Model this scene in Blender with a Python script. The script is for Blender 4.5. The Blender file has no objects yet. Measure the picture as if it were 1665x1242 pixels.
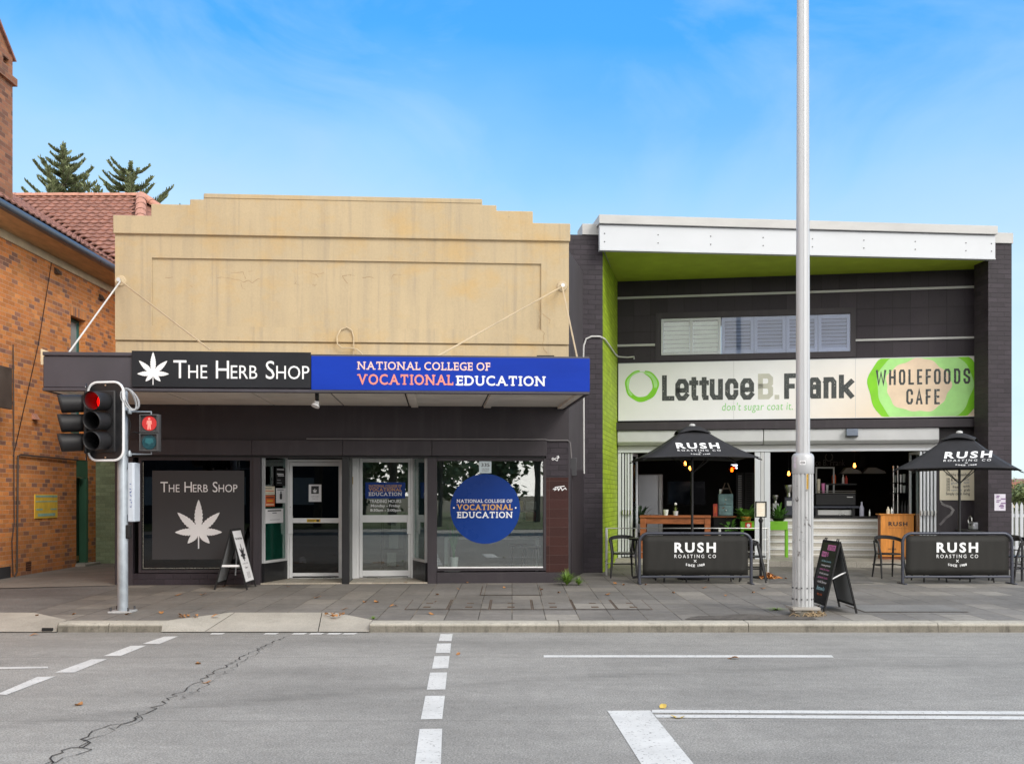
import bpy, bmesh, math, random
from mathutils import Matrix, Vector
R = math.radians
rnd = random.Random(11)
S = bpy.context.scene
COL = S.collection
# ---------------------------------------------------------------- camera, sky, sun, exposure
F, CX, HY, CZ = 1700.0, 832.5, 805.0, 1.56      # focal length, principal column, horizon row (photo pixels), eye height
cam = bpy.data.cameras.new('camera')
cam.sensor_width = 36.0
cam.lens = 36.0 * F / 1665.0
cam.shift_y = (HY - 621.0) / 1665.0
cam.clip_start, cam.clip_end = 0.1, 6000
camo = bpy.data.objects.new('camera', cam)
camo.location = (0, 0, CZ)
camo.rotation_euler = (R(90), 0, 0)
COL.objects.link(camo)
S.camera = camo
SUN_EL, SUN_AZ = R(36), R(143)                    # azimuth measured clockwise from +Y: behind the camera, a little right
sun = bpy.data.lights.new('sun', 'SUN')
sun.energy, sun.angle, sun.color = 0.85, R(20), (1.0, 0.95, 0.88)
suno = bpy.data.objects.new('sun', sun)
suno.rotation_euler = (R(90) - SUN_EL, 0, R(180) - SUN_AZ)
d_to = Vector((math.sin(SUN_AZ) * math.cos(SUN_EL), math.cos(SUN_AZ) * math.cos(SUN_EL), math.sin(SUN_EL)))
suno.rotation_euler = d_to.to_track_quat('Z', 'Y').to_euler()
COL.objects.link(suno)
W = bpy.data.worlds.new("World")
S.world = W
W.use_nodes = True
nt = W.node_tree
bg = nt.nodes['Background']
bg.inputs[1].default_value = 0.15
sky = nt.nodes.new('ShaderNodeTexSky')
sky.sky_type = 'NISHITA'
sky.sun_disc = False
sky.sun_elevation, sky.sun_rotation = SUN_EL, SUN_AZ
sky.air_density, sky.dust_density, sky.ozone_density = 1.0, 0.6, 1.6
def N(t, kind, **kw):
    n = t.nodes.new(kind)
    for k, v in kw.items(): setattr(n, k, v)
    return n
def lk(t, a, b): t.links.new(a, b)
def math_(t, op, a, b=None, c=None, clamp=False):
    n = N(t, 'ShaderNodeMath', operation=op); n.use_clamp = clamp
    for i, v in enumerate((a, b, c)):
        if v is None: continue
        if isinstance(v, (int, float)): n.inputs[i].default_value = v
        else: lk(t, v, n.inputs[i])
    return n.outputs[0]
def ramp(t, fac, stops, interp='LINEAR'):
    n = N(t, 'ShaderNodeValToRGB'); cr = n.color_ramp; cr.interpolation = interp
    while len(cr.elements) < len(stops): cr.elements.new(0.5)
    for e, (p, c) in zip(cr.elements, stops):
        e.position = p; e.color = tuple(c[:3]) + (1,) if not isinstance(c, (int, float)) else (c, c, c, 1)
    lk(t, fac, n.inputs[0]); return n.outputs[0]
def mixc(t, fac, a, b, blend='MIX'):
    n = N(t, 'ShaderNodeMix', data_type='RGBA', blend_type=blend)
    for i, v in ((0, fac), (6, a), (7, b)):
        if isinstance(v, (int, float)): n.inputs[i].default_value = v
        elif isinstance(v, (tuple, list)): n.inputs[i].default_value = tuple(v[:3]) + (1,)
        else: lk(t, v, n.inputs[i])
    return n.outputs[2]
def noise(t, vec, scale, detail=3, rough=.55, dist=0.0, dim='3D'):
    n = N(t, 'ShaderNodeTexNoise', noise_dimensions=dim)
    n.inputs['Scale'].default_value = scale; n.inputs['Detail'].default_value = detail
    n.inputs['Roughness'].default_value = rough; n.inputs['Distortion'].default_value = dist
    if vec is not None: lk(t, vec, n.inputs['Vector'])
    return n.outputs['Fac']
def mapv(t, vec, scale=(1, 1, 1), loc=(0, 0, 0), rot=(0, 0, 0)):
    n = N(t, 'ShaderNodeMapping'); n.inputs['Scale'].default_value = scale
    n.inputs['Location'].default_value = loc; n.inputs['Rotation'].default_value = rot
    lk(t, vec, n.inputs['Vector']); return n.outputs[0]
# thin wispy cloud over the sky: real sky content, driven by direction only
tc = N(nt, 'ShaderNodeTexCoord')
sep = N(nt, 'ShaderNodeSeparateXYZ'); lk(nt, tc.outputs['Generated'], sep.inputs[0])
el = sep.outputs[2]
wob = math_(nt, 'MULTIPLY', math_(nt, 'SUBTRACT', noise(nt, mapv(nt, tc.outputs['Generated'], (1.6, 1.0, 2.6), (3.1, .4, 1.7), (0, R(24), 0)), 1.5, 5, .5, .4), .5), .16)
grad = ramp(nt, math_(nt, 'ADD', el, wob), [(.0, (2.3, 2.9, 3.3)), (.20, (2.1, 2.78, 3.25)), (.30, (.95, 2.08, 3.3)), (.40, (.02, 1.30, 3.45)), (.62, (.02, .95, 2.9))])
skyc = mixc(nt, .80, sky.outputs[0], grad)
cl = noise(nt, mapv(nt, tc.outputs['Generated'], (2.4, 1.0, 4.2), (1.3, .9, 2.2), (0, R(32), 0)), 1.9, 8, .56, .9)
skyc = mixc(nt, math_(nt, 'MULTIPLY', ramp(nt, cl, [(.44, 0.0), (.74, 1.0)]), .50), skyc, (1.7, 2.5, 3.2))
skyc = mixc(nt, 1.0, skyc, (.83, .84, .84), 'MULTIPLY')
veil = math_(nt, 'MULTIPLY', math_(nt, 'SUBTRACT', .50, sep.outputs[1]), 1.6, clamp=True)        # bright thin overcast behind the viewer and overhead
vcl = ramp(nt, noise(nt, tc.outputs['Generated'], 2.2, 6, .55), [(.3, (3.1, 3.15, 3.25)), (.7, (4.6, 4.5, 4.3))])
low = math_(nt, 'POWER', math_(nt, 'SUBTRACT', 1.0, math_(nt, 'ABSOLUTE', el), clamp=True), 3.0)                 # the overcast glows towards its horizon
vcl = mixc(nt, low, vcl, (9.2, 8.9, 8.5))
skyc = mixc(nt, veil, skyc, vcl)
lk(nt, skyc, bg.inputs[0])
vs = S.view_settings
vs.view_transform, vs.look, vs.exposure, vs.gamma = 'Standard', 'None', 1.25, 1.0
vs.use_curve_mapping = False
S.cycles.max_bounces = 8
S.cycles.use_denoising = True
S.cycles.sample_clamp_indirect = 6.0
# ---------------------------------------------------------------- frames: a vertical plane seen in the photo
def ray(px, py): return Vector(((px - CX) / F, 1.0, (HY - py) / F))
class Plane:
    """Vertical plane through (X0,Y0) with slope s = dY/dX. Local x along the wall, y away from the street, z up."""
    def __init__(s, X0, Y0, sl):
        s.M = Matrix.Translation((X0, Y0, 0)) @ Matrix.Rotation(math.atan(sl), 4, 'Z')
        s.I = s.M.inverted()
    def p(s, px, py, n=0.0):
        o = s.I @ Vector((0, 0, CZ)); d = s.I.to_3x3() @ ray(px, py)
        t = (-n - o.y) / d.y
        q = o + d * t
        return q
    def u(s, px, n=0.0): return s.p(px, HY, n).x
    def z(s, px, py, n=0.0): return s.p(px, py, n).z
    def world(s, x, y, z): return s.M @ Vector((x, y, z))
def gp(px, py, z): # ground point
    Y = F * (CZ - z) / (py - HY)
    return Vector(((px - CX) / F * Y, Y, z))
def X_at(px, Y): return (px - CX) / F * Y
def Z_at(py, Y): return CZ + (HY - py) / F * Y
def gz(Y): return -0.055 + max(0.0, min(1.0, (Y - 13.2) / 5.0)) * 0.055
FA = Plane(-3.06, 18.4, 0.0714)       # beige shop front
FB = Plane(1.83, 21.1, 0.10)          # cafe pillars and fascia
FC = Plane(2.44, 24.2, -0.172)        # cafe set-back wall
FD = Plane(0, 0, 0)                   # world axes
def FY(X, Y, deg=0.0): return Plane(X, Y, math.tan(R(deg)))
# ---------------------------------------------------------------- mesh builder
class MB:
    def __init__(s, fr=None):
        s.v = []; s.l = []; s.f = []; s.M = fr.M if isinstance(fr, Plane) else (fr or Matrix())
    def add(s, p):
        p = Vector(p); s.l.append(p); s.v.append(s.M @ p); return len(s.v) - 1
    def q(s, *pts): s.f.append([s.add(p) for p in pts]); return s
    def raw(s, pts, faces):
        b = len(s.v)
        for p in pts: s.add(p)
        s.f += [[b + i for i in f] for f in faces]; return s
    def box(s, x0, x1, y0, y1, z0, z1):
        return s.raw([(x0, y0, z0), (x1, y0, z0), (x1, y1, z0), (x0, y1, z0), (x0, y0, z1), (x1, y0, z1), (x1, y1, z1), (x0, y1, z1)],
                     [(0, 3, 2, 1), (4, 5, 6, 7), (0, 1, 5, 4), (1, 2, 6, 5), (2, 3, 7, 6), (3, 0, 4, 7)])
    def prism(s, poly, y0, y1):
        n = len(poly)
        pts = [(x, y0, z) for x, z in poly] + [(x, y1, z) for x, z in poly]
        return s.raw(pts, [list(range(n)), list(range(2 * n - 1, n - 1, -1))] + [(i, i + n, (i + 1) % n + n, (i + 1) % n) for i in range(n)])
    def prismz(s, poly, z0, z1):
        n = len(poly)
        pts = [(x, y, z0) for x, y in poly] + [(x, y, z1) for x, y in poly]
        return s.raw(pts, [list(range(n - 1, -1, -1)), list(range(n, 2 * n))] + [(i, (i + 1) % n, (i + 1) % n + n, i + n) for i in range(n)])
    def prismx(s, poly, x0, x1):
        n = len(poly)
        pts = [(x0, y, z) for y, z in poly] + [(x1, y, z) for y, z in poly]
        return s.raw(pts, [list(range(n - 1, -1, -1)), list(range(n, 2 * n))] + [(i, (i + 1) % n, (i + 1) % n + n, i + n) for i in range(n)])
    def frame(s, x0, x1, z0, z1, w, y0, y1, wb=None, wt=None):  # rectangular ring: two stiles with rails between
        wb = w if wb is None else wb; wt = w if wt is None else wt
        s.box(x0, x0 + w, y0, y1, z0, z1); s.box(x1 - w, x1, y0, y1, z0, z1)
        s.box(x0 + w, x1 - w, y0, y1, z0, z0 + wb); s.box(x0 + w, x1 - w, y0, y1, z1 - wt, z1); return s
    def tube(s, pts, r, seg=8, closed=False, cap=True):
        P = [Vector(p) for p in pts]; n = len(P); rr = r if isinstance(r, (list, tuple)) else [r] * n
        b = len(s.v); up = None
        for i in range(n):
            if closed: t = P[(i + 1) % n] - P[i - 1]
            else: t = P[min(i + 1, n - 1)] - P[max(i - 1, 0)]
            t.normalize()
            if up is None: up = Vector((0, 0, 1)) if abs(t.z) < .9 else Vector((0, 1, 0))
            a = (up - t * up.dot(t))
            if a.length < 1e-5: a = Vector((1, 0, 0)) - t * t.x
            a.normalize(); up = a; c = t.cross(a)
            for k in range(seg):
                an = 2 * math.pi * k / seg
                s.add(P[i] + (a * math.cos(an) + c * math.sin(an)) * rr[i])
        for i in range(n if closed else n - 1):
            j = (i + 1) % n
            for k in range(seg):
                s.f.append([b + i * seg + k, b + i * seg + (k + 1) % seg, b + j * seg + (k + 1) % seg, b + j * seg + k])
        if cap and not closed:
            s.f.append([b + k for k in range(seg)][::-1]); s.f.append([b + (n - 1) * seg + k for k in range(seg)])
        return s
    def cyl(s, p0, p1, r0, r1=None, seg=12): return s.tube([p0, p1], [r0, r0 if r1 is None else r1], seg)
    def lathe(s, prof, c=(0, 0, 0), seg=16):
        b = len(s.v)
        for r, z in prof:
            for k in range(seg):
                a = 2 * math.pi * k / seg
                s.add((c[0] + r * math.cos(a), c[1] + r * math.sin(a), c[2] + z))
        n = len(prof)
        for i in range(n - 1):
            for k in range(seg):
                s.f.append([b + i * seg + k, b + i * seg + (k + 1) % seg, b + (i + 1) * seg + (k + 1) % seg, b + (i + 1) * seg + k])
        s.f.append([b + k for k in range(seg)][::-1]); s.f.append([b + (n - 1) * seg + k for k in range(seg)])
        return s
    def ball(s, c, r, seg=10, sx=1, sz=1):
        return s.lathe([(max(.001, r * sx * math.sin(math.pi * i / 8)), -r * sz * math.cos(math.pi * i / 8)) for i in range(9)], c, seg)
    def stroke(s, pts, w, y0, y1):  # flat mitred band in the xz plane, with thickness
        P = [Vector((p[0], p[1])) for p in pts]; n = len(P); L = []; Q = []
        for i in range(n):
            d0 = (P[i] - P[i - 1]).normalized() if i else None
            d1 = (P[i + 1] - P[i]).normalized() if i < n - 1 else None
            d0 = d0 or d1; d1 = d1 or d0
            t = d0 + d1
            t = d1 if t.length < 1e-4 else t.normalized()
            nn = Vector((-t.y, t.x)); m = min(1 / max(.35, abs(nn.dot(Vector((-d1.y, d1.x))))), 2.2)
            L.append(P[i] + nn * w / 2 * m); Q.append(P[i] - nn * w / 2 * m)
        pts3 = [(p.x, y0, p.y) for p in L] + [(p.x, y0, p.y) for p in Q] + [(p.x, y1, p.y) for p in L] + [(p.x, y1, p.y) for p in Q]
        fs = []
        for i in range(n - 1):
            fs += [(i, i + 1, n + i + 1, n + i), (2 * n + i, 3 * n + i, 3 * n + i + 1, 2 * n + i + 1),
                   (i, 2 * n + i, 2 * n + i + 1, i + 1), (n + i, n + i + 1, 3 * n + i + 1, 3 * n + i)]
        fs += [(0, n, 3 * n, 2 * n), (n - 1, 3 * n - 1, 4 * n - 1, 2 * n - 1)]
        return s.raw(pts3, fs)
def tagit(o, label=None, cat=None, group=None, kind=None):
    if label: o['label'] = label
    if cat: o['category'] = cat
    if group: o['group'] = group
    if kind: o['kind'] = kind
    return o
def thing(name, label, cat, loc, rz=0.0, group=None):
    o = bpy.data.objects.new(name, None); o.empty_display_size = .1
    o.location = loc; o.rotation_euler = (0, 0, rz); COL.objects.link(o)
    return tagit(o, label, cat, group)
def mw(o):
    m = Matrix.Translation(o.location) @ o.rotation_euler.to_matrix().to_4x4()
    return mw(o.parent) @ m if o.parent else m
def ob(name, m, mat, parent=None, label=None, cat=None, group=None, kind=None, bev=0.0, seg=2, smooth=True, recalc=True, weld=False):
    if parent is None:
        xs = [p.x for p in m.v]; ys = [p.y for p in m.v]; zs = [p.z for p in m.v]
        org = Vector(((min(xs) + max(xs)) / 2, (min(ys) + max(ys)) / 2, min(zs)))
        inv = Matrix.Translation(-org)
    else:
        inv = mw(parent).inverted(); org = Vector((0, 0, 0))
    me = bpy.data.meshes.new(name)
    me.from_pydata([inv @ p for p in m.v], [], m.f)
    uv = me.uv_layers.new(name='UVMap')
    for poly, face in zip(me.polygons, m.f):
        a = m.l[face[0]]; nn = Vector((0, 0, 0))
        for i in range(1, len(face) - 1): nn += (m.l[face[i]] - a).cross(m.l[face[i + 1]] - a)
        ax = max(range(3), key=lambda k: abs(nn[k]))
        for li, vi in zip(poly.loop_indices, face):
            p = m.l[vi]
            uv.data[li].uv = (p.y, p.z) if ax == 0 else ((p.x, p.z) if ax == 1 else (p.x, p.y))
    if recalc or weld:
        bm = bmesh.new(); bm.from_mesh(me)
        if weld: bmesh.ops.remove_doubles(bm, verts=bm.verts, dist=1e-4)
        bmesh.ops.recalc_face_normals(bm, faces=bm.faces); bm.to_mesh(me); bm.free()
    if smooth:
        me.polygons.foreach_set('use_smooth', [True] * len(me.polygons)); me.set_sharp_from_angle(angle=R(38))
    me.materials.append(mat)
    o = bpy.data.objects.new(name, me); o.location = org; COL.objects.link(o)
    if parent is not None: o.parent = parent
    if bev:
        b = o.modifiers.new('bevel', 'BEVEL'); b.width = bev; b.segments = seg; b.limit_method = 'ANGLE'; b.angle_limit = R(40)
    return tagit(o, label, cat, group, kind)
def kids(o): return [c for c in bpy.data.objects if c.parent == o]
def copy_tree(o, parent=None):
    c = o.copy(); COL.objects.link(c)
    if parent is not None: c.parent = parent
    for ch in kids(o): copy_tree(ch, c)
    return c
# ---------------------------------------------------------------- lettering
_G = {}
def glyphs(body, off=0.0, shear=0.0, space=1.0, res=3):
    key = (body, off, shear, space, res)
    if key not in _G:
        cu = bpy.data.curves.new('t', 'FONT'); cu.body = body; cu.offset = off; cu.shear = shear; cu.space_character = space; cu.resolution_u = res
        o = bpy.data.objects.new('t', cu); COL.objects.link(o)
        me = bpy.data.meshes.new_from_object(o.evaluated_get(bpy.context.evaluated_depsgraph_get()))
        V = [(v.co.x, v.co.y) for v in me.vertices]; Fs = [list(p.vertices) for p in me.polygons]
        bpy.data.objects.remove(o); bpy.data.curves.remove(cu); bpy.data.meshes.remove(me)
        _G[key] = (V, Fs)
    return _G[key]
def put(m, V, Fs, x0, x1, z0, z1, y, box=None):
    bx = box or (min(v[0] for v in V), max(v[0] for v in V), min(v[1] for v in V), max(v[1] for v in V))
    sx = (x1 - x0) / max(1e-6, bx[1] - bx[0]); sz = (z1 - z0) / max(1e-6, bx[3] - bx[2])
    m.raw([(x0 + (a - bx[0]) * sx, y, z0 + (b - bx[2]) * sz) for a, b in V], Fs)
def text(m, body, x0, x1, z0, z1, y, **k):
    V, Fs = glyphs(body, **k); put(m, V, Fs, x0, x1, z0, z1, y)
def smallcaps(m, runs, x0, x1, z0, z1, y, sp=.075, **k):
    V, Fs, x = [], [], 0.0
    for body, sc in runs:
        if body == ' ': x += .30; continue
        v, f = glyphs(body, **k); mx = min(a for a, _ in v); wd = max(a for a, _ in v) - mx; b = len(V)
        V += [(x + (a - mx) * sc, c * sc) for a, c in v]; Fs += [[i + b for i in q] for q in f]; x += wd * sc + sp
    put(m, V, Fs, x0, x1, z0, z1, y)
_SER = {'N': 'TL BL TR', 'A': 'BL BR', 'T': 'BC TD', 'I': 'TC BC', 'O': '', 'L': 'TL BL BT', 'C': '', 'E': 'TL BL TT BT', 'G': '', 'F': 'TL BL TT', 'V': 'TL TR', 'D': 'TL BL', 'U': 'TL TR'}
def slab(m, body, x0, x1, z0, z1, y, off=.012, sp=.10):
    """Slab-serif capitals: plain capitals with bracket bars at the ends of their stems."""
    V, Fs, x = [], [], 0.0; V2, F2 = [], []
    def bar(a, b, c, d):
        i = len(V2); V2.extend([(a, c), (b, c), (b, d), (a, d)]); F2.append([i, i + 1, i + 2, i + 3])
    t = .085
    for ch in body:
        if ch == ' ': x += .26; continue
        v, f = glyphs(ch, off=off); mx = min(a for a, _ in v); wd = max(a for a, _ in v) - mx; b = len(V)
        ser = _SER.get(ch, '').split()
        if 'TL' in ser or 'BL' in ser or 'BC' in ser: x += .05
        V += [(x + a - mx, c) for a, c in v]; Fs += [[i + b for i in q] for q in f]
        H = .682; st = .09
        for sname in ser:
            if sname == 'TL': bar(x - .09, x + st + .09, H - t, H)
            if sname == 'BL': bar(x - .09, x + st + .09, 0, t)
            if sname == 'TR': bar(x + wd - st - .09, x + wd + .09, H - t, H)
            if sname == 'BR': bar(x + wd - st - .09, x + wd + .09, 0, t)
            if sname == 'BC': bar(x + wd / 2 - .15, x + wd / 2 + .15, 0, t)
            if sname == 'TC': bar(x + wd / 2 - .15, x + wd / 2 + .15, H - t, H)
            if sname == 'TT': bar(x + wd - .07, x + wd, H - .2, H)
            if sname == 'BT': bar(x + wd - .07, x + wd, 0, .2)
            if sname == 'TD': bar(x, x + .07, H - .2, H); bar(x + wd - .07, x + wd, H - .2, H)
        x += wd + sp + (.05 if ('TR' in ser or 'BC' in ser) else 0)
    a = min(p[0] for p in V); c = max(p[0] for p in V); bx = (a, c, min(p[1] for p in V), max(p[1] for p in V))
    put(m, V, Fs, x0, x1, z0, z1, y, bx); put(m, V2, F2, x0, x1, z0, z1, y + .0015, bx)
_ST = {  # heavy block letters as strokes in a unit box
 'L': [[(0, 1), (0, 0), (1, 0)]], 'e': [[(0, .46), (1, .46), (1, .8), (.75, 1), (.25, 1), (0, .8), (0, .2), (.25, 0), (.75, 0), (1, .16)]],
 't': [[(.42, 1.2), (.42, .15), (.6, 0), (.9, 0)], [(-.15, .98), (.95, .98)]], 'u': [[(0, 1), (0, .2), (.25, 0), (1, 0)], [(1, 1), (1, 0)]],
 'c': [[(1, .68), (1, .8), (.75, 1), (.25, 1), (0, .8), (0, .2), (.25, 0), (.75, 0), (1, .2), (1, .32)]],
 'B': [[(0, 0), (0, 1), (.75, 1), (1, .88), (1, .64), (.75, .52), (0, .52)], [(.75, .52), (1, .4), (1, .12), (.75, 0), (0, 0)]],
 'F': [[(0, 0), (0, 1), (1, 1)], [(0, .5), (.85, .5)]], 'r': [[(0, 0), (0, 1)], [(0, .8), (.35, 1), (1, 1)]],
 'a': [[(0, .74), (0, .84), (.25, 1), (.75, 1), (1, .84), (1, 0)], [(1, .56), (.25, .56), (0, .44), (0, .12), (.25, 0), (1, 0)]],
 'n': [[(0, 0), (0, 1)], [(0, .85), (.3, 1), (.75, 1), (1, .84), (1, 0)]], 'k': [[(0, 0), (0, 1.42)], [(1, 1.05), (.12, .42)], [(.3, .62), (1, 0)]],
 'W': [[(0, 1), (.22, 0), (.5, .85), (.78, 0), (1, 1)]], 'H': [[(0, 0), (0, 1)], [(1, 0), (1, 1)], [(0, .5), (1, .5)]],
 'O': [[(0, .5), (0, .85), (.25, 1), (.75, 1), (1, .85), (1, .15), (.75, 0), (.25, 0), (0, .15), (0, .5)]],
 'E': [[(1, 1), (0, 1), (0, 0), (1, 0)], [(0, .5), (.85, .5)]], 'D': [[(0, 0), (0, 1), (.7, 1), (1, .85), (1, .15), (.7, 0), (0, 0)]],
 'S': [[(1, .75), (1, .87), (.75, 1), (.25, 1), (0, .87), (0, .63), (1, .37), (1, .13), (.75, 0), (.25, 0), (0, .13), (0, .25)]],
 'C': [[(1, .72), (1, .85), (.75, 1), (.25, 1), (0, .85), (0, .15), (.25, 0), (.75, 0), (1, .15), (1, .28)]],
 'A': [[(0, 0), (.5, 1), (1, 0)], [(.18, .3), (.82, .3)]], '.': [[(.4, 0), (.6, 0)]]}
def block(m, ch, x0, x1, z0, z1, w, y, yt=.004):
    for i, st in enumerate(_ST[ch]):
        a, b, c, d = x0 + w / 2, x1 - w / 2, z0 + w / 2, z1 - w / 2
        P = [Vector((a + p[0] * (b - a), c + p[1] * (d - c))) for p in st]
        if st[0] != st[-1]:
            P[0] += (P[0] - P[1]).normalized() * w * .49; P[-1] += (P[-1] - P[-2]).normalized() * w * .49
        m.stroke(P, w, y - i * .0012, y + yt)
def leaf_emblem(m, cx, cz, r, y, th=.003):
    """Seven-fingered leaf with saw-toothed blades on a stem; r = length of the top blade."""
    for i, (an, ln) in enumerate(((90, 1), (43, .88), (137, .88), (-1, .72), (181, .72), (-47, .49), (227, .49))):
        a = R(an); u = Vector((math.cos(a), math.sin(a))); v = Vector((-u.y, u.x)); pl, pr = [], []
        K = 9
        for k in range(K + 1):
            t = k / K; wd = .135 * ln ** .35 * math.sin(math.pi * t ** .85) ** 0.9 if 0 < t < 1 else 0
            pl.append((t, wd)); 
            if 0 < k < K: pl.append((t + .03, wd * .82))
        P = [u * (t * ln * r) + v * (w_ * r) for t, w_ in pl] + [u * (t * ln * r) - v * (w_ * r) for t, w_ in pl[-2:0:-1]]
        m.prism([(cx + p.x, cz + p.y) for p in P], y - .0006 * i, y + th)
    m.box(cx - r * .018, cx + r * .018, y - .005, y + th, cz - r * .52, cz)
# ---------------------------------------------------------------- materials
def lin(c): return tuple(((v / 255) / 12.92 if v / 255 <= .04045 else ((v / 255 + .055) / 1.055) ** 2.4) for v in c)
_M = {}
def base(name):
    m = bpy.data.materials.new(name); m.use_nodes = True
    return m, m.node_tree, m.node_tree.nodes['Principled BSDF']
def pos(t): return N(t, 'ShaderNodeNewGeometry').outputs['Position']
def uvn(t): return N(t, 'ShaderNodeUVMap').outputs[0]
def bump(t, b, h, strength=.3, dist=.01):
    n = N(t, 'ShaderNodeBump'); n.inputs['Strength'].default_value = strength; n.inputs['Distance'].default_value = dist
    lk(t, h, n.inputs['Height']); lk(t, n.outputs[0], b.inputs['Normal'])
def paint(name, col, rough=.55, metal=0.0, var=.12, sc=2.0, st=(1, 1, 1), bp=0.0, bsc=60, spec=.4, wear=None, wsc=30, wth=.68):
    """Plain surface with uneven tone; wear=(colour) adds small chips or specks of another colour."""
    if name in _M: return _M[name]
    m, t, b = base(name); c = lin(col) if max(col) > 1 else col
    p = pos(t)
    n1 = noise(t, mapv(t, p, st), sc, 5, .6)
    f = ramp(t, n1, [(.3, 1 - var), (.7, 1 + var)])
    cc = mixc(t, 1.0, tuple(c), f, 'MULTIPLY')
    if wear:
        w = ramp(t, noise(t, p, wsc, 4, .65), [(wth, 0), (wth + .05, 1)])
        cc = mixc(t, w, cc, lin(wear))
    lk(t, cc, b.inputs['Base Color'])
    b.inputs['Roughness'].default_value = rough; b.inputs['Metallic'].default_value = metal
    b.inputs['Specular IOR Level'].default_value = spec
    if bp: bump(t, b, noise(t, p, bsc, 3), bp, .01)
    else:
        r = ramp(t, n1, [(.3, max(0, rough - .08)), (.7, min(1, rough + .08))]); lk(t, r, b.inputs['Roughness'])
    _M[name] = m; return m
def emit(name, col, strength):
    m, t, b = base(name); c = lin(col)
    b.inputs['Base Color'].default_value = (0.02, 0.02, 0.02, 1); b.inputs['Emission Color'].default_value = c + (1,)
    b.inputs['Emission Strength'].default_value = strength; return m
def glass(name, tint=(.9, .95, .95), f0=.06, rough=0.0):
    m = bpy.data.materials.new(name); m.use_nodes = True; t = m.node_tree; t.nodes.clear()
    o = N(t, 'ShaderNodeOutputMaterial'); mx = N(t, 'ShaderNodeMixShader'); tr = N(t, 'ShaderNodeBsdfTransparent'); g = N(t, 'ShaderNodeBsdfGlossy')
    tr.inputs[0].default_value = tint + (1,); g.inputs['Roughness'].default_value = rough
    lw = N(t, 'ShaderNodeLayerWeight'); lw.inputs[0].default_value = .5
    f = math_(t, 'ADD', math_(t, 'MULTIPLY', math_(t, 'POWER', lw.outputs['Facing'], 4.0), .8), f0, clamp=True)
    lk(t, f, mx.inputs[0]); lk(t, tr.outputs[0], mx.inputs[1]); lk(t, g.outputs[0], mx.inputs[2]); lk(t, mx.outputs[0], o.inputs[0])
    return m
def brick(name, w, h, mort, cols, mcol, rough=.8, stagger=.5, bp=.5, stain=None, soft=.004, var=.15, mnoise=.3, spec=.25, grime=None):
    """Coursed units drawn from the wall's own metre coordinates: each unit its own tone, recessed joints."""
    m, t, b = base(name)
    s = N(t, 'ShaderNodeSeparateXYZ'); lk(t, uvn(t), s.inputs[0])
    V = math_(t, 'DIVIDE', s.outputs[1], h); row = math_(t, 'FLOOR', V)
    U = math_(t, 'ADD', math_(t, 'DIVIDE', s.outputs[0], w), math_(t, 'MULTIPLY', row, stagger)); cl_ = math_(t, 'FLOOR', U)
    cv = N(t, 'ShaderNodeCombineXYZ'); lk(t, cl_, cv.inputs[0]); lk(t, row, cv.inputs[1])
    wn = N(t, 'ShaderNodeTexWhiteNoise', noise_dimensions='2D'); lk(t, cv.outputs[0], wn.inputs['Vector'])
    c = ramp(t, wn.outputs['Value'], cols, 'CONSTANT')
    wn2 = N(t, 'ShaderNodeTexWhiteNoise', noise_dimensions='3D'); lk(t, mapv(t, cv.outputs[0], (1, 1, 1), (7.3, 3.1, 2.2)), wn2.inputs['Vector'])
    p = pos(t)
    c = mixc(t, 1.0, c, ramp(t, wn2.outputs['Value'], [(0, 1 - var), (1, 1 + var)]), 'MULTIPLY')
    c = mixc(t, 1.0, c, ramp(t, noise(t, p, 40, 4, .6), [(.3, .85), (.7, 1.15)]), 'MULTIPLY')
    fu = math_(t, 'FRACT', U); fv = math_(t, 'FRACT', V)
    du = math_(t, 'MULTIPLY', math_(t, 'MINIMUM', fu, math_(t, 'SUBTRACT', 1.0, fu)), w)
    dv = math_(t, 'MULTIPLY', math_(t, 'MINIMUM', fv, math_(t, 'SUBTRACT', 1.0, fv)), h)
    dd = math_(t, 'SUBTRACT', math_(t, 'MINIMUM', du, dv), math_(t, 'MULTIPLY', math_(t, 'SUBTRACT', noise(t, p, 25, 2), .5), mort * mnoise))
    k = ramp(t, math_(t, 'DIVIDE', math_(t, 'SUBTRACT', dd, mort / 2 - soft / 2), soft), [(0, 0), (1, 1)])
    c = mixc(t, k, mcol, c)
    if stain:
        for colr, scv, lo, hi, amt in stain:
            c = mixc(t, math_(t, 'MULTIPLY', ramp(t, noise(t, mapv(t, p, scv), 1.0, 5, .6), [(lo, 0), (hi, 1)]), amt), c, colr)
    if grime:                                       # damp, soiled band along the foot of the wall
        sp = N(t, 'ShaderNodeSeparateXYZ'); lk(t, p, sp.inputs[0])
        g = math_(t, 'SUBTRACT', 1.0, math_(t, 'DIVIDE', sp.outputs[2], grime[1]), clamp=True)
        g = math_(t, 'MULTIPLY', g, ramp(t, noise(t, p, 2.5, 4), [(.3, .4), (.7, 1)]))
        c = mixc(t, math_(t, 'MULTIPLY', g, grime[2]), c, grime[0])
    lk(t, c, b.inputs['Base Color']); b.inputs['Roughness'].default_value = rough; b.inputs['Specular IOR Level'].default_value = spec
    hgt = math_(t, 'ADD', k, math_(t, 'MULTIPLY', noise(t, p, 60, 3), .25))
    bump(t, b, hgt, bp, .006)
    return m
OR = [(0, (.72, .265, .08)), (.22, (.80, .32, .10)), (.45, (.76, .28, .085)), (.62, (.64, .24, .085)), (.78, (.44, .20, .12)), (.86, (.60, .25, .09)), (.92, (.33, .165, .115))]
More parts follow.
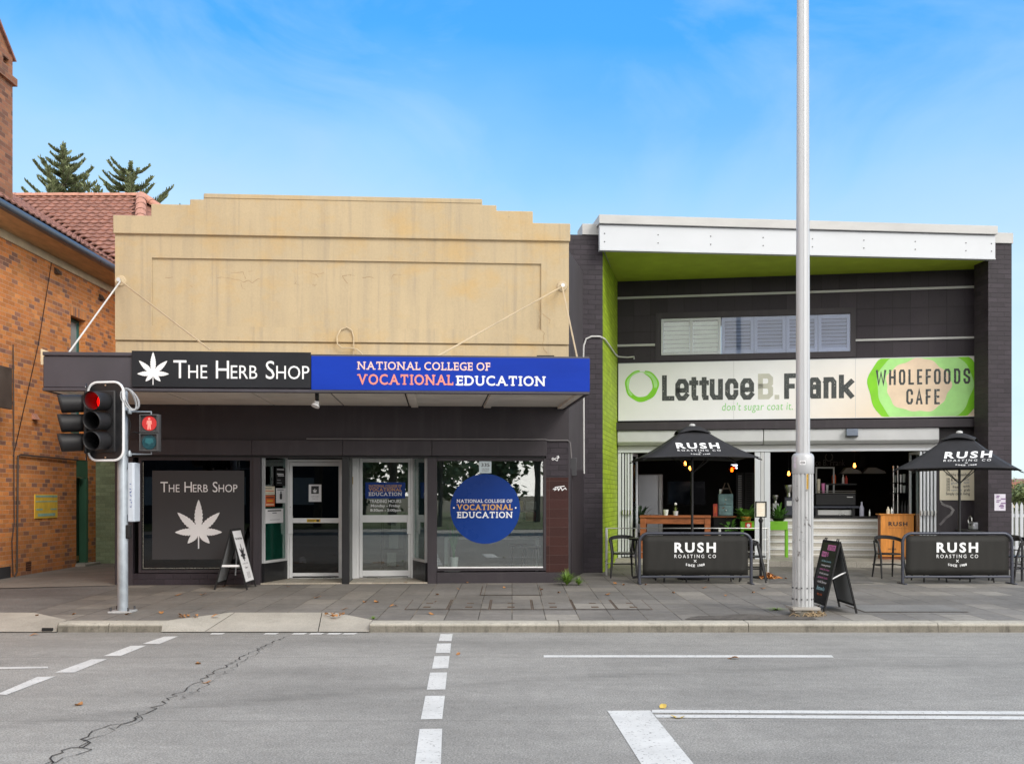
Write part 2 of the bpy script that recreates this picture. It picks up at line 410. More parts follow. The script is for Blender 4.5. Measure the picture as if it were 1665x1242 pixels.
M_brick = brick('orange brick', .235, .086, .010, OR, (.72, .42, .25), .85, bp=.45, stain=[((.20, .12, .07), (.35, .35, .16), .52, .8, .35)], grime=((.20, .13, .09), .8, .35))
M_chim = brick('chimney brick', .235, .086, .010, [(0, (.34, .15, .08)), (.4, (.28, .12, .07)), (.8, (.19, .09, .06))], (.25, .17, .12), .85, bp=.4, stain=[((.10, .07, .05), (.6, .6, .3), .5, .8, .5)])
CH = [(0, (.026, .0195, .027)), (.5, (.031, .0235, .032)), (.8, (.023, .017, .024))]
M_pbrick = brick('charcoal painted brick', .30, .10, .009, CH, (.018, .015, .019), .6, bp=.7, stain=[((.05, .042, .048), (1.2, 1.2, .4), .55, .85, .5)], spec=.4)
M_gbrick = brick('lime painted brick', .30, .10, .010, [(0, (.29, .42, .025)), (.5, (.32, .45, .03))], (.16, .23, .015), .6, bp=.8, stain=[((.22, .30, .03), (1, 1, .4), .5, .85, .4)])
M_sage = brick('sage painted brick', .235, .086, .008, [(0, (.30, .38, .235)), (.5, (.33, .41, .25))], (.23, .30, .19), .7, bp=.5, stain=[((.07, .085, .05), (1, 1, .4), .5, .85, .5)])
M_ctile = brick('charcoal facade panel', .38, .38, .008, CH, (.009, .008, .009), .55, stagger=0, bp=.4, stain=[((.045, .038, .042), (.8, .8, .5), .5, .8, .45)], spec=.35)
M_maroon = brick('maroon glazed tile', .34, .165, .006, [(0, (.045, .017, .015)), (.5, (.040, .016, .014)), (.8, (.052, .019, .016))], (.075, .045, .04), .5, stagger=0, bp=.35, spec=.2)
M_porch = brick('pale floor tile', .30, .30, .006, [(0, (.40, .36, .29)), (.5, (.44, .40, .33))], (.25, .22, .18), .5, stagger=0, bp=.2)
M_terr = brick('terrace tile', .40, .40, .006, [(0, (.30, .28, .25)), (.5, (.34, .32, .28))], (.18, .17, .15), .5, stagger=0, bp=.2)
M_slat = brick('counter cladding', 40.0, .17, .028, [(0, (.50, .47, .42))], (.78, .77, .74), .45, stagger=0, bp=.5, spec=.5)
def paver():
    m, t, b = base('concrete paver')
    p = pos(t); s = N(t, 'ShaderNodeSeparateXYZ'); lk(t, p, s.inputs[0])
    w, h = .44, .60
    U = math_(t, 'DIVIDE', s.outputs[0], w); V = math_(t, 'DIVIDE', math_(t, 'SUBTRACT', s.outputs[1], 13.5), h)
    cu, cv = math_(t, 'FLOOR', U), math_(t, 'FLOOR', V)
    k = N(t, 'ShaderNodeCombineXYZ'); lk(t, cu, k.inputs[0]); lk(t, cv, k.inputs[1])
    wn = N(t, 'ShaderNodeTexWhiteNoise', noise_dimensions='2D'); lk(t, k.outputs[0], wn.inputs['Vector'])
    c = ramp(t, wn.outputs['Value'], [(0, (.155, .147, .136)), (.4, (.182, .171, .157)), (.75, (.168, .16, .15)), (.93, (.225, .21, .188)), (1, (.25, .235, .21))])
    c = mixc(t, 1.0, c, ramp(t, noise(t, p, .55, 4, .6), [(.3, .80), (.7, 1.25)]), 'MULTIPLY')
    c = mixc(t, 1.0, c, ramp(t, noise(t, p, 9, 5, .7), [(.3, .86), (.7, 1.14)]), 'MULTIPLY')
    c = mixc(t, 1.0, c, ramp(t, noise(t, p, 220, 2, .7), [(.3, .82), (.7, 1.18)]), 'MULTIPLY')
    c = mixc(t, ramp(t, noise(t, p, 6.5, 3, .7), [(.70, 0), (.78, .55)]), c, (.055, .052, .05))       # gum and oil spots
    fu, fv = math_(t, 'FRACT', U), math_(t, 'FRACT', V)
    du = math_(t, 'MULTIPLY', math_(t, 'MINIMUM', fu, math_(t, 'SUBTRACT', 1.0, fu)), w)
    dv = math_(t, 'MULTIPLY', math_(t, 'MINIMUM', fv, math_(t, 'SUBTRACT', 1.0, fv)), h)
    e = ramp(t, math_(t, 'DIVIDE', math_(t, 'MINIMUM', du, dv), .012), [(.25, 0), (.8, 1)])
    jc = mixc(t, ramp(t, noise(t, p, 1.7, 3), [(.45, 0), (.65, 1)]), (.06, .056, .05), (.20, .17, .13))
    c = mixc(t, e, jc, c)
    lk(t, c, b.inputs['Base Color']); b.inputs['Roughness'].default_value = .82; b.inputs['Specular IOR Level'].default_value = .25
    bump(t, b, math_(t, 'ADD', e, math_(t, 'MULTIPLY', noise(t, p, 180, 3), .35)), .45, .006)
    return m
M_paver = paver()
def asphalt(name, c0, streak=False):
    m, t, b = base(name); p = pos(t)
    c = mixc(t, 1.0, c0, ramp(t, noise(t, p, .35, 5, .6), [(.3, .82), (.7, 1.16)]), 'MULTIPLY')
    c = mixc(t, 1.0, c, ramp(t, noise(t, p, 7, 5, .7), [(.3, .90), (.7, 1.10)]), 'MULTIPLY')
    c = mixc(t, 1.0, c, ramp(t, noise(t, mapv(t, p, (.25, 1.6, 1)), 1.2, 5, .65), [(.3, .88), (.7, 1.12)]), 'MULTIPLY')
    c = mixc(t, 1.0, c, ramp(t, noise(t, p, 70, 4, .8), [(.34, .50), (.50, .98), (.66, 1.5)]), 'MULTIPLY')
    c = mixc(t, ramp(t, noise(t, p, 160, 1, .5), [(.70, 0), (.76, .6)]), c, (.34, .33, .31))            # pale stones
    c = mixc(t, ramp(t, noise(t, mapv(t, p, (.5, 2.2, 1)), 1.6, 4, .7), [(.68, 0), (.80, .4)]), c, tuple(v * .55 for v in c0))  # oil smears
    if streak:
        s = N(t, 'ShaderNodeSeparateXYZ'); lk(t, p, s.inputs[0]); X, Y = s.outputs[0], s.outputs[1]
        yc = math_(t, 'ADD', math_(t, 'MULTIPLY', X, .36), math_(t, 'MULTIPLY', math_(t, 'MULTIPLY', X, X), -.033))
        dd = math_(t, 'ABSOLUTE', math_(t, 'SUBTRACT', math_(t, 'SUBTRACT', Y, 9.72), yc))
        g = math_(t, 'SUBTRACT', 1.0, math_(t, 'DIVIDE', dd, .26), clamp=True)
        g = math_(t, 'MULTIPLY', g, ramp(t, noise(t, mapv(t, p, (.6, 3, 1)), 2.0, 5, .7), [(.35, .1), (.65, 1)]))
        c = mixc(t, math_(t, 'MULTIPLY', g, .5), c, tuple(v * .42 for v in c0))                          # rubber track of turning tyres
        for yy, wd in ((11.22, .012), (8.05, .010)):                                                     # paving seams
            g = math_(t, 'SUBTRACT', 1.0, math_(t, 'DIVIDE', math_(t, 'ABSOLUTE', math_(t, 'SUBTRACT', math_(t, 'ADD', Y, math_(t, 'MULTIPLY', noise(t, p, 3, 3), .05)), yy)), wd), clamp=True)
            c = mixc(t, math_(t, 'MULTIPLY', g, math_(t, 'MULTIPLY', noise(t, p, 2, 3), 1.1)), c, (.03, .03, .03))
    lk(t, c, b.inputs['Base Color']); b.inputs['Roughness'].default_value = .85; b.inputs['Specular IOR Level'].default_value = .25
    bump(t, b, noise(t, p, 95, 3, .75), .55, .008); return m
M_asph = asphalt('asphalt', (.285, .277, .258), True)
M_asph2 = asphalt('footway asphalt', (.17, .163, .155))
def concrete(name, c0, dirt=.5, streak=0.0):
    m, t, b = base(name); p = pos(t)
    c = mixc(t, 1.0, c0, ramp(t, noise(t, p, 1.3, 5, .65), [(.3, .84), (.7, 1.14)]), 'MULTIPLY')
    c = mixc(t, 1.0, c, ramp(t, noise(t, p, 60, 3, .7), [(.3, .82), (.7, 1.15)]), 'MULTIPLY')
    c = mixc(t, ramp(t, noise(t, p, 4.2, 5, .75), [(.55, 0), (.75, dirt)]), c, tuple(v * .35 for v in c0))
    if streak: c = mixc(t, ramp(t, noise(t, mapv(t, p, (9, 9, .8)), 1.0, 4, .7), [(.5, 0), (.72, streak)]), c, tuple(v * .3 for v in c0))
    lk(t, c, b.inputs['Base Color']); b.inputs['Roughness'].default_value = .88; b.inputs['Specular IOR Level'].default_value = .2
    bump(t, b, noise(t, p, 70, 3, .7), .35, .006); return m
M_conc = concrete('pale concrete', (.40, .378, .33), .30)
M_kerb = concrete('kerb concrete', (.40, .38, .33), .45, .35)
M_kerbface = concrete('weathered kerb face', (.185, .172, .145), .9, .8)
M_lane = concrete('lane concrete', (.27, .25, .22), .4)
M_slabc = concrete('cover concrete', (.21, .205, .195), .2)
M_white = paint('road paint', (.62, .62, .60), .7, var=.10, sc=4, wear=(140, 138, 134), wsc=38, wth=.60, bp=.25, bsc=95)
def render_wall():
    m, t, b = base('beige render'); p = pos(t)
    c = mixc(t, ramp(t, noise(t, mapv(t, p, (.5, .5, .8)), 1.0, 5, .6), [(.35, 0), (.7, 1)]), (.455, .365, .235), (.50, .40, .255))
    c = mixc(t, math_(t, 'MULTIPLY', ramp(t, noise(t, mapv(t, p, (4.5, 4.5, .22)), 1.0, 6, .65), [(.48, 0), (.68, 1)]), .50), c, (.37, .305, .215))  # grey rain streaks
    c = mixc(t, math_(t, 'MULTIPLY', ramp(t, noise(t, mapv(t, p, (9, 9, .35), (4, 4, 1)), 1.0, 5, .65), [(.54, 0), (.70, 1)]), .45), c, (.31, .26, .20))
    c = mixc(t, math_(t, 'MULTIPLY', ramp(t, noise(t, mapv(t, p, (1.1, 1.1, 1.5), (9, 2, 3)), 1.0, 6, .65), [(.50, 0), (.70, 1)]), .55), c, (.52, .345, .14))  # rusty yellow blooms
    c = mixc(t, ramp(t, noise(t, p, 17, 2, .4), [(.79, 0), (.82, .7)]), c, (.10, .08, .06))
    c = mixc(t, 1.0, c, ramp(t, noise(t, p, 35, 4, .6), [(.3, .95), (.7, 1.05)]), 'MULTIPLY')
    lk(t, c, b.inputs['Base Color']); b.inputs['Roughness'].default_value = .8; b.inputs['Specular IOR Level'].default_value = .2
    bump(t, b, math_(t, 'ADD', noise(t, p, 80, 3), math_(t, 'MULTIPLY', noise(t, p, 3, 4), 1.5)), .25, .01); return m
M_render = render_wall()
def stained(name, c0, c1, c2, rough=.5, bp=.1):
    m, t, b = base(name); p = pos(t)
    c = mixc(t, ramp(t, noise(t, p, 1.6, 5, .6), [(.35, 0), (.68, 1)]), c0, c1)
    c = mixc(t, math_(t, 'MULTIPLY', ramp(t, noise(t, mapv(t, p, (6, 6, .5)), 1.0, 5, .65), [(.52, 0), (.72, 1)]), .5), c, c2)
    lk(t, c, b.inputs['Base Color']); b.inputs['Roughness'].default_value = rough
    if bp: bump(t, b, noise(t, p, 40, 3), bp, .006)
    return m
M_dark = stained('charcoal paint', (.023, .018, .023), (.031, .024, .031), (.05, .042, .048), .55)
M_dark2 = stained('charcoal render', (.045, .040, .047), (.058, .052, .06), (.035, .031, .037), .75, .2)
M_black = paint('satin black', (.012, .012, .014), .42, var=.2)
M_blackm = paint('matt black', (.010, .010, .011), .75, var=.2)
M_soft = paint('soffit sheet', (.72, .68, .62), .7, var=.12, sc=1.5)
M_dkgrey = paint('dark grey', (.05, .05, .055), .5, var=.15)
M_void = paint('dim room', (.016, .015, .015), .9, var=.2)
M_fascia = paint('awning fascia', (.050, .045, .056), .38, var=.25, sc=1.2, st=(1, 1, .4), spec=.5)
M_signk = paint('sign black', (.017, .018, .022), .4, var=.18, sc=.8, spec=.2)
M_signb = paint('sign blue', (.007, .038, .36), .4, var=.12, sc=1.0, st=(.6, .6, 2), spec=.12)
M_lett = paint('white lettering', (.82, .83, .85), .5, var=.04)
M_pink = paint('faded pink lettering', (.82, .56, .50), .5, var=.06)
M_coral = paint('faded coral lettering', (.80, .27, .21), .5, var=.10)
M_gold = paint('amber lettering', (.72, .40, .10), .5, var=.08)
M_alu = paint('white aluminium', (.80, .81, .82), .35, var=.05, spec=.5)
M_alu2 = paint('grey aluminium', (.50, .51, .52), .35, var=.07, spec=.5)
M_steel = paint('stainless steel', (.55, .55, .54), .3, 1.0, var=.12)
M_galv = paint('galvanised steel', (.33, .37, .41), .45, .35, var=.16, sc=7)
M_galv2 = paint('brushed pole metal', (.47, .48, .50), .4, .25, var=.07, sc=3, st=(1, 1, .3))
M_galvw = paint('scuffed pole metal', (.46, .47, .48), .5, .2, var=.14, sc=4, st=(2, 2, .5), wear=(105, 102, 102), wsc=9, wth=.615)
M_white2 = paint('white panel', (.56, .585, .62), .4, var=.025, sc=1.2)
M_flash = paint('grey flashing', (.47, .47, .465), .5, var=.10, sc=1.2, st=(1, 1, 3))
M_lime = paint('lime soffit', (.40, .50, .04), .8, var=.10, sc=2.5, bp=.2)
M_shut = paint('blue grey shutter', (.38, .41, .48), .5, var=.06)
M_blind = paint('louvre glass', (.55, .60, .58), .25, var=.08)
M_umb = paint('umbrella cloth', (.021, .0215, .026), .8, var=.15, sc=5, bp=.1, bsc=200)
M_canv = paint('barrier canvas', (.0145, .014, .0125), .7, var=.22, sc=3, st=(2, 2, .4), bp=.12, bsc=250)
M_tube = paint('barrier tube', (.06, .065, .085), .32, .4, var=.15)
M_wood = paint('red timber', (.27, .085, .028), .5, var=.3, sc=5, st=(.5, 5, 5))
M_ply = paint('orange timber', (.62, .24, .045), .45, var=.25, sc=3, st=(5, 5, .6))
M_green = paint('lime planter', (.16, .42, .02), .45, var=.06)
M_leafd = paint('plant leaf', (.075, .20, .03), .5, var=.45, sc=9)
M_leafy = paint('grass blade', (.16, .28, .04), .55, var=.4, sc=14)
M_leafo = paint('dry leaf', (.36, .17, .06), .7, var=.45, sc=6)
M_leaft = paint('yellow leaf', (.50, .36, .08), .7, var=.3, sc=6)
M_pine = paint('pine needles', (.19, .22, .11), .65, var=.5, sc=2.2)
M_bark = paint('bark', (.10, .08, .06), .9, var=.3, sc=8, bp=.4)
M_tree = paint('tree leaves', (.15, .19, .075), .6, var=.45, sc=1.5)
M_tileroof = paint('terracotta tile', (.29, .138, .10), .75, var=.45, sc=7, bp=.2, wear=(120, 95, 85), wsc=14, wth=.62)
M_ridge = paint('ridge tile', (.50, .25, .18), .75, var=.2, sc=6)
M_paper = paint('paper', (.74, .74, .76), .8, var=.04)
M_ink = paint('ink', (.03, .03, .035), .7, var=.1)
M_inkg = paint('grey ink', (.28, .29, .31), .7, var=.1)
M_inkb = paint('sign black lettering', (.055, .062, .062), .6, var=.25, wear=(205, 205, 200), wsc=34, wth=.63)
M_inkt = paint('taupe lettering', (.50, .50, .43), .6, var=.10, wear=(225, 225, 220), wsc=34, wth=.63)
M_ring = paint('bright green ink', (.22, .62, .02), .5, var=.10, sc=3)
M_ring2 = paint('mint green ink', (.40, .76, .26), .5, var=.12, sc=2)
M_beige = paint('peach print', (.76, .60, .44), .5, var=.14, sc=1.6)
M_cream = paint('cream paper', (.72, .66, .52), .7, var=.06)
M_orange = paint('orange paint', (.62, .12, .03), .5, var=.12)
M_yell = paint('yellow sticker', (.70, .46, .03), .5, var=.08)
M_notice = paint('faded yellow notice', (.85, .56, .07), .6, var=.14, sc=6)
M_teal = paint('teal frame', (.035, .14, .12), .5, var=.15)
M_dgreen = paint('dark green door', (.010, .050, .025), .45, var=.15)
M_mgreen = paint('mid green panel', (.06, .17, .10), .5, var=.12)
M_timber = paint('eaves timber', (.62, .44, .24), .7, var=.2, sc=4, st=(2, .5, 2))
M_gutter = paint('gutter metal', (.10, .11, .125), .35, .3, var=.2)
M_cream2 = paint('cream frieze', (.66, .56, .38), .7, var=.15)
M_fridge = paint('fridge steel', (.55, .57, .62), .35, .3, var=.05)
M_blue = paint('weathered blue', (.17, .28, .30), .7, var=.35, sc=7, wear=(120, 85, 60), wsc=12, wth=.62)
M_red = paint('red tin', (.45, .06, .045), .5, var=.15)
M_cable = paint('cable sheath', (.38, .39, .41), .5, var=.1)
M_pole = paint('painted rod', (.50, .40, .26), .5, var=.15)
M_pipe = paint('pale conduit', (.58, .58, .57), .45, var=.08)
M_grime = paint('brown pipe', (.10, .075, .06), .6, var=.25)
M_teal2 = paint('teal film', (.12, .27, .24), .35, var=.12)
M_decal = paint('blue decal', (.005, .04, .24), .3, var=.10, sc=1.0, spec=.18)
M_earth = paint('earth', (.11, .10, .06), .95, var=.3, sc=.4)
M_hood = paint('signal plastic', (.018, .018, .020), .48, var=.15)
M_pinkc = paint('pink chalk', (.62, .20, .42), .8, var=.2)
M_bluec = paint('blue chalk', (.30, .52, .58), .8, var=.2)
G_shop = glass('shop glass', (.85, .90, .88), .20)
G_dark = glass('tinted glass', (.22, .24, .25), .06)
G_clear = glass('clear glass', (.95, .98, .97), .05)
G_door = glass('door glass', (.72, .78, .74), .20)
E_red = emit('lit red lens', (225, 8, 6), .36)
E_redd = emit('lit red lamp', (225, 5, 3), 1.6)
E_man = emit('lit figure', (255, 150, 135), .5)
M_lensg = paint('unlit green lens', (.006, .05, .065), .25, var=.2, sc=30)
M_lensk = paint('unlit lens', (.012, .012, .012), .3, var=.1)
E_bulb = emit('lit bulb', (255, 150, 60), 4.0)
E_tube = emit('lit tube', (235, 240, 255), 1.2)
E_menu = emit('backlit menu', (255, 246, 215), .9)
# ---------------------------------------------------------------- ground, road, kerb, pavement
ZR = -0.17
m = MB().q((-2500, -2500, -.30), (2500, -2500, -.30), (2500, 3500, -.30), (-2500, 3500, -.30))
ob('ground', m, M_earth, kind='structure')
m = MB().q((-150, -7, ZR), (150, -7, ZR), (150, 13.3, ZR), (-150, 13.3, ZR))
road = ob('road', m, M_asph, kind='structure')
def mark(name, quads, z=ZR + .004):
    m = MB()
    for qd in quads: m.q(*[gp(x, y, z) for x, y in qd])
    return ob(name, m, M_white, road)
for qd in ([(-5, 1128), (60.5, 1099.9), (90, 1099), (10, 1129)], [(89, 1092.8), (148.7, 1071.3), (173.9, 1071), (120.4, 1092.8)],
           [(168.2, 1065.9), (212.6, 1049.4), (237.8, 1049), (195.8, 1065.9)], [(232, 1046), (267.4, 1034.3), (289.3, 1034), (259, 1046.4)],
           [(716.2, 1030.2), (736, 1030.2), (734.2, 1041.7), (713.3, 1041.7)], [(710.8, 1045.7), (733.5, 1045.3), (732, 1060.8), (708.3, 1061.2)],
           [(706.5, 1066.2), (731, 1065.9), (728.8, 1085.7), (702.2, 1086.4)], [(699.3, 1092.9), (727, 1092.5), (724.1, 1120.3), (693.9, 1120.6)],
           [(691.7, 1130.7), (723.4, 1130.4), (719, 1168.2), (684.1, 1168.9)], [(682.3, 1184.4), (719, 1184), (716, 1262), (671.5, 1263)]):
    mark('crosswalk_dash', [qd])
mark('stop_line', [[(987.6, 1154.9), (1056.8, 1154.2), (1140, 1256), (1052, 1256)]])
mark('lane_line', [[(884, 1064.6), (1352, 1064.6), (1356, 1068.4), (884, 1068.2)]])
mark('lane_line', [[(-60, 1084.8), (78, 1083), (78, 1085.7), (-60, 1088.2)]])
mark('centre_line', [[(1060, 1153.4), (1800, 1156.2), (1800, 1161.6), (1060, 1158)]])
mark('centre_line', [[(1064, 1161.2), (1800, 1164.6), (1800, 1170), (1068, 1166)]])
for px in (345, 432, 478, 506, 535, 560): mark('paint_fleck', [[(px, 1028.6), (px + 22, 1028.4), (px + 16, 1031), (px - 4, 1031)]])
def crack(pts, w, parent, mat, jit=.035, z=ZR + .005, name='crack'):
    m = MB(); P = []
    for (x0, y0), (x1, y1) in zip(pts, pts[1:]):
        a, b = gp(x0, y0, z), gp(x1, y1, z); n = max(2, int((b - a).length / .07))
        for i in range(n): P.append(a.lerp(b, i / n) + Vector((rnd.uniform(-jit, jit), rnd.uniform(-jit, jit), 0)))
    for a, b in zip(P, P[1:]):
        d = (b - a).normalized(); nn = Vector((-d.y, d.x, 0)); w0 = w * rnd.uniform(.3, 1.3)
        m.q(a - nn * w0, a + nn * w0, b + nn * w0, b - nn * w0)
    return ob(name, m, mat, parent, recalc=False)
M_crack = paint('crack filler', (.035, .034, .033), .9, var=.3, sc=20)
k = 2.973
C1 = [(235, 935), (240, 900), (320, 858), (400, 840), (415, 800), (470, 765), (530, 738), (600, 730), (680, 690), (770, 640), (850, 590), (930, 550), (970, 520), (1050, 475), (1150, 420), (1200, 395), (1290, 350), (1350, 328), (1400, 305)]
crack([(x / k, 930 + y / k) for x, y in C1], .0055, road, M_crack)
C2 = [(245, 925), (300, 912), (400, 870), (430, 810), (490, 790), (560, 745), (640, 712), (690, 670)]
crack([(x / k, 930 + y / k) for x, y in C2], .0035, road, M_crack, .05)
C3 = [(600, 735), (640, 738), (676, 712), (680, 688)]
crack([(x / k, 930 + y / k) for x, y in C3], .0035, road, M_crack, .03)
C4 = [(860, 615), (940, 575), (1000, 535), (1080, 490), (1180, 430), (1260, 370), (1320, 345)]
crack([(x / k, 930 + y / k) for x, y in C4], .003, road, M_crack, .05)
# kerb: full-height runs, the drain slot and two sloped pram ramps
YK, YT = 13.2, 13.5
def kx(px, Y=YK): return X_at(px, Y)
KT = [(YK + .045, ZR - .1), (YK, ZR), (YK + .02, -.075), (YK + .045, -.055), (YT, -.052), (YT, ZR - .1)]
LK1, LT1, LB1 = -5.74, -6.53, -5.98
RK0, RT0, RB0, RB1, RT1, RK1 = -4.42, -3.85, -4.03, -1.90, -2.42, -1.80
def kerb(x0, x1):
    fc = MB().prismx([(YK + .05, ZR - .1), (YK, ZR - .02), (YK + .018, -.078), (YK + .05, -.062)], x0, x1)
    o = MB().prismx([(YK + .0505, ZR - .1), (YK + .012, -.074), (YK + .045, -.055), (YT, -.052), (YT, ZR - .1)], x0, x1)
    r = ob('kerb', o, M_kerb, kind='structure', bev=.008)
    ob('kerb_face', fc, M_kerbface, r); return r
xs = [-5.74, -4.95, -4.45]
dr = kerb(-5.74, -5.10); kerb(-5.094, -4.42)
x = -1.80
while x < 30: kerb(x, x + 2.39); x += 2.396
kerb(-60, -12)
ob('drain_slot', MB().box(kx(68), kx(85), YK - .004, YK + .03, ZR + .012, ZR + .055), M_blackm, dr)
def rampmesh(lst, name='pram_ramp'):
    m = MB()
    for a in lst: m.q(*a)
    return ob(name, m, M_conc, kind='structure', recalc=False)
zt, zb, YB = gz(14.28) + .004, ZR + .012, YK - .02
def RP(x, top): return (x, 14.28, zt) if top == 1 else ((x, YB, zb) if top == 0 else (x, YT, -.048))
xm1, xm2 = RT0 + .02, RT1 - .15
G = .012
rampmesh([[RP(RK0, 0), RP(RB0 + .15, 0), RP(RT0 + .06, 1), RP(RT0, 1), (RK0, YT, -.05), (RK0, YK + .03, -.06)]])
rampmesh([[RP(RB0 + .16, 0), RP(RB1 - .55, 0), RP(RT1 - .18, 1), RP(RT0 + .07, 1)]])
rampmesh([[RP(RB1 - .54, 0), RP(RK1, 0), (RK1, YK + .03, -.06), RP(RK1, 2), RP(RT1, 1), RP(RT1 - .17, 1)]])
rampmesh([[RP(-12, 0), RP(LK1, 0), (LK1, YK + .02, -.06), RP(LK1, 2), RP(LT1, 1), RP(-12, 1)]])
# pavement sheets round the ramps
m = MB()
def ps(x0, x1, y0, y1): m.q((x0, y0, gz(y0)), (x1, y0, gz(y0)), (x1, y1, gz(y1)), (x0, y1, gz(y1)))
ps(-6.6, 60, 14.28, 18.2); ps(-6.9, 60, 18.2, 24.6)
m.q((LK1, 13.5, gz(13.5)), (RK0, 13.5, gz(13.5)), (RT0, 14.28, gz(14.28)), (LT1, 14.28, gz(14.28)))
m.q((RK1, 13.5, gz(13.5)), (60, 13.5, gz(13.5)), (60, 14.28, gz(14.28)), (RT1, 14.28, gz(14.28)))
pav = ob('pavement', m, M_paver, kind='structure', recalc=False)
m = MB()
for a in ((-60, -6.6),): m.q((a[0], 14.28, gz(14.28) + .002), (a[1], 14.28, gz(14.28) + .002), (a[1], 18.2, .002), (a[0], 18.2, .002))
ob('side_footpath', m, M_asph2, kind='structure', recalc=False)
m = MB().q((-9.6, 17.2, .008), (-6.75, 18.05, .008), (-6.75, 26, .008), (-9.6, 26, .008))
ob('lane', m, M_lane, kind='structure', recalc=False)
# lids of service pits let into the paving
M_joint = paint('brown joint', (.10, .07, .05), .9, var=.3, sc=9)
def lid(x0, x1, y0, y1, mat=M_paver, keys=True):
    g = MB().q(*[(x, y, gz(y) + .004) for x, y in ((x0 - .016, y0 - .02), (x1 + .016, y0 - .02), (x1 + .016, y1 + .02), (x0 - .016, y1 + .02))])
    o = ob('access_cover', g, M_joint, pav, recalc=False)
    t = MB().q(*[(x, y, gz(y) + .008) for x, y in ((x0, y0), (x1, y0), (x1, y1), (x0, y1))]); ob('lid', t, mat, o, recalc=False)
    if keys:
        kk = MB(); xc, yc = (x0 + x1) / 2, (y0 + y1) / 2
        for dx, dy in ((0, .12), (0, -.62 * (y1 - y0) / 2)): kk.box(xc + dx - .05, xc + dx + .05, yc + dy - .05, yc + dy + .05, gz(yc) + .002, gz(yc) + .011)
        ob('lifting_key', kk, M_joint, o)
lx = [X_at(p, 14.62) for p in (657, 727, 796, 866, 935, 1004, 1062)]
for a, b in zip(lx, lx[1:]): lid(a + .02, b - .02, 14.62, 15.85)
lx = [X_at(p, 16.6) for p in (782, 880)]
lid(lx[0], lx[1], 16.5, 18.0, keys=False)
lid(X_at(1400, 14.5), X_at(1565, 14.5), 14.35, 15.15, M_slabc, False)
# bare earth round the lamp pole
m = MB()
P = [(X_at(1110, 13.7) + (X_at(1322, 13.7) - X_at(1110, 13.7)) * i / 14) for i in range(15)]
for i in range(14): m.q((P[i], 13.52, -.044), (P[i + 1], 13.52, -.044), (P[i + 1], 14.02 + .12 * math.sin(i * 1.1 + 1) - max(0, 3 - i) * .12, -.040), (P[i], 14.02 + .12 * math.sin((i - 1) * 1.1 + 1) - max(0, 4 - i) * .12, -.040))
ob('bare_soil', m, paint('grey soil', (.10, .09, .08), .95, var=.4, sc=12, bp=.6, bsc=60), kind='structure', recalc=False)
# worn concrete apron of the cafe
m = MB().q((X_at(1250, 18.6), 18.55, .006), (X_at(1420, 18.6), 18.55, .006), (X_at(1405, 21), 21.2, .006), (X_at(1258, 21), 21.2, .006))
ob('apron', m, stained('worn apron', (.10, .097, .093), (.15, .14, .135), (.30, .28, .25), .8, .3), kind='structure', recalc=False)
# footpath beyond the road behind the camera
ob('far_footpath', MB().box(-150, 150, -11, -7.0, -.3, -.04), M_conc, kind='structure')
# ---------------------------------------------------------------- beige-fronted shop
A = FA
uL, uR = A.u(187), A.u(925)
shop = thing('shop_building', 'beige rendered shop with stepped parapet above charcoal shopfront and awning', 'shop', A.world((uL + uR) / 2, 0, 0))
def Au(px, n=0): return A.u(px, n)
def Az(px, py, n=0): return A.z(px, py, n)
zB = Az(556, 387)                                   # underside of the top band
prof = [(187, 6.40), (247, 6.40), (247, 6.605), (310, 6.605), (310, 6.70), (332, 6.70), (332, 6.80), (784, 6.80), (784, 6.70), (807, 6.70), (807, 6.605), (866, 6.605), (866, 6.40), (925, 6.40)]
poly = [(Au(p), z) for p, z in prof]
m = MB(A).prism([(uL - .02, zB)] + [(poly[0][0] - .02, poly[0][1])] + poly[1:-1] + [(poly[-1][0] + .02, poly[-1][1])] + [(uR + .02, zB)], -.05, .30)
par = ob('parapet', m, M_render, shop, bev=.012)
m = MB(A).prism([(Au(333), 6.803), (Au(783), 6.803), (Au(783), 6.725), (Au(333), 6.725)], -.062, .30)
ob('parapet_cap', m, M_render, par, bev=.008)
# main rendered face with a sunk panel
p0, p1, pz0, pz1 = Au(247), Au(880), Az(560, 533), Az(560, 424)
zC, zS = Az(556, 556), 3.1
m = MB(A)
m.box(uL, p0, 0, .30, zC, zB); m.box(p1, uR, 0, .30, zC, zB); m.box(p0, p1, 0, .30, pz1, zB); m.box(p0, p1, 0, .30, zC, pz0); m.box(p0, p1, .035, .30, pz0, pz1)
ob('wall', m, M_render, shop)
ob('string_course', MB(A).box(uL, uR, .03, .30, zS + .6, zC - .03), M_render, shop)
ob('shadow_gap', MB(A).box(uL, uR, .06, .30, zC - .03, zC), M_render, shop)
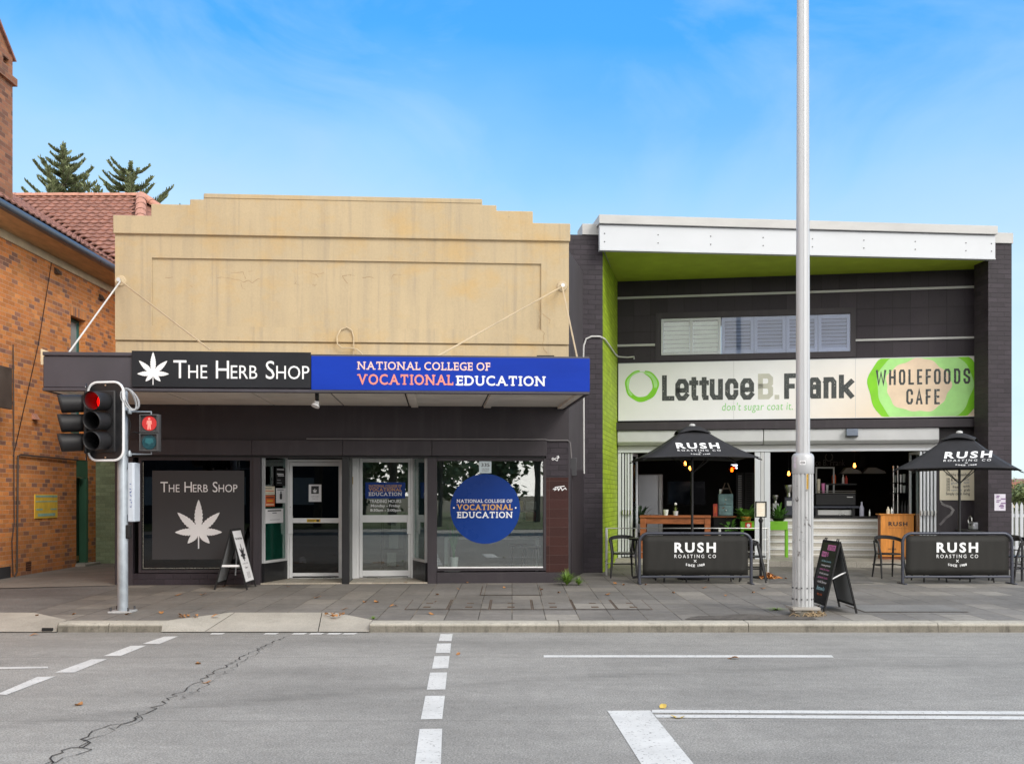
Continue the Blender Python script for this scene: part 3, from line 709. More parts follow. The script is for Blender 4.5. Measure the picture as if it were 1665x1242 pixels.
# cracks in the render
def wcrack(pts, w=.006, y=-.002, jit=.02, parent=shop):
    m = MB(A); P = []
    for (x0, y0), (x1, y1) in zip(pts, pts[1:]):
        a, b = A.p(x0, y0, 0), A.p(x1, y1, 0); n = max(2, int((b - a).length / .06))
        P += [a.lerp(b, i / n) + Vector((rnd.uniform(-jit, jit), 0, rnd.uniform(-jit, jit))) for i in range(n)]
    for a, b in zip(P, P[1:]):
        d = (b - a).normalized(); nn = Vector((-d.z, 0, d.x)) * w * rnd.uniform(.4, 1.2)
        m.q(*[(v.x, y, v.z) for v in (a - nn, a + nn, b + nn, b - nn)])
    return ob('crack', m, M_rust, parent, recalc=False)
M_rust = paint('crack line', (.33, .23, .13), .9, var=.3, sc=10)
def cz_(pts, ox, oy, sc): return [(ox + x / sc, oy + y / sc) for x, y in pts]
for pl in ([(690, 600), (770, 605), (850, 625), (885, 620), (905, 635), (950, 608), (990, 605)], [(830, 630), (840, 660), (890, 695)], [(780, 566), (845, 562), (862, 600), (868, 622)], [(890, 558), (930, 556)],
           [(1285, 570), (1320, 578), (1350, 570), (1390, 556)], [(1322, 580), (1345, 600)], [(1290, 640), (1355, 640)], [(1300, 650), (1335, 665)], [(1190, 610), (1190, 640), (1240, 640)], [(350, 600), (420, 590)], [(500, 655), (550, 662)], [(1520, 640), (1495, 590), (1545, 580), (1545, 600)], [(1625, 597), (1660, 590)]):
    wcrack(cz_(pl, 180, 300, 3.964), .0045, .033)
wcrack(cz_([(1270, 700), (1268, 905), (1292, 935), (1285, 1020), (1330, 1085)], 550, 300, 3.872), .006)
wcrack(cz_([(1280, 820), (1330, 850), (1330, 900)], 550, 300, 3.872), .005)
for pl in ([(155, 585), (200, 575), (240, 605)], [(75, 570), (120, 568)], [(330, 600), (345, 570), (420, 556)]): wcrack(cz_(pl, 550, 300, 3.872), .0045, .033)
# side walls and roof
bk = Vector((1.43, 21.05, 0)); fr = A.world(uR, .30, 0)
dv = (bk - fr); nv = Vector((-dv.y, dv.x, 0)).normalized() * .25
m = MB().prismz([(fr.x, fr.y), (bk.x, bk.y), (bk.x + nv.x, bk.y + nv.y), (fr.x + nv.x, fr.y + nv.y)], -.1, 6.05)
ob('side_wall', m, M_dark2, shop)
bl = A.world(uL, .30, 0)
m = MB().prismz([(bl.x, bl.y), (bl.x + .25, bl.y), (bl.x - .2, 30), (bl.x - .45, 30)], -.1, 6.0)
ob('side_wall', m, M_dark2, shop)
m = MB().prismz([(bl.x + .26, bl.y + .02), (fr.x - .26, fr.y + .02), (1.1, 30), (bl.x - .2, 30)], 5.2, 5.3)
ob('roof', m, M_flash, shop)
# dark head wall, shutter box and shopfront
zh0, zh1 = Az(556, 716), Az(556, 741)                # shutter box bottom and top rows
zh0, zh1 = zh1, zh0
ob('head_wall', MB(A).box(uL, uR, 0, .25, zh1 + .0, 3.7), M_dark, shop)
m = MB(A)
for a, b in zip((214, 411.4, 558.4, 702.4), (411, 558, 702, 888)): m.box(Au(a), Au(b), -.13, .26, zh0, zh1 - .003)
ob('shutter_box', m, M_dark, shop, bev=.006)
ob('shutter_rail', MB(A).box(Au(216), Au(886), -.02, .22, zh0 - .035, zh0 - .002), M_black, shop)
zW = zh0 - .035
def post(px0, px1, z0=0.0, name='pilaster', mat=M_dark, y0=-.03, y1=.14): return ob(name, MB(A).box(Au(px0), Au(px1), y0, y1, z0 - .06, zW), mat, shop, bev=.006)
post(411, 424, mat=M_dark); post(556, 568, mat=M_black); post(695, 710, mat=M_dark); post(186.5, 216, mat=M_dark, name='pier', y0=0)
# plinths
zs1 = Az(320, 930); zs2 = Az(797, 928)
ob('plinth', MB(A).box(Au(216), Au(411), -.005, .20, -.1, zs1 - .02), M_pbrick, shop, bev=.005)
ob('plinth', MB(A).box(Au(710), Au(888), -.005, .20, -.1, zs2 - .02), M_dark, shop, bev=.005)
# pier at the right: painted tiles, maroon below
ob('pier', MB(A).box(Au(888), Au(924.5), 0, .30, Az(906, 776), zh1 - .002), M_pbrick, shop)
ob('pier', MB(A).box(Au(186.5), Au(214), .0, .26, zW + .001, zh1 - .002), M_dark, shop)
ob('pier', MB(A).box(Au(888), Au(924.5), 0, .30, Az(906, 930), Az(906, 776) - .002), M_maroon, shop)
ob('pier', MB(A).box(Au(888), Au(924.5), .004, .30, -.1, Az(906, 930) - .002), M_dark, shop)
# display windows
def window(px0, px1, pyt, pyb, gm, fw=.05):
    x0, x1 = Au(px0), Au(px1); c = (px0 + px1) / 2; z0, z1 = Az(c, pyb), zW
    f = ob('window', MB(A).frame(x0, x1, z0 - .02, z1, fw, .0, .08), M_dark, shop, bev=.004)
    ob('pane', MB(A).box(x0 + fw, x1 - fw, .045, .051, z0 - .02 + fw, z1 - fw), gm, f)
    return f, x0, x1, z0
w1, x0, x1, z0 = window(225, 411, 742, 929, G_dark)
ob('light_string', MB(A).tube([(x0 + .075, .02, zW - .08), (x0 + .075, .02, z0 + .06), (x1 - .08, .02, z0 + .06)], .006, 5), paint('light string', (.45, .45, .40), .5, wear=(20, 20, 20), wsc=90, wth=.5), w1)
w2, x0, x1, z0 = window(706, 888, 742, 926, G_shop)
ob('sill', MB(A).box(Au(712), Au(883), .0, .044, z0 + .031, z0 + .052), M_alu, w2)
# recessed entry: floor, ceiling, angled side lights
D = 1.0
zd1 = Az(516, 748, -D)
m = MB(A).prismz([(Au(424), -.02), (Au(556), -.02), (Au(556), D), (Au(466, -D), D)], -.05, .022); m.prismz([(Au(568), -.02), (Au(695), -.02), (Au(673, -D), D), (Au(568), D)], -.05, .022)
ob('entry_floor', m, M_porch, shop)
ob('entry_ceiling', MB(A).prismz([(Au(424), .27), (Au(695), .27), (Au(673, -D), D + .05), (Au(466, -D), D + .05)], zW + .06, zW + .1), M_dark, shop)
def sidelight(pa, pb, gm, fm):
    a, b = Vector((Au(pa), .06, 0)), Vector((Au(pb, -D), D, 0)); d = b - a; L = d.length; an = math.atan2(d.y, d.x)
    M = A.M @ Matrix.Translation(a) @ Matrix.Rotation(an, 4, 'Z')
    zsl = .36
    f = ob('side_light', MB(M).frame(.05, L - .02, zsl, zW + .06, .045, -.03, .03), fm, shop)
    ob('pane', MB(M).box(.095, L - .065, -.004, .004, zsl + .045, zW + .015), gm, f)
    ob('stall_riser', MB(M).box(.05, L - .02, -.028, .028, -.03, zsl - .002), M_black, f)
    return M, L, f
MS1, LS1, sl1 = sidelight(424, 466, glass('green tinted glass', (.55, .75, .70), .13), M_alu2)
MS2, LS2, sl2 = sidelight(695, 673, glass('green tinted glass two', (.62, .80, .75), .13), M_alu2)
ob('film', MB(MS1).box(.096, LS1 - .066, .006, .009, .41, 1.35), M_teal2, sl1)
# doors
def door(px0, px1, g, gm, hinge_right, top):
    x0, x1 = Au(px0, -D), Au(px1, -D); Z = lambda py: Az((px0 + px1) / 2, py, -D)
    fr_ = ob('door_frame', MB(A).frame(x0, x1, -.02, Z(top), .045, D - .02, D + .09, wb=.03), M_alu, shop, bev=.003)
    l0, l1 = x0 + .05, x1 - .05
    gx0, gx1 = Au(g[0], -D), Au(g[1], -D)
    r = MB(A)
    r.box(l0, gx0, D, D + .045, .035, Z(top) - .05); r.box(gx1, l1, D, D + .045, .035, Z(top) - .05)
    for a, b in ((top + 4.6, g[2]), (g[3], g[4]), (g[5], 936.5)): r.box(gx0, gx1, D, D + .045, Z(b), Z(a))
    dd = ob('door', r, M_alu, shop, bev=.004)
    p = MB(A).box(gx0, gx1, D + .018, D + .026, Z(g[3]), Z(g[2])); p.box(gx0, gx1, D + .018, D + .026, Z(g[5]), Z(g[4])); ob('pane', p, gm, dd)
    hx = l1 - .06 if not hinge_right else l0 - .01
    ob('handle', MB(A).box(hx - .005, hx + .075, D - .035, D - .001, Z(868), Z(840) + .03), M_alu, dd, bev=.008)
    ob('lock', MB(A).cyl((hx + .03, D - .012, Z(824)), (hx + .03, D, Z(824)), .012), M_steel, dd)
    ob('threshold', MB(A).box(l0, l1, D - .03, D - .005, .024, .04), M_steel, dd)
    return dd, gx0, gx1, Z
d1, dx0, dx1, DZ1 = door(466, 556, (475.5, 550.5, 757.5, 842, 850, 931), G_dark, True, 747)
d2, ex0, ex1, DZ2 = door(580, 672, (589.5, 663.5, 751.5, 837, 849, 927), G_door, False, 741)
ob('jamb', MB(A).box(Au(568, -.9), Au(580, -D), .95, D + .08, -.02, zW + .06), M_alu, shop)
ob('jamb', MB(A).box(Au(466, -D), Au(556, -D), D + .01, D + .08, DZ1(747) + .002, zW + .06), M_black, shop)
# rooms behind the glass
def room(x0, x1, y1, wm, fm, cm):
    m = MB(A).box(x0, x1, y1, y1 + .05, 0, 2.9); m.box(x0 - .05, x0, .3, y1, 0, 2.9); m.box(x1, x1 + .05, .3, y1, 0, 2.9); ob('room_wall', m, wm, shop)
    ob('room_floor', MB(A).box(x0, x1, .26, y1, -.04, .018), fm, shop); ob('room_ceiling', MB(A).box(x0, x1, .26, y1, 2.75, 2.85), cm, shop)
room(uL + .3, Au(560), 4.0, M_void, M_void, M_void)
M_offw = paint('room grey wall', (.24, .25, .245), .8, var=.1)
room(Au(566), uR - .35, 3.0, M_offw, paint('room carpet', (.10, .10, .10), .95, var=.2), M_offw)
# awning
n0 = 2.76
au0, au1 = A.u(70, n0), A.u(958, n0)
zf0, zf1 = 3.09, 3.665
aw = ob('awning', MB(A).box(au0, au1, -n0 + .06, -.002, 3.30, 3.60), M_flash, shop)
m = MB(A)
m.box(au0, au1, -n0, -n0 + .05, zf0 + .055, zf1 - .06); m.box(au0, au1, -n0 - .03, -n0 + .06, zf1 - .055, zf1)
m.box(au0, au1, -n0 - .035, -n0 + .06, zf0, zf0 + .05)
for x in (au0, au1 - .05): m.box(x, x + .05, -n0 + .062, .0, zf0, zf1)
ob('fascia', m, M_fascia, aw, bev=.01)
m = MB(A); xs = [au0 + .06] + [A.u(p, n0) for p in (100, 253, 399, 532, 657, 797)] + [au1 - .06]
for a, b in zip(xs, xs[1:]):
    m.box(a + .012, b - .012, -n0 + .07, -1.35, 3.135, 3.15); m.box(a + .012, b - .012, -1.335, -.02, 3.135, 3.15)
ob('soffit', m, M_soft, aw)
ob('soffit_void', MB(A).box(au0 + .06, au1 - .06, -n0 + .07, -.01, 3.16, 3.17), M_blackm, aw)
m = MB(A)
for p in (668, 806): x = A.u(p, n0); m.box(x - .06, x + .06, -n0 + .08, -.05, 3.105, 3.134)
ob('batten', m, M_soft, aw)
for x in (au0 + .12, au1 - .12): ob('edge_trim', MB(A).box(x - .05, x + .05, -n0 + .07, -.02, 3.10, 3.134), M_soft, aw)
ob('flashing', MB(A).prism([(A.u(68, 1.2), 3.66), (A.u(140, 1.2), 3.66), (A.u(68, 1.2), 3.92)], -1.25, -1.2), M_cream2, aw)
# tie rods and their wall plates
def rod(pa, pb, n, mat=M_pole):
    a = A.p(pa[0], pa[1], .10); b = A.p(pb[0], pb[1], n)
    ob('tie_rod', MB(A).tube([a, b], .014, 6), mat, shop)
rod((196, 457), (342, 569), 2.45); rod((196, 457), (112, 573), 2.3, M_pipe); rod((914, 466), (710, 580), 2.4); rod((914, 466), (939, 584), 2.3)
for px, py in ((196, 457), (914, 466)):
    c = A.p(px, py, 0)
    o = ob('anchor_plate', MB(A).cyl((c.x, -.03, c.z), (c.x, .0, c.z), .085, .10, 16), M_pole, shop)
    ob('anchor_eye', MB(A).tube([(c.x, -.02, c.z), (c.x, -.13, c.z)], .035, 8), M_steel, o)
# swan-neck conduit
P = [(575, 588), (575, 548), (572, 537), (564, 532), (554, 536), (548, 548), (549, 560), (556, 566), (570, 566), (580, 568), (588, 575), (592, 582)]
pts = []
for a, b in zip(P, P[1:]):
    for i in range(3): v = A.p(a[0] + (b[0] - a[0]) * i / 3, a[1] + (b[1] - a[1]) * i / 3, .03); pts.append((v.x, -.03 - .03 * (len(pts) > 12), v.z))
ob('conduit', MB(A).tube(pts, .013, 6), M_pole, shop)
ob('vent_slot', MB(A).box(Au(873), Au(901), -.01, .02, Az(887, 582), Az(887, 578)), M_blackm, shop)
# pale conduit under the awning, down the corner to a meter box
pts = [(Au(500), -.15, Az(500, 714)), (Au(885), -.15, Az(885, 715)), (Au(892), -.03, Az(892, 716)), (Au(923), -.02, Az(923, 716)), (Au(927), -.02, Az(927, 720)), (Au(929), -.02, Az(929, 745))]
ob('conduit', MB(A).tube(pts, .012, 6), paint('dull conduit', (.17, .16, .165), .5), shop)
def sidept(px, py):  # on the splayed right side wall
    d = ray(px, py); o = Vector((0, 0, CZ)); n = Vector((dv.y, -dv.x, 0)).normalized()
    t = (fr - o).dot(n) / d.dot(n); return o + d * (t * .997)
p = sidept(931, 755)
mb_ = ob('meter_box', MB(FY(p.x, p.y - .1)).box(-.07, .07, -.08, .0, p.z - .22, p.z + .12), M_dkgrey, shop, bev=.012)
ob('conduit', MB().tube([sidept(930, 770), sidept(931, 925)], .014, 6), M_dkgrey, shop)
ob('side_panel', MB(Plane(fr.x, fr.y, dv.y / dv.x)).box(.45, dv.length - .06, -.02, -.001, .02, 2.05), M_dark, shop)
# ---------------------------------------------------------------- signs of the beige shop
def signroot(name, fr, x, z, n, label, cat, group=None):
    w = fr.world(x, -n, z); return thing(name, label, cat, w, fr.M.to_euler().z, group)
n1 = 2.81
x0, x1 = A.u(214, n1), A.u(505.3, n1); z0, z1 = A.z(360, 630, n1), A.z(360, 571.5, n1)
sg = signroot('shop_sign', A, (x0 + x1) / 2, z0, n1, 'black awning sign with large white leaf and white small capitals', 'sign')
ob('panel', MB(A).box(x0, x1, -n1, -n1 + .04, z0, z1), M_signk, sg, bev=.004)
m = MB(A); smallcaps(m, [('T', 1), ('HE', .74), (' ', 1), ('H', 1), ('ERB', .74), (' ', 1), ('S', 1), ('HOP', .74)], A.u(282, n1), A.u(503, n1), A.z(392, 616, n1), A.z(392, 586.3, n1), -n1 - .003)
ob('lettering', m, M_lett, sg, recalc=False)
m = MB(A); c = A.p(249, 607.5, n1); leaf_emblem(m, c.x, c.z, A.z(249, 572.5, n1) - c.z, -n1 - .004, .004); ob('leaf_emblem', m, M_lett, sg)
n2 = 2.80
x0, x1 = A.u(506, n2), A.u(959, n2); z0, z1 = A.z(732, 635.3, n2), A.z(732, 580.8, n2)
sg = signroot('shop_sign', A, (x0 + x1) / 2, z0, n2, 'blue awning sign with pink, coral and white slab serif capitals', 'sign')
ob('panel', MB(A).box(x0, x1, -n2, -n2 + .05, z0, z1), M_signb, sg, bev=.004)
def lettb(fn, body, px0, px1, pt, pb, mat, n=n2, fr=A, par=None, **k):
    c = (px0 + px1) / 2; m = MB(fr); fn(m, body, fr.u(px0, n), fr.u(px1, n), fr.z(c, pb, n), fr.z(c, pt, n), -n - .004, **k)
    return ob('lettering', m, mat, par, recalc=False)
lettb(slab, 'NATIONAL COLLEGE OF', 582, 797, 588.5, 602, M_pink, par=sg)
lettb(slab, 'VOCATIONAL', 582.5, 737, 608.5, 626, M_coral, par=sg, off=.02)
lettb(slab, 'EDUCATION', 743, 885.5, 611, 627.5, M_lett, par=sg, off=.02)
# window poster
n = -.038
def onglass(name, px0, px1, pt, pb, n, mat, label, cat, fr=A, group=None, th=.003):
    c = (px0 + px1) / 2; x0, x1 = fr.u(px0, n), fr.u(px1, n); z0, z1 = fr.z(c, pb, n), fr.z(c, pt, n)
    r = signroot(name, fr, (x0 + x1) / 2, z0, n, label, cat, group)
    ob('sheet', MB(fr).box(x0, x1, -n, -n + th, z0, z1), mat, r); return r
ps_ = onglass('window_poster', 247.5, 397, 765, 909, n, paint('poster charcoal', (.042, .042, .046), .6, var=.06), 'large dark window poster with white leaf under white small capitals', 'poster')
m = MB(A); smallcaps(m, [('T', 1), ('HE', .74), (' ', 1), ('H', 1), ('ERB', .74), (' ', 1), ('S', 1), ('HOP', .74)], A.u(261, n), A.u(386, n), A.z(323, 800, n), A.z(323, 783, n), -n - .003)
ob('lettering', m, M_lett, ps_, recalc=False)
m = MB(A); c = A.p(323, 864.4, n); leaf_emblem(m, c.x, c.z, A.z(322, 812, n) - c.z, -n - .004, .004); ob('leaf_emblem', m, M_lett, ps_)
# round blue decal
n = -.040
c = A.p(789, 827, n); r = (A.u(846, n) - A.u(732.5, n)) / 2
dk = signroot('window_decal', A, c.x, c.z - r, n, 'round blue window decal with white and amber slab serif lettering', 'decal')
ob('disc', MB(A).prism([(c.x + r * math.cos(R(a * 6)), c.z + r * math.sin(R(a * 6))) for a in range(60)], -n, -n + .003), M_decal, dk)
lettb(slab, 'NATIONAL COLLEGE OF', 743, 833, 811.5, 817, M_lett, n, A, dk); lettb(slab, 'VOCATIONAL', 743.5, 833.5, 819.5, 829, M_gold, n, A, dk, off=.02); lettb(slab, 'EDUCATION', 744, 832.5, 831.5, 842, M_lett, n, A, dk, off=.02)
m = MB(A)
for p in (738, 838.5): q = A.p(p, 825.3, n); m.cyl((q.x, -n - .003, q.z), (q.x, -n, q.z), .016, seg=10)
ob('dot', m, M_lett, dk)
nb = onglass('number_plate', 779, 799, 749, 769, n, paint('pale blue card', (.62, .72, .76), .6, var=.05), 'pale square card numbered 335 above the round blue decal', 'plate')
lettb(text, '335', 782.5, 796, 753, 758.5, M_ink, n, A, nb, off=.01); lettb(text, 'CROWN', 783.5, 795, 761.2, 763, M_ink, n, A, nb); lettb(text, 'STREET', 783.5, 795, 764.4, 766.2, M_ink, n, A, nb)
# stickers and notices on the doors (glass front at depth D+.018)
nd = -(D + .014)
pp = onglass('door_notice', 502, 522.5, 787.5, 815.5, nd, M_paper, 'white notice with black top half taped inside the dark glass door', 'notice')
q = lambda a, b, c_, d_, mat, par, n_=nd, fr=A: ob('print', MB(fr).box(fr.u(a, n_), fr.u(b, n_), -n_ - .002, -n_, fr.z((a + b) / 2, d_, n_), fr.z((a + b) / 2, c_, n_)), mat, par)
q(506, 518.5, 790, 802.5, M_ink, pp)
m = MB(A); c = A.p(512, 799, nd); leaf_emblem(m, c.x, c.z, .06, -nd - .004, .001); ob('leaf_emblem', m, M_lett, pp)
lettb(text, 'SHOP CLOSED', 506.5, 518, 806, 808.2, M_inkg, nd, A, pp); lettb(text, 'PLEASE CALL', 508, 517, 809.8, 811.4, M_inkg, nd, A, pp)
ndf = -(D - .003)
ys = onglass('door_sticker', 499, 521, 843.6, 848.6, ndf, M_yell, 'small yellow sticker on the mid rail of the dark door', 'sticker', th=.002)
q(514.5, 519, 844.6, 847.8, M_ink, ys, ndf); q(500.5, 512.5, 845.2, 845.8, M_ink, ys, ndf); q(500.5, 511, 846.6, 847.2, M_ink, ys, ndf)
bd = onglass('door_decal', 594, 659, 784, 810, nd, M_decal, 'dark blue rectangular decal with amber and white capitals on glass door', 'decal')
lettb(slab, 'NATIONAL COLLEGE OF', 600, 653, 788, 792, M_gold, nd, A, bd); lettb(slab, 'VOCATIONAL', 600, 653, 793, 798.5, M_gold, nd, A, bd, off=.02); lettb(slab, 'EDUCATION', 600, 653, 800, 806, M_lett, nd, A, bd, off=.02)
tr_ = signroot('hours_lettering', A, A.u(626, nd), A.z(626, 832, nd), nd, 'white trading hours lettering below the blue decal on glass door', 'lettering')
lettb(text, 'TRADING HOURS', 600.5, 652.5, 812, 817.3, M_lett, nd, A, tr_, off=.022); lettb(text, 'Monday - Friday', 603, 650.5, 819.6, 825.6, M_lett, nd, A, tr_, off=.02); lettb(text, '8:30am - 5:00pm', 602, 651, 826.8, 832.8, M_lett, nd, A, tr_, off=.02)
js = signroot('jamb_plate', A, A.u(569, -.9), A.z(570, 787, -.9), -.9, 'tiny brass plate screwed to the white door jamb', 'plate')
ob('plate', MB(A).box(A.u(567.5, -.9) + .02, A.u(572, -.9) + .02, .938, .949, A.z(570, 787, -.9), A.z(570, 775, -.9)), paint('brass', (.45, .32, .10), .4, .5), js)
# flyers inside the left angled side light
def flyer(x0, x1, z0, z1, mat, label, bits):
    w = MS1 @ Vector(((x0 + x1) / 2, 0, z0)); o = thing('flyer', label, 'flyer', w, MS1.to_euler().z)
    ob('sheet', MB(MS1).box(x0, x1, -.009, -.006, z0, z1), mat, o)
    for a, b, c, d, mt in bits: ob('print', MB(MS1).box(x0 + a * (x1 - x0), x0 + b * (x1 - x0), -.011, -.009, z0 + c * (z1 - z0), z0 + d * (z1 - z0)), mt, o)
    return o
L = LS1
flyer(.55 * L, .93 * L, 1.73, 2.06, M_blackm, 'black flyer with white headings at top of side light', [(.1, .8, .62, .68, M_lett), (.2, .85, .54, .59, M_lett), (.1, .6, .15, .19, M_inkg), (.1, .85, .88, .93, M_lett), (.1, .5, .30, .34, M_inkg)])
flyer(.56 * L, .93 * L, 1.42, 1.69, M_paper, 'white flyer with dark bottle picture on side light', [(.38, .62, .25, .62, M_ink), (.45, .56, .62, .78, M_ink), (.1, .8, .85, .91, M_inkg)])
flyer(.12 * L, .50 * L, 1.36, 1.56, M_orange, 'orange flyer with pale bands on side light', [(.1, .9, .12, .22, M_cream), (.1, .9, .75, .85, M_ink), (.2, .8, .45, .55, M_yell)])
flyer(.10 * L, .50 * L, 1.57, 1.72, M_cream, 'cream flyer above the orange flyer on side light', [(.1, .9, .4, .5, M_orange), (.1, .7, .7, .78, M_ink), (.1, .9, .15, .2, M_inkg)])
flyer(.14 * L, .84 * L, 1.06, 1.32, M_paper, 'plain white notice lowest on the side light', [(.12, .88, .82, .90, M_ink), (.38, .62, .66, .74, M_inkg), (.25, .8, .22, .25, M_inkg)])
# white scribbles on the pier
def scrib(pts, px, py, name, label, w=.012):
    q0 = A.p(px, py, 0); r = signroot(name, A, q0.x, q0.z, .006, label, 'graffiti')
    m = MB(A)
    for pl in pts: m.stroke([((A.p(x, y, 0)).x, (A.p(x, y, 0)).z) for x, y in pl], w, -.004, -.001)
    ob('stroke', m, M_lett, r, recalc=False)
scrib([[(897, 746), (899, 744), (901, 746), (899, 748), (897, 746)], [(901, 746), (908, 743), (906, 749), (901, 746)], [(905, 742), (908, 741), (909, 744), (906, 745)]], 902, 750, 'graffiti_tag', 'small looped white graffiti tag high on the dark pier', .01)
scrib([[(899, 795), (903, 794), (902, 797), (907, 793), (908, 797), (912, 792), (914, 797), (919, 793), (921, 796)], [(902, 792), (918, 790)]], 908, 798, 'graffiti_tag', 'jagged white graffiti scrawl on the maroon pier tiles', .014)
# spot lamp under the awning
p = A.p(516, 640, 2.55)
sp = thing('spot_lamp', 'white spot lamp on black bracket under the awning edge', 'lamp', A.world(p.x, -2.55, 3.0))
ob('bracket', MB(A).tube([(p.x, -2.6, 3.10), (p.x, -2.6, 3.05), (p.x - .01, -2.5, 2.99)], .03, 8), M_blackm, sp)
ob('lamp_head', MB(A).tube([(p.x - .01, -2.5, 3.0), (p.x - .02, -2.52, 2.95), (p.x - .03, -2.53, 2.92), (p.x - .035, -2.535, 2.905)], [.03, .045, .062, .066], 12), paint('lamp white', (.75, .75, .76), .3, var=.04), sp)
# furnishings of the right shop room, seen through the glass
def W_(fr, px, py, n): q_ = fr.p(px, py, n); return fr.world(q_.x, -n, q_.z)
def stool(X, Y, rz, label):
    t = thing('bar_stool', label, 'stool', (X, Y, .018), rz, 'black stools behind the shop window')
    fr = FY(X, Y, math.degrees(rz)); k = MB(fr)
    ob('seat', k.prismz([(.19 * math.cos(R(a * 20)), .19 * math.sin(R(a * 20))) for a in range(18)], .58, .63), M_black, t, bev=.01)
    for a in (45, 135, 225, 315):
        c, s_ = math.cos(R(a)), math.sin(R(a)); ob('leg', MB(fr).cyl((c * .14, s_ * .14, .58), (c * .2, s_ * .2, .018), .013, .012, 8), M_black, t)
    ob('backrest', MB(fr).tube([(.18 * math.cos(R(a)), .18 * math.sin(R(a)), .80) for a in range(20, 161, 14)], .018, 6), M_black, t)
q_ = W_(A, 862, 905, -.75); stool(q_.x, q_.y, .3, 'black slatted stool behind the shop window, beside the pier')
q_ = W_(A, 842, 905, -1.5); stool(q_.x, q_.y, 0, 'black stool deeper inside the shop behind round decal')
q_ = W_(A, 738, 918, -.4)
pl = thing('pot_plant', 'tall green strap-leaved plant in white pot inside shop window', 'plant', (q_.x, q_.y, .018))
ob('pot', MB().lathe([(.06, 0), (.085, .22), (.075, .22), (.07, .19)], (q_.x, q_.y, .22), 14), M_paper, pl)
ob('stand', MB().box(q_.x - .12, q_.x + .12, q_.y - .12, q_.y + .12, .018, .22), M_offw, pl)
def blades(m, c, n, h, spread, w, droop=.5, seed=1):
    g = random.Random(seed)
    for _ in range(n):
        a = g.uniform(0, 6.283); ln = h * g.uniform(.6, 1.1); sp_ = spread * g.uniform(.2, 1.0); pr = None
        for i in range(7):
            t = i / 6; rr = sp_ * t ** 1.3; z = ln * (t - droop * t * t * (sp_ / max(spread, .01))); ww = w * (1 - t ** 2) + .0008
            px_, py_ = c[0] + rr * math.cos(a), c[1] + rr * math.sin(a)
            e = ((px_ - math.sin(a) * ww, py_ + math.cos(a) * ww, c[2] + z), (px_ + math.sin(a) * ww, py_ - math.cos(a) * ww, c[2] + z))
            if pr: m.q(pr[0], pr[1], e[1], e[0])
            pr = e
    return m
ob('leaves', blades(MB(), (q_.x, q_.y, .42), 22, .75, .22, .016, .2, 3), paint('strap leaf', (.05, .28, .08), .5, var=.3), pl, recalc=False)
q_ = W_(A, 640, 900, -2.2)
ds = thing('display_stand', 'black wire brochure stand behind the right glass door', 'stand', (q_.x, q_.y, .018))
m = MB()
for dx in (-.22, .22):
    for dy in (-.12, .12): m.cyl((q_.x + dx, q_.y + dy, .018), (q_.x + dx, q_.y + dy, 1.25), .01, seg=6)
ob('frame', m, M_black, ds)
for i, z in enumerate((.15, .5, .85)):
    ob('shelf', MB().box(q_.x - .22, q_.x + .22, q_.y - .13, q_.y + .12, z, z + .015), M_black, ds)
    ob('brochure', MB(FY(q_.x, q_.y)).prismx([(-.10, z + .016), (-.06, z + .28), (-.05, z + .28), (-.09, z + .016)], -.12 + .04 * i, .06 + .04 * i), M_paper, ds)
q_ = W_(A, 842, 845, -2.6)
pb_ = thing('picture_board', 'dark picture board with colour photographs at the back of shop', 'board', (q_.x, q_.y, 1.0))
ob('board', MB().box(q_.x - .5, q_.x + .5, q_.y - .02, q_.y + .02, 1.0, 1.5), M_blackm, pb_)
for i, mt in enumerate((M_orange, M_cream, M_red, M_blue, M_notice, M_paper)): ob('photograph', MB().box(q_.x - .46 + (i % 3) * .31, q_.x - .2 + (i % 3) * .31, q_.y - .026, q_.y - .021, 1.04 + (i // 3) * .22, 1.22 + (i // 3) * .22), mt, pb_)
q_ = W_(A, 800, 905, -1.6)
tb = thing('office_desk', 'white desk with panel end behind the shop window', 'desk', (q_.x, q_.y, .018))
ob('top', MB().box(q_.x - .9, q_.x + .9, q_.y - .3, q_.y + .4, .72, .75), M_paper, tb, bev=.004)
for dx in (-.87, .87): ob('leg', MB().box(q_.x + dx - .03, q_.x + dx + .03, q_.y - .3, q_.y + .4, .018, .72), M_paper, tb)
# ---------------------------------------------------------------- cafe building
B, C = FB, FC
cafe = thing('cafe_building', 'charcoal brick cafe with white fascia and lime green soffit over open front', 'cafe', B.world(4, .5, 0))
bl0, bl1, br0, br1 = B.u(948), B.u(980), B.u(1607), B.u(1645)
zt = 7.02
ob('pillar', MB(B).box(bl0 - .6, bl1, 0, .55, -.1, zt - .22), M_pbrick, cafe)
ob('pillar_cap', MB(B).box(bl0 - .02, bl1 + .02, -.03, .58, zt - .22, zt), M_flash, cafe, bev=.006)
zr = 7.02
ob('pillar', MB(B).box(br0, br1, 0, .55, -.1, zr - .18), M_pbrick, cafe)
ob('pillar_cap', MB(B).box(br0 - .05, br1 + .02, -.03, .58, zr - .18, zr + .04), M_flash, cafe, bev=.006)
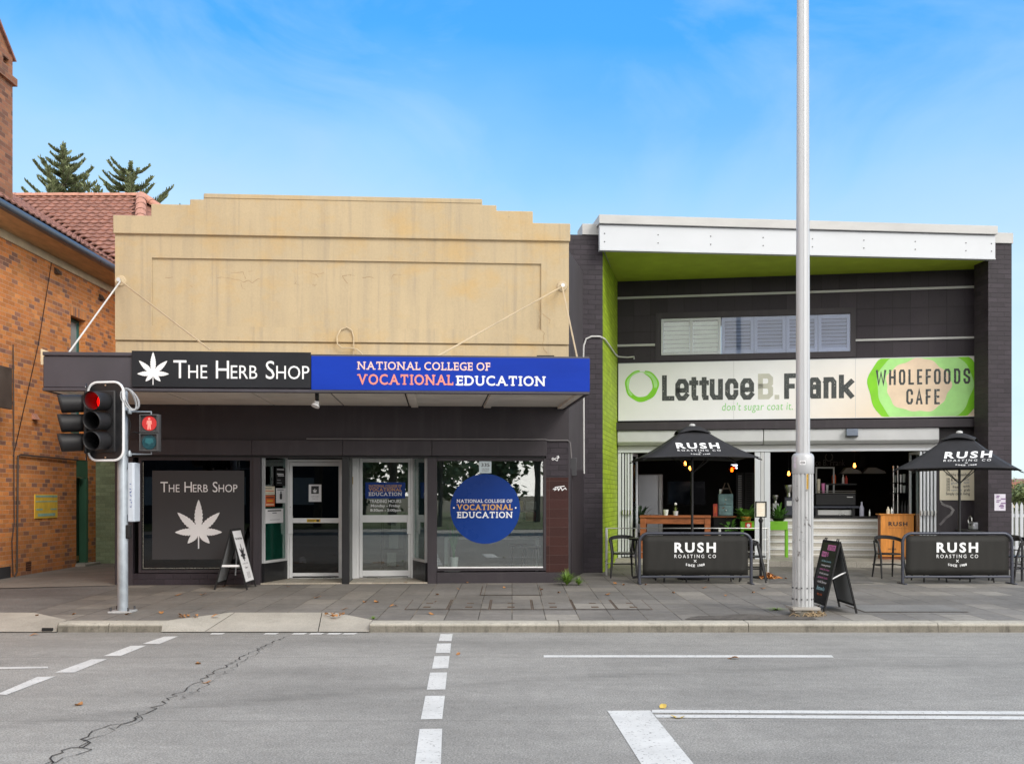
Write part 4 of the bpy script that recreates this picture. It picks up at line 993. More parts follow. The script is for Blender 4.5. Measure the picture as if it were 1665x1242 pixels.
# fascia of the roof edge
nf = .30
fx0, fx1 = B.u(975, nf), B.u(1620, nf)
zf = [B.z(975, 405.3, nf), B.z(1619, 420.3, nf), B.z(975, 367.2, nf), B.z(1619, 384.8, nf), B.z(975, 350, nf), B.z(1620, 368.5, nf)]
m = MB(B).prism([(fx0, zf[0]), (fx1 - .02, zf[1]), (fx1 - .02, zf[3] + .02), (fx0, zf[2] + .02)], -nf, -nf + .12)
fa = ob('fascia', m, M_white2, cafe, bev=.006)
ob('fascia_lip', MB(B).prism([(fx0, zf[0] - .002), (fx1 - .02, zf[1] - .002), (fx1 - .02, zf[1] - .022), (fx0, zf[0] - .022)], -nf - .012, -nf + .12), M_white2, fa)
m = MB(B)
for i, px in enumerate((983, 1070, 1155.5, 1240.8, 1321, 1404.5, 1488, 1570.5, 1612)):
    for t in (.33, .68):
        a, b = B.z(px, 367 + (px - 975) * .0275, nf), B.z(px, 405.3 + (px - 975) * .0233, nf); x = B.u(px, nf); z = a + (b - a) * t
        m.cyl((x, -nf - .008, z), (x, -nf, z), .012, seg=8)
ob('bolt', m, M_dkgrey, fa)
m = MB(B).prism([(fx0 - .02, zf[2] + .035), (fx1, zf[3] + .035), (fx1, zf[5]), (fx0 - .02, zf[4])], -nf - .06, .6)
ob('roof_capping', m, M_flash, cafe, bev=.006)
# roof slab and lime soffit
zso = 6.50
cl_, cr_ = C.u(1004), C.u(1600)
wl, wr = C.world(cl_, 0, 0), C.world(cr_, 0, 0)
a, b = B.world(bl1, -.10, 0), B.world(br0 + .02, -.10, 0)
def soff(z0, z1, mat, nm): ob(nm, MB().prismz([(a.x, a.y), (b.x, b.y), (wr.x + .1, wr.y + .1), (wl.x, wl.y + .1)], z0, z1), mat, cafe)
soff(zso, zso + .06, M_lime, 'soffit')
ob('roof', MB().prismz([(a.x - .3, a.y + .3), (b.x + .3, b.y + .3), (11.0, 31), (1.4, 31)], zso + .07, zso + .2), M_flash, cafe)
# reveals: lime brick on the left, dark on the right
gl = B.world(bl1, .0, 0)
dvec = Vector((wl.x - gl.x, wl.y - gl.y)); GL = Plane(gl.x, gl.y, dvec.y / dvec.x)
ob('reveal', MB(GL).box(.012, dvec.length + .2, 0.0, .12, -.05, zso), M_gbrick, cafe)
gr = B.world(br0, .0, 0); d2_ = Vector((wr.x - gr.x, wr.y - gr.y)); ang = math.atan2(d2_.y, d2_.x)
MR = Matrix.Translation((gr.x, gr.y, 0)) @ Matrix.Rotation(ang, 4, 'Z')
ob('reveal', MB(MR).box(.56, d2_.length + .2, -.14, -.0, -.05, zso), M_dark, cafe)
ob('side_wall', MB().prismz([(wr.x + .15, wr.y + .1), (wr.x + .4, wr.y + .1), (11.4, 31), (11.1, 31)], -.1, 6.4), M_pbrick, cafe)
ob('side_wall', MB().prismz([(wl.x - .12, wl.y + .3), (wl.x - .02, wl.y + .3), (2.9, 31), (2.8, 31)], -.1, 6.4), M_pbrick, cafe)
# set-back wall: upper part with the window, lower part right of the folding doors
CZt = zso + .02
zbm1, zbm0 = C.z(1300, 684, .1), C.z(1300, 697, .3)           # sign bottom / beam bottom
wx0, wx1, wz0, wz1 = C.u(1075), C.u(1383), 4.77, 5.60
m = MB(C); m.box(cl_ - .02, wx0, 0, .2, zbm0, CZt); m.box(wx1, cr_ + .1, 0, .2, zbm0, CZt); m.box(wx0, wx1, 0, .2, wz1, CZt); m.box(wx0, wx1, 0, .2, zbm0, wz0)
ob('wall', m, M_ctile, cafe)
ob('trim_strip', MB(C).box(cl_, cr_ - .02, -.035, -.001, 6.085, 6.135), M_flash, cafe)
ob('trim_strip', MB(C).box(cl_, C.u(1065), -.035, -.001, 4.99, 5.04), M_flash, cafe); ob('trim_strip', MB(C).box(C.u(1391), cr_ - .02, -.035, -.001, 4.985, 5.03), M_flash, cafe)
ob('window_surround', MB(C).frame(C.u(1066), C.u(1391), wz0 - .13, wz1 + .14, .11, -.03, -.001, .12, .13), M_dark, cafe)
# upstairs window: two louvre panes, then four shutter leaves
wi = ob('window', MB(C).frame(wx0, C.u(1172), wz0, wz1, .055, -.03, .09), M_white2, cafe, bev=.005)
xm = C.u(1124); ob('mullion', MB(C).box(xm - .04, xm + .04, -.028, .085, wz0 + .056, wz1 - .056), M_white2, wi)
for xa, xb in ((wx0 + .058, xm - .042), (xm + .042, C.u(1172) - .058)):
    m = MB(C)
    for i in range(7):
        z = wz0 + .07 + i * (wz1 - wz0 - .13) / 7; m.prismx([(.05, z), (.012, z + .075), (.018, z + .08), (.056, z + .006)], xa, xb)
    ob('blind', m, M_blind, wi); ob('blind_back', MB(C).box(xa, xb, .07, .085, wz0 + .058, wz1 - .058), M_dkgrey, wi)
    ob('pane', MB(C).box(xa, xb, .0, .004, wz0 + .058, wz1 - .058), glass('window pane', (.9, .93, .92), .07), wi)
sx = [C.u(1173), C.u(1226), C.u(1278), C.u(1330), wx1]
for xa, xb in zip(sx, sx[1:]):
    f = ob('shutter', MB(C).frame(xa + .004, xb - .004, wz0, wz1, .075, .0, .05, .09, .09), M_shut, cafe, bev=.004)
    m = MB(C)
    for i in range(8):
        z = wz0 + .095 + i * (wz1 - wz0 - .18) / 8; m.prismx([(.048, z), (.012, z + .058), (.02, z + .064), (.056, z + .006)], xa + .082, xb - .082)
    ob('slat', m, M_shut, f)
ob('shutter_back', MB(C).box(sx[0], wx1, .10, .12, wz0, wz1), M_dkgrey, cafe)
ob('window_glass', MB(C).box(sx[0], wx1, -.012, -.008, wz0 + .01, wz1 - .01), glass('shutter glazing', (.86, .89, .96), .04), cafe)
# beam and roller box
ob('beam', MB(C).box(cl_ - .04, cr_ - .01, -.30, .2, zbm0, zbm1 - .004), M_dark, cafe, bev=.01)
xA, xB, xM = C.u(1005), C.u(1523), C.u(1240)
zq0, zq1 = 2.70, zbm0 - .004
for xa, xb in ((xA, xM - .006), (xM + .006, xB)):
    ob('roller_box', MB(C).prismx([(-.25, zq0 + .07), (-.25, zq1), (.18, zq1), (.18, zq0), (-.17, zq0)], xa, xb), M_alu2, cafe, bev=.015)
ob('head_rail', MB(C).box(xA, xB, -.06, .12, 2.60, zq0 - .005), M_flash, cafe)
ob('head_frame', MB(C).box(xA, xB, -.08, .10, 2.54, 2.597), M_white2, cafe, bev=.004)
zfl = .12
for p0_, p1_, mt in ((1005, 1010, M_white2), (1227, 1236, M_white2), (1236.5, 1242, M_alu2), (1242.5, 1252, M_white2)): ob('door_post', MB(C).box(C.u(p0_), C.u(p1_), -.06, .08, zfl, 2.538), mt, cafe, bev=.005)
def leafs(p0_, p1_, k, sgn):
    for i in range(k):
        x = C.u(p0_ + (p1_ - p0_) * (i + .5) / k)
        f = ob('folding_door', MB(Matrix.Translation(C.world(x, -.05 + .02 * (i % 2), 0)) @ Matrix.Rotation(math.atan(-.172) + R(90 + sgn * (7 - 14 * (i % 2))), 4, 'Z')).frame(0, .75, zfl + .02, 2.53, .06, -.022, .022), M_white2, cafe, bev=.004)
        ob('pane', MB(Matrix.Translation(C.world(x, -.05 + .02 * (i % 2), 0)) @ Matrix.Rotation(math.atan(-.172) + R(90 + sgn * (7 - 14 * (i % 2))), 4, 'Z')).box(.061, .689, -.004, .004, zfl + .081, 2.469), G_clear, f)
        ob('hinge', MB(C).cyl((x, -.09, 1.12), (x, -.09, 1.22), .025, seg=8), M_steel, f)
leafs(1011, 1029, 4, 1); leafs(1494, 1523, 5, 1)
m = MB(C); m.box(xB, cr_ + .1, 0, .2, -.05, zbm0 - .002)
ob('wall', m, M_dark, cafe)
# floor slab with a step at the front
m = MB(C).box(cl_ - .02, C.u(1245), -.55, 6.5, -.1, zfl); m.box(C.u(1245) + .003, cr_ - .02, -.75, 6.5, -.1, zfl)
ob('terrace', m, M_terr, cafe, bev=.008)
# dark interior shell
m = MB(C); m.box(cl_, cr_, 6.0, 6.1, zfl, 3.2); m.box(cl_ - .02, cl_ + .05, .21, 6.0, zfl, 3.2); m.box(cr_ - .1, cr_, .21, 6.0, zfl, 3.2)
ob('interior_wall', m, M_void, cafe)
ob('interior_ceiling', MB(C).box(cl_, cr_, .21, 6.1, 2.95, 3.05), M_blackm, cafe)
# ---------------------------------------------------------------- cafe signs
ns = .09
x0, x1 = C.u(1006, ns), C.u(1595, ns)
z0, z1 = (C.z(1006, 682.5, ns) + C.z(1595, 677.5, ns)) / 2, (C.z(1006, 591.5, ns) + C.z(1595, 579.3, ns)) / 2
cs = signroot('cafe_sign', C, (x0 + x1) / 2, z0, ns, 'long white cafe sign with green rings and distressed dark lettering', 'sign')
M_csign = None
def csign_mat():
    m, t, b = base('cafe sign print'); s = N(t, 'ShaderNodeSeparateXYZ'); lk(t, uvn(t), s.inputs[0])
    fx = math_(t, 'DIVIDE', math_(t, 'SUBTRACT', s.outputs[0], x0 + (x1 - x0) * .42), (x1 - x0) * .34, clamp=True)
    fz = math_(t, 'SUBTRACT', 1.0, math_(t, 'DIVIDE', math_(t, 'SUBTRACT', s.outputs[1], z0), z1 - z0), clamp=True)
    f = math_(t, 'MULTIPLY', fx, math_(t, 'ADD', .25, math_(t, 'MULTIPLY', fz, .75)))
    c = mixc(t, f, (.78, .79, .80), (.82, .68, .50))
    c = mixc(t, 1.0, c, ramp(t, noise(t, pos(t), 1.5, 4), [(.3, .97), (.7, 1.03)]), 'MULTIPLY')
    lk(t, c, b.inputs['Base Color']); b.inputs['Roughness'].default_value = .4; return m
ob('panel', MB(C).box(x0, x1, -ns, -.002, z0, z1), csign_mat(), cs)
m = MB(C)
for px in (1193, 1391): m.box(C.u(px, ns) - .004, C.u(px, ns) + .004, -ns - .0015, -ns, z0, z1)
ob('joint', m, M_alu2, cs)
ob('sign_edge', MB(C).frame(x0 - .012, x1 + .012, z0 - .012, z1 + .012, .012, -ns - .006, -.004), M_white2, cs)
def U(px): return C.u(px, ns)
def Zc(px, py): return C.z(px, py, ns)
# brush-drawn ring
c0 = C.p(1043.5, 627, ns)
def ringm(fr, c, ro, ri, a0, a1, y, n=48, clip=None):
    m = MB(fr); pr = None
    for i in range(n + 1):
        a = a0 + (a1 - a0) * i / n
        def P(rr):
            x, z = c.x + rr[0] * math.cos(R(a)) + (rr[2] if len(rr) > 2 else 0), c.z + rr[1] * math.sin(R(a)) + (rr[3] if len(rr) > 2 else 0)
            if clip: x = min(max(x, clip[0]), clip[1]); z = min(max(z, clip[2]), clip[3])
            return (x, y, z)
        o_, i_ = P(ro(a)), P(ri(a))
        if pr: m.q(pr[0], o_, i_, pr[1])
        pr = (o_, i_)
    return m
rr = (U(1071) - U(1016)) / 2
wv = lambda a, k: 1 + .025 * math.sin(R(a * 3 + k)) + .018 * math.sin(R(a * 7 + 2 * k))
ob('ring', ringm(C, c0, lambda a: (rr * wv(a, 20), rr * .94 * wv(a, 20)), lambda a: (rr * (.62 + .17 * max(0, math.cos(R(a - 165)))) * wv(a, 90), rr * (.68 + .12 * max(0, math.cos(R(a - 130)))) * wv(a, 90)), -262, 78, -ns - .003), M_ring, cs, recalc=False)
ob('ring', ringm(C, c0, lambda a: (rr * .90 * wv(a, 20), rr * .86 * wv(a, 20)), lambda a: (rr * (.70 + .10 * max(0, math.cos(R(a - 165)))) * wv(a, 90), rr * (.74 + .05 * max(0, math.cos(R(a - 130)))) * wv(a, 90)), -10, 225, -ns - .005), M_ring2, cs, recalc=False)
# heavy distressed name: boxes measured letter by letter
def blk(ch, a, b, pb, pt, w, mat, y=ns + .003):
    c_ = (a + b) / 2; m = MB(C); block(m, ch, U(a), U(b), Zc(c_, pb), Zc(c_, pt), w, -y); return ob('lettering', m, mat, cs, recalc=False)
for ch, a, b, pt, pb in (('L', 1076.5, 1096.5, 610, 651.5), ('e', 1098, 1120, 616, 651.3), ('t', 1121.5, 1136, 618, 651), ('t', 1138, 1153, 618, 650.5), ('u', 1154, 1175.5, 616, 650), ('c', 1179, 1200.5, 615.5, 650), ('e', 1203.5, 1226, 615, 649.8)):
    blk(ch, a, b, pb, pt, .108, M_inkb)
blk('B', 1232.5, 1257, 649, 607.5, .108, M_inkt); m = MB(C).box(U(1259.5), U(1267), -ns - .004, -ns, Zc(1263, 649), Zc(1263, 642)); ob('lettering', m, M_inkt, cs)
for ch, a, b, pt, pb in (('F', 1275, 1294, 607, 648.5), ('r', 1297, 1313, 612, 648.3), ('a', 1314, 1335, 613.5, 648), ('n', 1339, 1360, 613, 647.7), ('k', 1364, 1388, 618, 647.3)):
    blk(ch, a, b, pb, pt, .108, M_inkb)
m = MB(C); text(m, "don't sugar coat it.", U(1174), U(1289), Zc(1232, 671), Zc(1232, 654), -ns - .003, shear=.12, space=1.05, off=-.004)
ob('lettering', m, paint('green script', (.22, .58, .16), .5), cs, recalc=False)
# great ring on the right panel, cropped by the sign edge
c1 = C.p(1503, 628, ns); RX, RZ = (U(1596) - U(1411)) / 2, (Zc(1503, 556) - Zc(1503, 700)) / 2
clip = (x0 + .01, x1 - .01, z0 + .008, z1 - .008)
wv2 = lambda a, k, s=1: 1 + s * (.020 * math.sin(R(a * 5 + k)) + .014 * math.sin(R(a * 11 + 3 * k)))
OX = U(1493) - U(1503)
inn = lambda a: (RX * .57 * wv2(a, 40, 1.8), RZ * .60 * wv2(a, 40, 1.8), OX, .02)
ob('ring', ringm(C, c1, lambda a: (RX * wv2(a, 0), RZ * 1.04 * wv2(a, 0)), lambda a: (RX * .84 * wv2(a, 30), RZ * .93 * wv2(a, 30)), 0, 360, -ns - .003, 72, clip), M_ring, cs, recalc=False)
ob('ring', ringm(C, c1, lambda a: (RX * .845 * wv2(a, 30), RZ * .935 * wv2(a, 30)), inn, 0, 360, -ns - .0035, 72, clip), M_ring2, cs, recalc=False)
ob('ring_centre', ringm(C, c1, inn, lambda a: (0, 0, OX, .02), 0, 360, -ns - .0030, 72, clip), M_beige, cs, recalc=False)
for ch, a, b in zip('WHOLEFOODS', (1424, 1445.5, 1461.5, 1477, 1491, 1505, 1518.5, 1534.5, 1551, 1566.5), (1441, 1456.5, 1472, 1486, 1499.5, 1514, 1529.5, 1545.5, 1561.5, 1577.5)):
    dy = -(a - 1424) * .018; blk(ch, a, b, 626.3 + dy, 601.5 + dy, .046, M_inkb, ns + .006)
for ch, a, b in zip('CAFE', (1473.5, 1489, 1505, 1519), (1484.5, 1500, 1513.5, 1528)): blk(ch, a, b, 657.3, 632.5, .046, M_inkb, ns + .006)
# poster on the dark wall by the folding doors
po = onglass('menu_poster', 1528, 1588, 763, 813, .03, M_cream, 'cream word-art poster on charcoal wall behind the rotated umbrella', 'poster', C, th=.02)
def pt_(body, a, b, t, bb, mt=M_ink, off=.01): lettb(text, body, a, b, t, bb, mt, .03, C, po, off=off)
pt_('Healthy breakfast', 1538, 1577, 769, 775); pt_('Simply clean living', 1538, 1577, 800, 806); pt_('& lunch', 1546, 1562, 777, 782); pt_('gluten', 1546, 1563, 783, 788, M_inkg); pt_('free', 1549, 1558, 789, 793.5); pt_('options', 1546, 1564, 795, 799, M_inkg); pt_('quick', 1566, 1577, 788, 793); pt_('grab', 1567, 1577, 794, 799.5)
for i in range(5): pt_('COFFEE', 1538.5 + i * 1.1 * 0, 1544.5, 777 + i * 4.4, 780.6 + i * 4.4, M_ink)
for i in range(2): pt_('RAW', 1567, 1576, 777.5 + i * 5, 781.5 + i * 5, M_inkg)
# scuffed paint on that wall
m = MB(C)
for pl, w in (([(1531, 818), (1536, 821), (1545, 824), (1550, 829), (1546, 836), (1538, 842), (1533, 848), (1528, 853)], .05), ([(1529, 814), (1533, 819)], .03)): m.stroke([(C.u(x), C.z(x, y)) for x, y in pl], w, -.004, -.001)
sc_ = signroot('paint_scuff', C, C.u(1540), C.z(1540, 853), .004, 'pale arrow-shaped scuff of scraped paint on the charcoal wall', 'scuff')
ob('scuff', m, stained('scraped paint', (.10, .09, .10), (.34, .33, .33), (.05, .045, .05), .8, .3), sc_, recalc=False)
# torn flyer on the right pillar
tf = onglass('torn_flyer', 1617, 1635, 803, 830, .006, stained('torn paper', (.55, .50, .62), (.62, .62, .66), (.24, .17, .28), .8, 0), 'torn lilac paper flyer pasted on the far right brick pillar', 'flyer', B)
m = MB(B); g = random.Random(4)
for i in range(9): x = B.u(1620 + g.uniform(0, 10)); z = B.z(1626, 806 + i * 2.4); m.box(x - .03, x + .03 + g.uniform(0, .07), -.009, -.007, z - .012, z + .004 + g.uniform(0, .01))
ob('print', m, paint('violet ink', (.18, .10, .22), .8), tf)
# projecting floodlight on the roller box
p = C.p(1384, 706, .28)
fl = thing('flood_light', 'small blue-grey box floodlight fixed to the roller shutter box', 'lamp', C.world(p.x, -.28, p.z - .1), C.M.to_euler().z)
ob('housing', MB(C).box(C.u(1375, .28), C.u(1394, .28), -.40, -.252, C.z(1384, 709, .28), C.z(1384, 697.5, .28)), paint('lamp housing', (.16, .19, .25), .4), fl, bev=.012)
ob('visor', MB(C).box(C.u(1375, .28), C.u(1394, .28), -.41, -.252, C.z(1384, 710.5, .28), C.z(1384, 709.2, .28)), M_black, fl)
# curved pale conduit on the left pillar
P = [(949.5, 770), (949, 640), (948.5, 580), (949, 562), (953, 551), (962, 547), (975, 547), (983, 551), (991, 562), (1000, 575), (1005, 580), (1020, 581), (1031, 580), (1031, 584)]
pts = []
for i, (x, y) in enumerate(P):
    if x < 981: v = B.p(x, y, .03); pts.append(B.world(v.x, -.03, v.z))
    elif x < 1004: v = GL.p(x, y, .03); pts.append(GL.world(v.x, -.03, v.z))
    else: v = C.p(x, y, .04); pts.append(C.world(v.x, -.04, v.z))
ob('conduit', MB().tube(pts, .018, 8), M_pipe, cafe)
# ---------------------------------------------------------------- inside the cafe
def at(px, py, d): # point at depth d behind the cafe wall plane
    v = C.p(px, py, -d); return C.world(v.x, d, v.z)
rzC = math.atan(-.172)
def cbox(m, px0, px1, pt, pb, d0, d1, z0=None, z1=None):
    c_ = (px0 + px1) / 2; m.box(C.u(px0, -d0), C.u(px1, -d0), d0, d1, C.z(c_, pb, -d0) if z0 is None else z0, C.z(c_, pt, -d0) if z1 is None else z1); return m
def cthing(name, px, d, label, cat, group=None, z=zfl): v = C.p(px, HY, -d); return thing(name, label, cat, C.world(v.x, d, z), rzC, group)
fz_ = cthing('fridge', 1057, 2.6, 'tall grey upright fridge standing behind the timber bar table', 'fridge')
ob('body', cbox(MB(C), 1037, 1077, 771, 0, 2.62, 3.2, zfl), paint('fridge side', (.42, .43, .46), .4), fz_, bev=.01)
ob('door', cbox(MB(C), 1037.5, 1070, 772, 0, 2.56, 2.615, zfl + .04), M_fridge, fz_, bev=.01); ob('door_edge', cbox(MB(C), 1071, 1076.5, 772, 0, 2.57, 2.615, zfl + .04), M_alu2, fz_, bev=.006)
v = C.p(1073.5, 823, -2.5); ob('handle', MB(C).tube([(v.x, 2.56, v.z + .16), (v.x, 2.48, v.z + .15), (v.x, 2.48, v.z - .15), (v.x, 2.56, v.z - .16)], .014, 6), M_alu, fz_)
tt = cthing('bar_table', 1097, -.25, 'tall red timber bar table just inside the left opening', 'table')
dt = -.28
ztop = C.z(1097, 838, -dt * -1) if False else C.z(1097, 838, .28)
ua, ub = C.u(1040, .28), C.u(1156, .28)
ob('top', MB(C).box(ua, ub, -.28, .42, ztop - .05, ztop), M_wood, tt, bev=.006)
ob('apron', MB(C).box(ua + .12, ub - .12, -.24, -.20, ztop - .19, ztop - .052), M_wood, tt, bev=.004)
for x in (ua + .01, ub - .14):
    for y in (-.26, .27): ob('leg', MB(C).box(x, x + .13, y, y + .12, zfl, ztop - .052), M_wood, tt, bev=.006)
ob('foot_rail', MB(C).box(ua + .14, ub - .14, -.21, -.15, zfl + .28, zfl + .36), M_wood, tt, bev=.004)
v = C.p(1082.5, 838, .1); cu_ = thing('cup', 'white printed cup holding napkins on the timber bar table', 'cup', C.world(v.x, -.1, ztop))
ob('cup', MB(C).lathe([(.045, 0), (.062, .13), (.055, .13), (.05, .1)], (v.x, -.1, ztop), 12), paint('printed cup', (.62, .66, .62), .6, var=.3, sc=25), cu_)
v = C.p(1098.5, 838, .1); fp = thing('flower_pot', 'small grey pot with pale flower on the timber bar table', 'pot', C.world(v.x, -.1, ztop))
ob('pot', MB(C).lathe([(.05, 0), (.06, .10), (.05, .10)], (v.x, -.1, ztop), 12), M_alu2, fp)
ob('leaves', blades(MB(C), (v.x, -.1, ztop + .08), 10, .14, .07, .007, .2, 5), paint('pale stem', (.35, .42, .16), .6), fp, recalc=False); ob('flower', MB(C).ball((v.x - .0, -.1, ztop + .26), .03, 8), M_paper, fp)
# shelf with tins and the weathered blue cabinet
sh = cthing('side_shelf', 1180, 1.2, 'dark cabinet with thin timber top under the blue chest', 'cabinet')
zsh = C.z(1180, 839, -1.2)
ob('top', cbox(MB(C), 1159, 1198, 0, 0, 1.2, 1.75, zsh - .03, zsh), M_wood, sh); ob('body', cbox(MB(C), 1161, 1196, 0, 0, 1.25, 1.75, zfl, zsh - .032), M_blackm, sh)
bc = cthing('blue_chest', 1180, 1.3, 'weathered blue drawer chest standing on the dark cabinet', 'chest', z=zsh)
z1_ = C.z(1180, 803, -1.3); zm_ = (zsh + z1_) / 2
ob('body', cbox(MB(C), 1168, 1192, 0, 0, 1.3, 1.65, zsh, z1_), M_blue, bc, bev=.01); 
for za, zb2 in ((zsh + .02, zm_ - .01), (zm_ + .01, z1_ - .02)):
    o = ob('drawer', cbox(MB(C), 1169, 1191, 0, 0, 1.275, 1.298, za, zb2), M_blue, bc, bev=.008); v = C.p(1180, 820, -1.26); ob('handle', MB(C).ball((v.x, 1.262, (za + zb2) / 2), .02, 8), M_steel, o)
ea = cthing('easel', 1181, 1.42, 'small folding timber trestle on top of the blue chest', 'easel', z=z1_)
v = C.p(1181, 800, -1.42); e1 = C.z(1181, 785, -1.42)
m = MB(C)
for s_ in (-1, 1):
    for y in (1.36, 1.52): m.tube([(v.x + s_ * .03, 1.44, e1), (v.x + s_ * .13, y, z1_)], .014, 4)
m.box(v.x - .07, v.x + .07, 1.42, 1.45, (e1 + z1_) / 2 - .012, (e1 + z1_) / 2 + .012); ob('frame', m, M_grime, ea)
jr = cthing('glass_jar', 1171, 1.4, 'small lidded glass jar on the left of the blue chest', 'jar', z=z1_)
v = C.p(1171.5, 800, -1.4); ob('jar', MB(C).lathe([(.03, 0), (.035, .07), (.025, .09)], (v.x, 1.4, z1_), 10), M_blind, jr); ob('lid', MB(C).lathe([(.03, .091), (.03, .115)], (v.x, 1.4, z1_), 10), M_paper, jr)
rt = cthing('red_tin', 1163, 1.25, 'upright red tin beside the blue chest', 'tin', z=zsh)
ob('tin', cbox(MB(C), 1159.5, 1166.5, 819, 0, 1.22, 1.34, zsh), M_red, rt, bev=.006); ob('label', cbox(MB(C), 1161, 1165, 823, 834, 1.214, 1.219), M_orange, rt)
# framed mirror deep in the room
mi = cthing('wall_mirror', 1130, 5.9, 'dark framed mirror with street reflections on the back wall', 'mirror', z=C.z(1130, 825, -5.9))
a_, b_, c_, d_ = C.u(1082, -5.9), C.u(1150, -5.9), C.z(1120, 824, -5.9), C.z(1120, 779, -5.9)
ob('frame', MB(C).frame(a_, b_, c_, d_, .06, 5.86, 5.99), M_blackm, mi); ob('mirror_glass', MB(C).box(a_ + .06, b_ - .06, 5.95, 5.96, c_ + .06, d_ - .06), paint('mirror', (.05, .05, .055), .08, 1.0, var=.3), mi)
# lime planter across the bays with plants
gp_ = cthing('planter_table', 1240, .7, 'lime green raised planter trough on legs behind the door posts', 'planter')
zg1 = C.z(1242, 847, -.7); zg0 = C.z(1242, 861.5, -.7)
ob('trough', cbox(MB(C), 1204, 1281, 0, 0, .62, .95, zg0, zg1), M_green, gp_, bev=.008)
for p_ in (1205, 1277.5):
    for y in (.63, .89): x = C.u(p_, -.65); ob('leg', MB(C).box(x, x + .055, y, y + .055, zfl, zg0 - .001), M_green, gp_, bev=.004)
v = C.p(1217, 854, -.6); rs = thing('red_badge', 'square red badge with white crest on the lime planter', 'badge', C.world(v.x, .6, v.z - .1), rzC)
ob('plate', cbox(MB(C), 1211.5, 1222, 849, 859, .61, .618), paint('badge red', (.62, .05, .02), .5), rs); ob('emblem', MB(C).prism([(v.x + .04 * math.cos(R(a * 30)) , v.z + .045 * math.sin(R(a * 30))) for a in range(12)], .606, .609), M_lett, rs)
def fan_plant(m, c, n, r, h, lw, seed, droop=.6):
    g = random.Random(seed)
    for i in range(n):
        a = g.uniform(0, 6.283); el_ = g.uniform(.25, 1.2); ln = r * g.uniform(.6, 1.1)
        d = Vector((math.cos(a) * math.cos(el_), math.sin(a) * math.cos(el_), math.sin(el_) * h / r)); s_ = Vector((-math.sin(a), math.cos(a), 0)); st = Vector(c) + d * ln * .45; pr = None
        for k in range(6):
            t = k / 5; w = lw * math.sin(math.pi * (.08 + .9 * t)) ** .8; p = st + d * ln * .55 * t - Vector((0, 0, droop * ln * .4 * t * t)); q = (p - s_ * w, p + s_ * w)
            if pr: m.q(pr[0], pr[1], q[1], q[0])
            pr = q
        m.tube([Vector(c), st], .004, 4)
    return m
v = C.p(1213, 846, -.78); mo = thing('monstera', 'broad-leaved green pot plant in the lime planter under lamp', 'plant', C.world(v.x, .78, zg1))
ob('leaves', fan_plant(MB(C), (v.x, .78, zg1), 46, .46, .56, .085, 8), M_leafd, mo, recalc=False); ob('pot', MB(C).lathe([(.10, 0), (.13, .10), (.1, .1)], (v.x, .78, zg1 + .001), 14), M_ply, mo)
v = C.p(1266, 846, -.78); mo = thing('fern', 'feathery green pot plant in black bowl on lime planter', 'plant', C.world(v.x, .78, zg1))
ob('leaves', fan_plant(MB(C), (v.x, .78, zg1 + .05), 60, .36, .44, .028, 9, .3), M_leafd, mo, recalc=False); ob('pot', MB(C).lathe([(.10, 0), (.17, .07), (.15, .07)], (v.x, .78, zg1 + .001), 14), M_black, mo)
v = C.p(1186, 858, -.5); mo = thing('strap_plant', 'dark strap-leaved plant on the floor under the blue chest', 'plant', C.world(v.x, .5, zfl))
ob('leaves', fan_plant(MB(C), (v.x, .5, zfl + .6), 14, .42, .40, .05, 12), M_leafd, mo, recalc=False); ob('pot', MB(C).lathe([(.12, 0), (.16, .6), (.13, .6)], (v.x, .5, zfl), 14), M_black, mo)
v = C.p(1033, 840, -1.0); mo = thing('dracaena', 'dark spiky plant by folded doors, left of the fridge', 'plant', C.world(v.x, 1.0, zfl))
ob('leaves', fan_plant(MB(C), (v.x + .1, 1.0, zfl + .75), 46, .5, .75, .022, 14, .7), paint('dark leaf', (.022, .05, .02), .5, var=.4), mo, recalc=False); ob('pot', MB(C).lathe([(.13, 0), (.17, .55), (.13, .55)], (v.x + .1, 1.0, zfl), 14), M_black, mo)
# orange wall strip behind the dracaena
ob('timber_lining', cbox(MB(C), 1027, 1036, 755, 815, 3.2, 3.25), M_ply, cafe)
# hanging bulbs
def bulb(px, py, d, label, shade=None):
    v = C.p(px, py, -d); t = thing('pendant_lamp', label, 'lamp', C.world(v.x, d, v.z), rzC, 'bare pendant bulbs inside the cafe')
    ob('bulb', MB(C).lathe([(.008, -.05), (.03, -.035), (.034, -.008), (.025, .03), (.016, .06)], (v.x, d, v.z), 12), E_bulb, t)
    ob('socket', MB(C).lathe([(.022, .06), (.022, .12)], (v.x, d, v.z), 10), M_black, t); ob('cord', MB(C).cyl((v.x, d, v.z + .12), (v.x, d, 2.95), .006, seg=5), M_black, t)
    if shade: ob('shade', MB(C).lathe([(.11, -.05), (.10, .04), (.04, .10)], (v.x, d, v.z), 14), shade, t)
bulb(1114, 754, 2.2, 'small glowing bulb highest left of the umbrella pole'); bulb(1121.5, 762, 1.6, 'glowing bare bulb just left of the umbrella pole top')
bulb(1190, 764, 1.8, 'glowing orange-shaded lamp above the blue chest', glass('amber shade', (.85, .22, .05), .05)); bulb(1282.5, 770, 2.2, 'glowing bulb beside the grey lamp pole'); bulb(1389.5, 757, 2.0, 'glowing tubular bulb in front of the pale range hood')
m = MB(C); cbox(m, 1189, 1199, 755, 757.5, 4.2, 4.3); cbox(m, 1191, 1199, 759.5, 762, 4.0, 4.1)
st = cthing('strip_light', 1194, 4.1, 'short white strip light glowing above the orange-shaded lamp', 'lamp', z=2.6); ob('tube', m, E_tube, st)
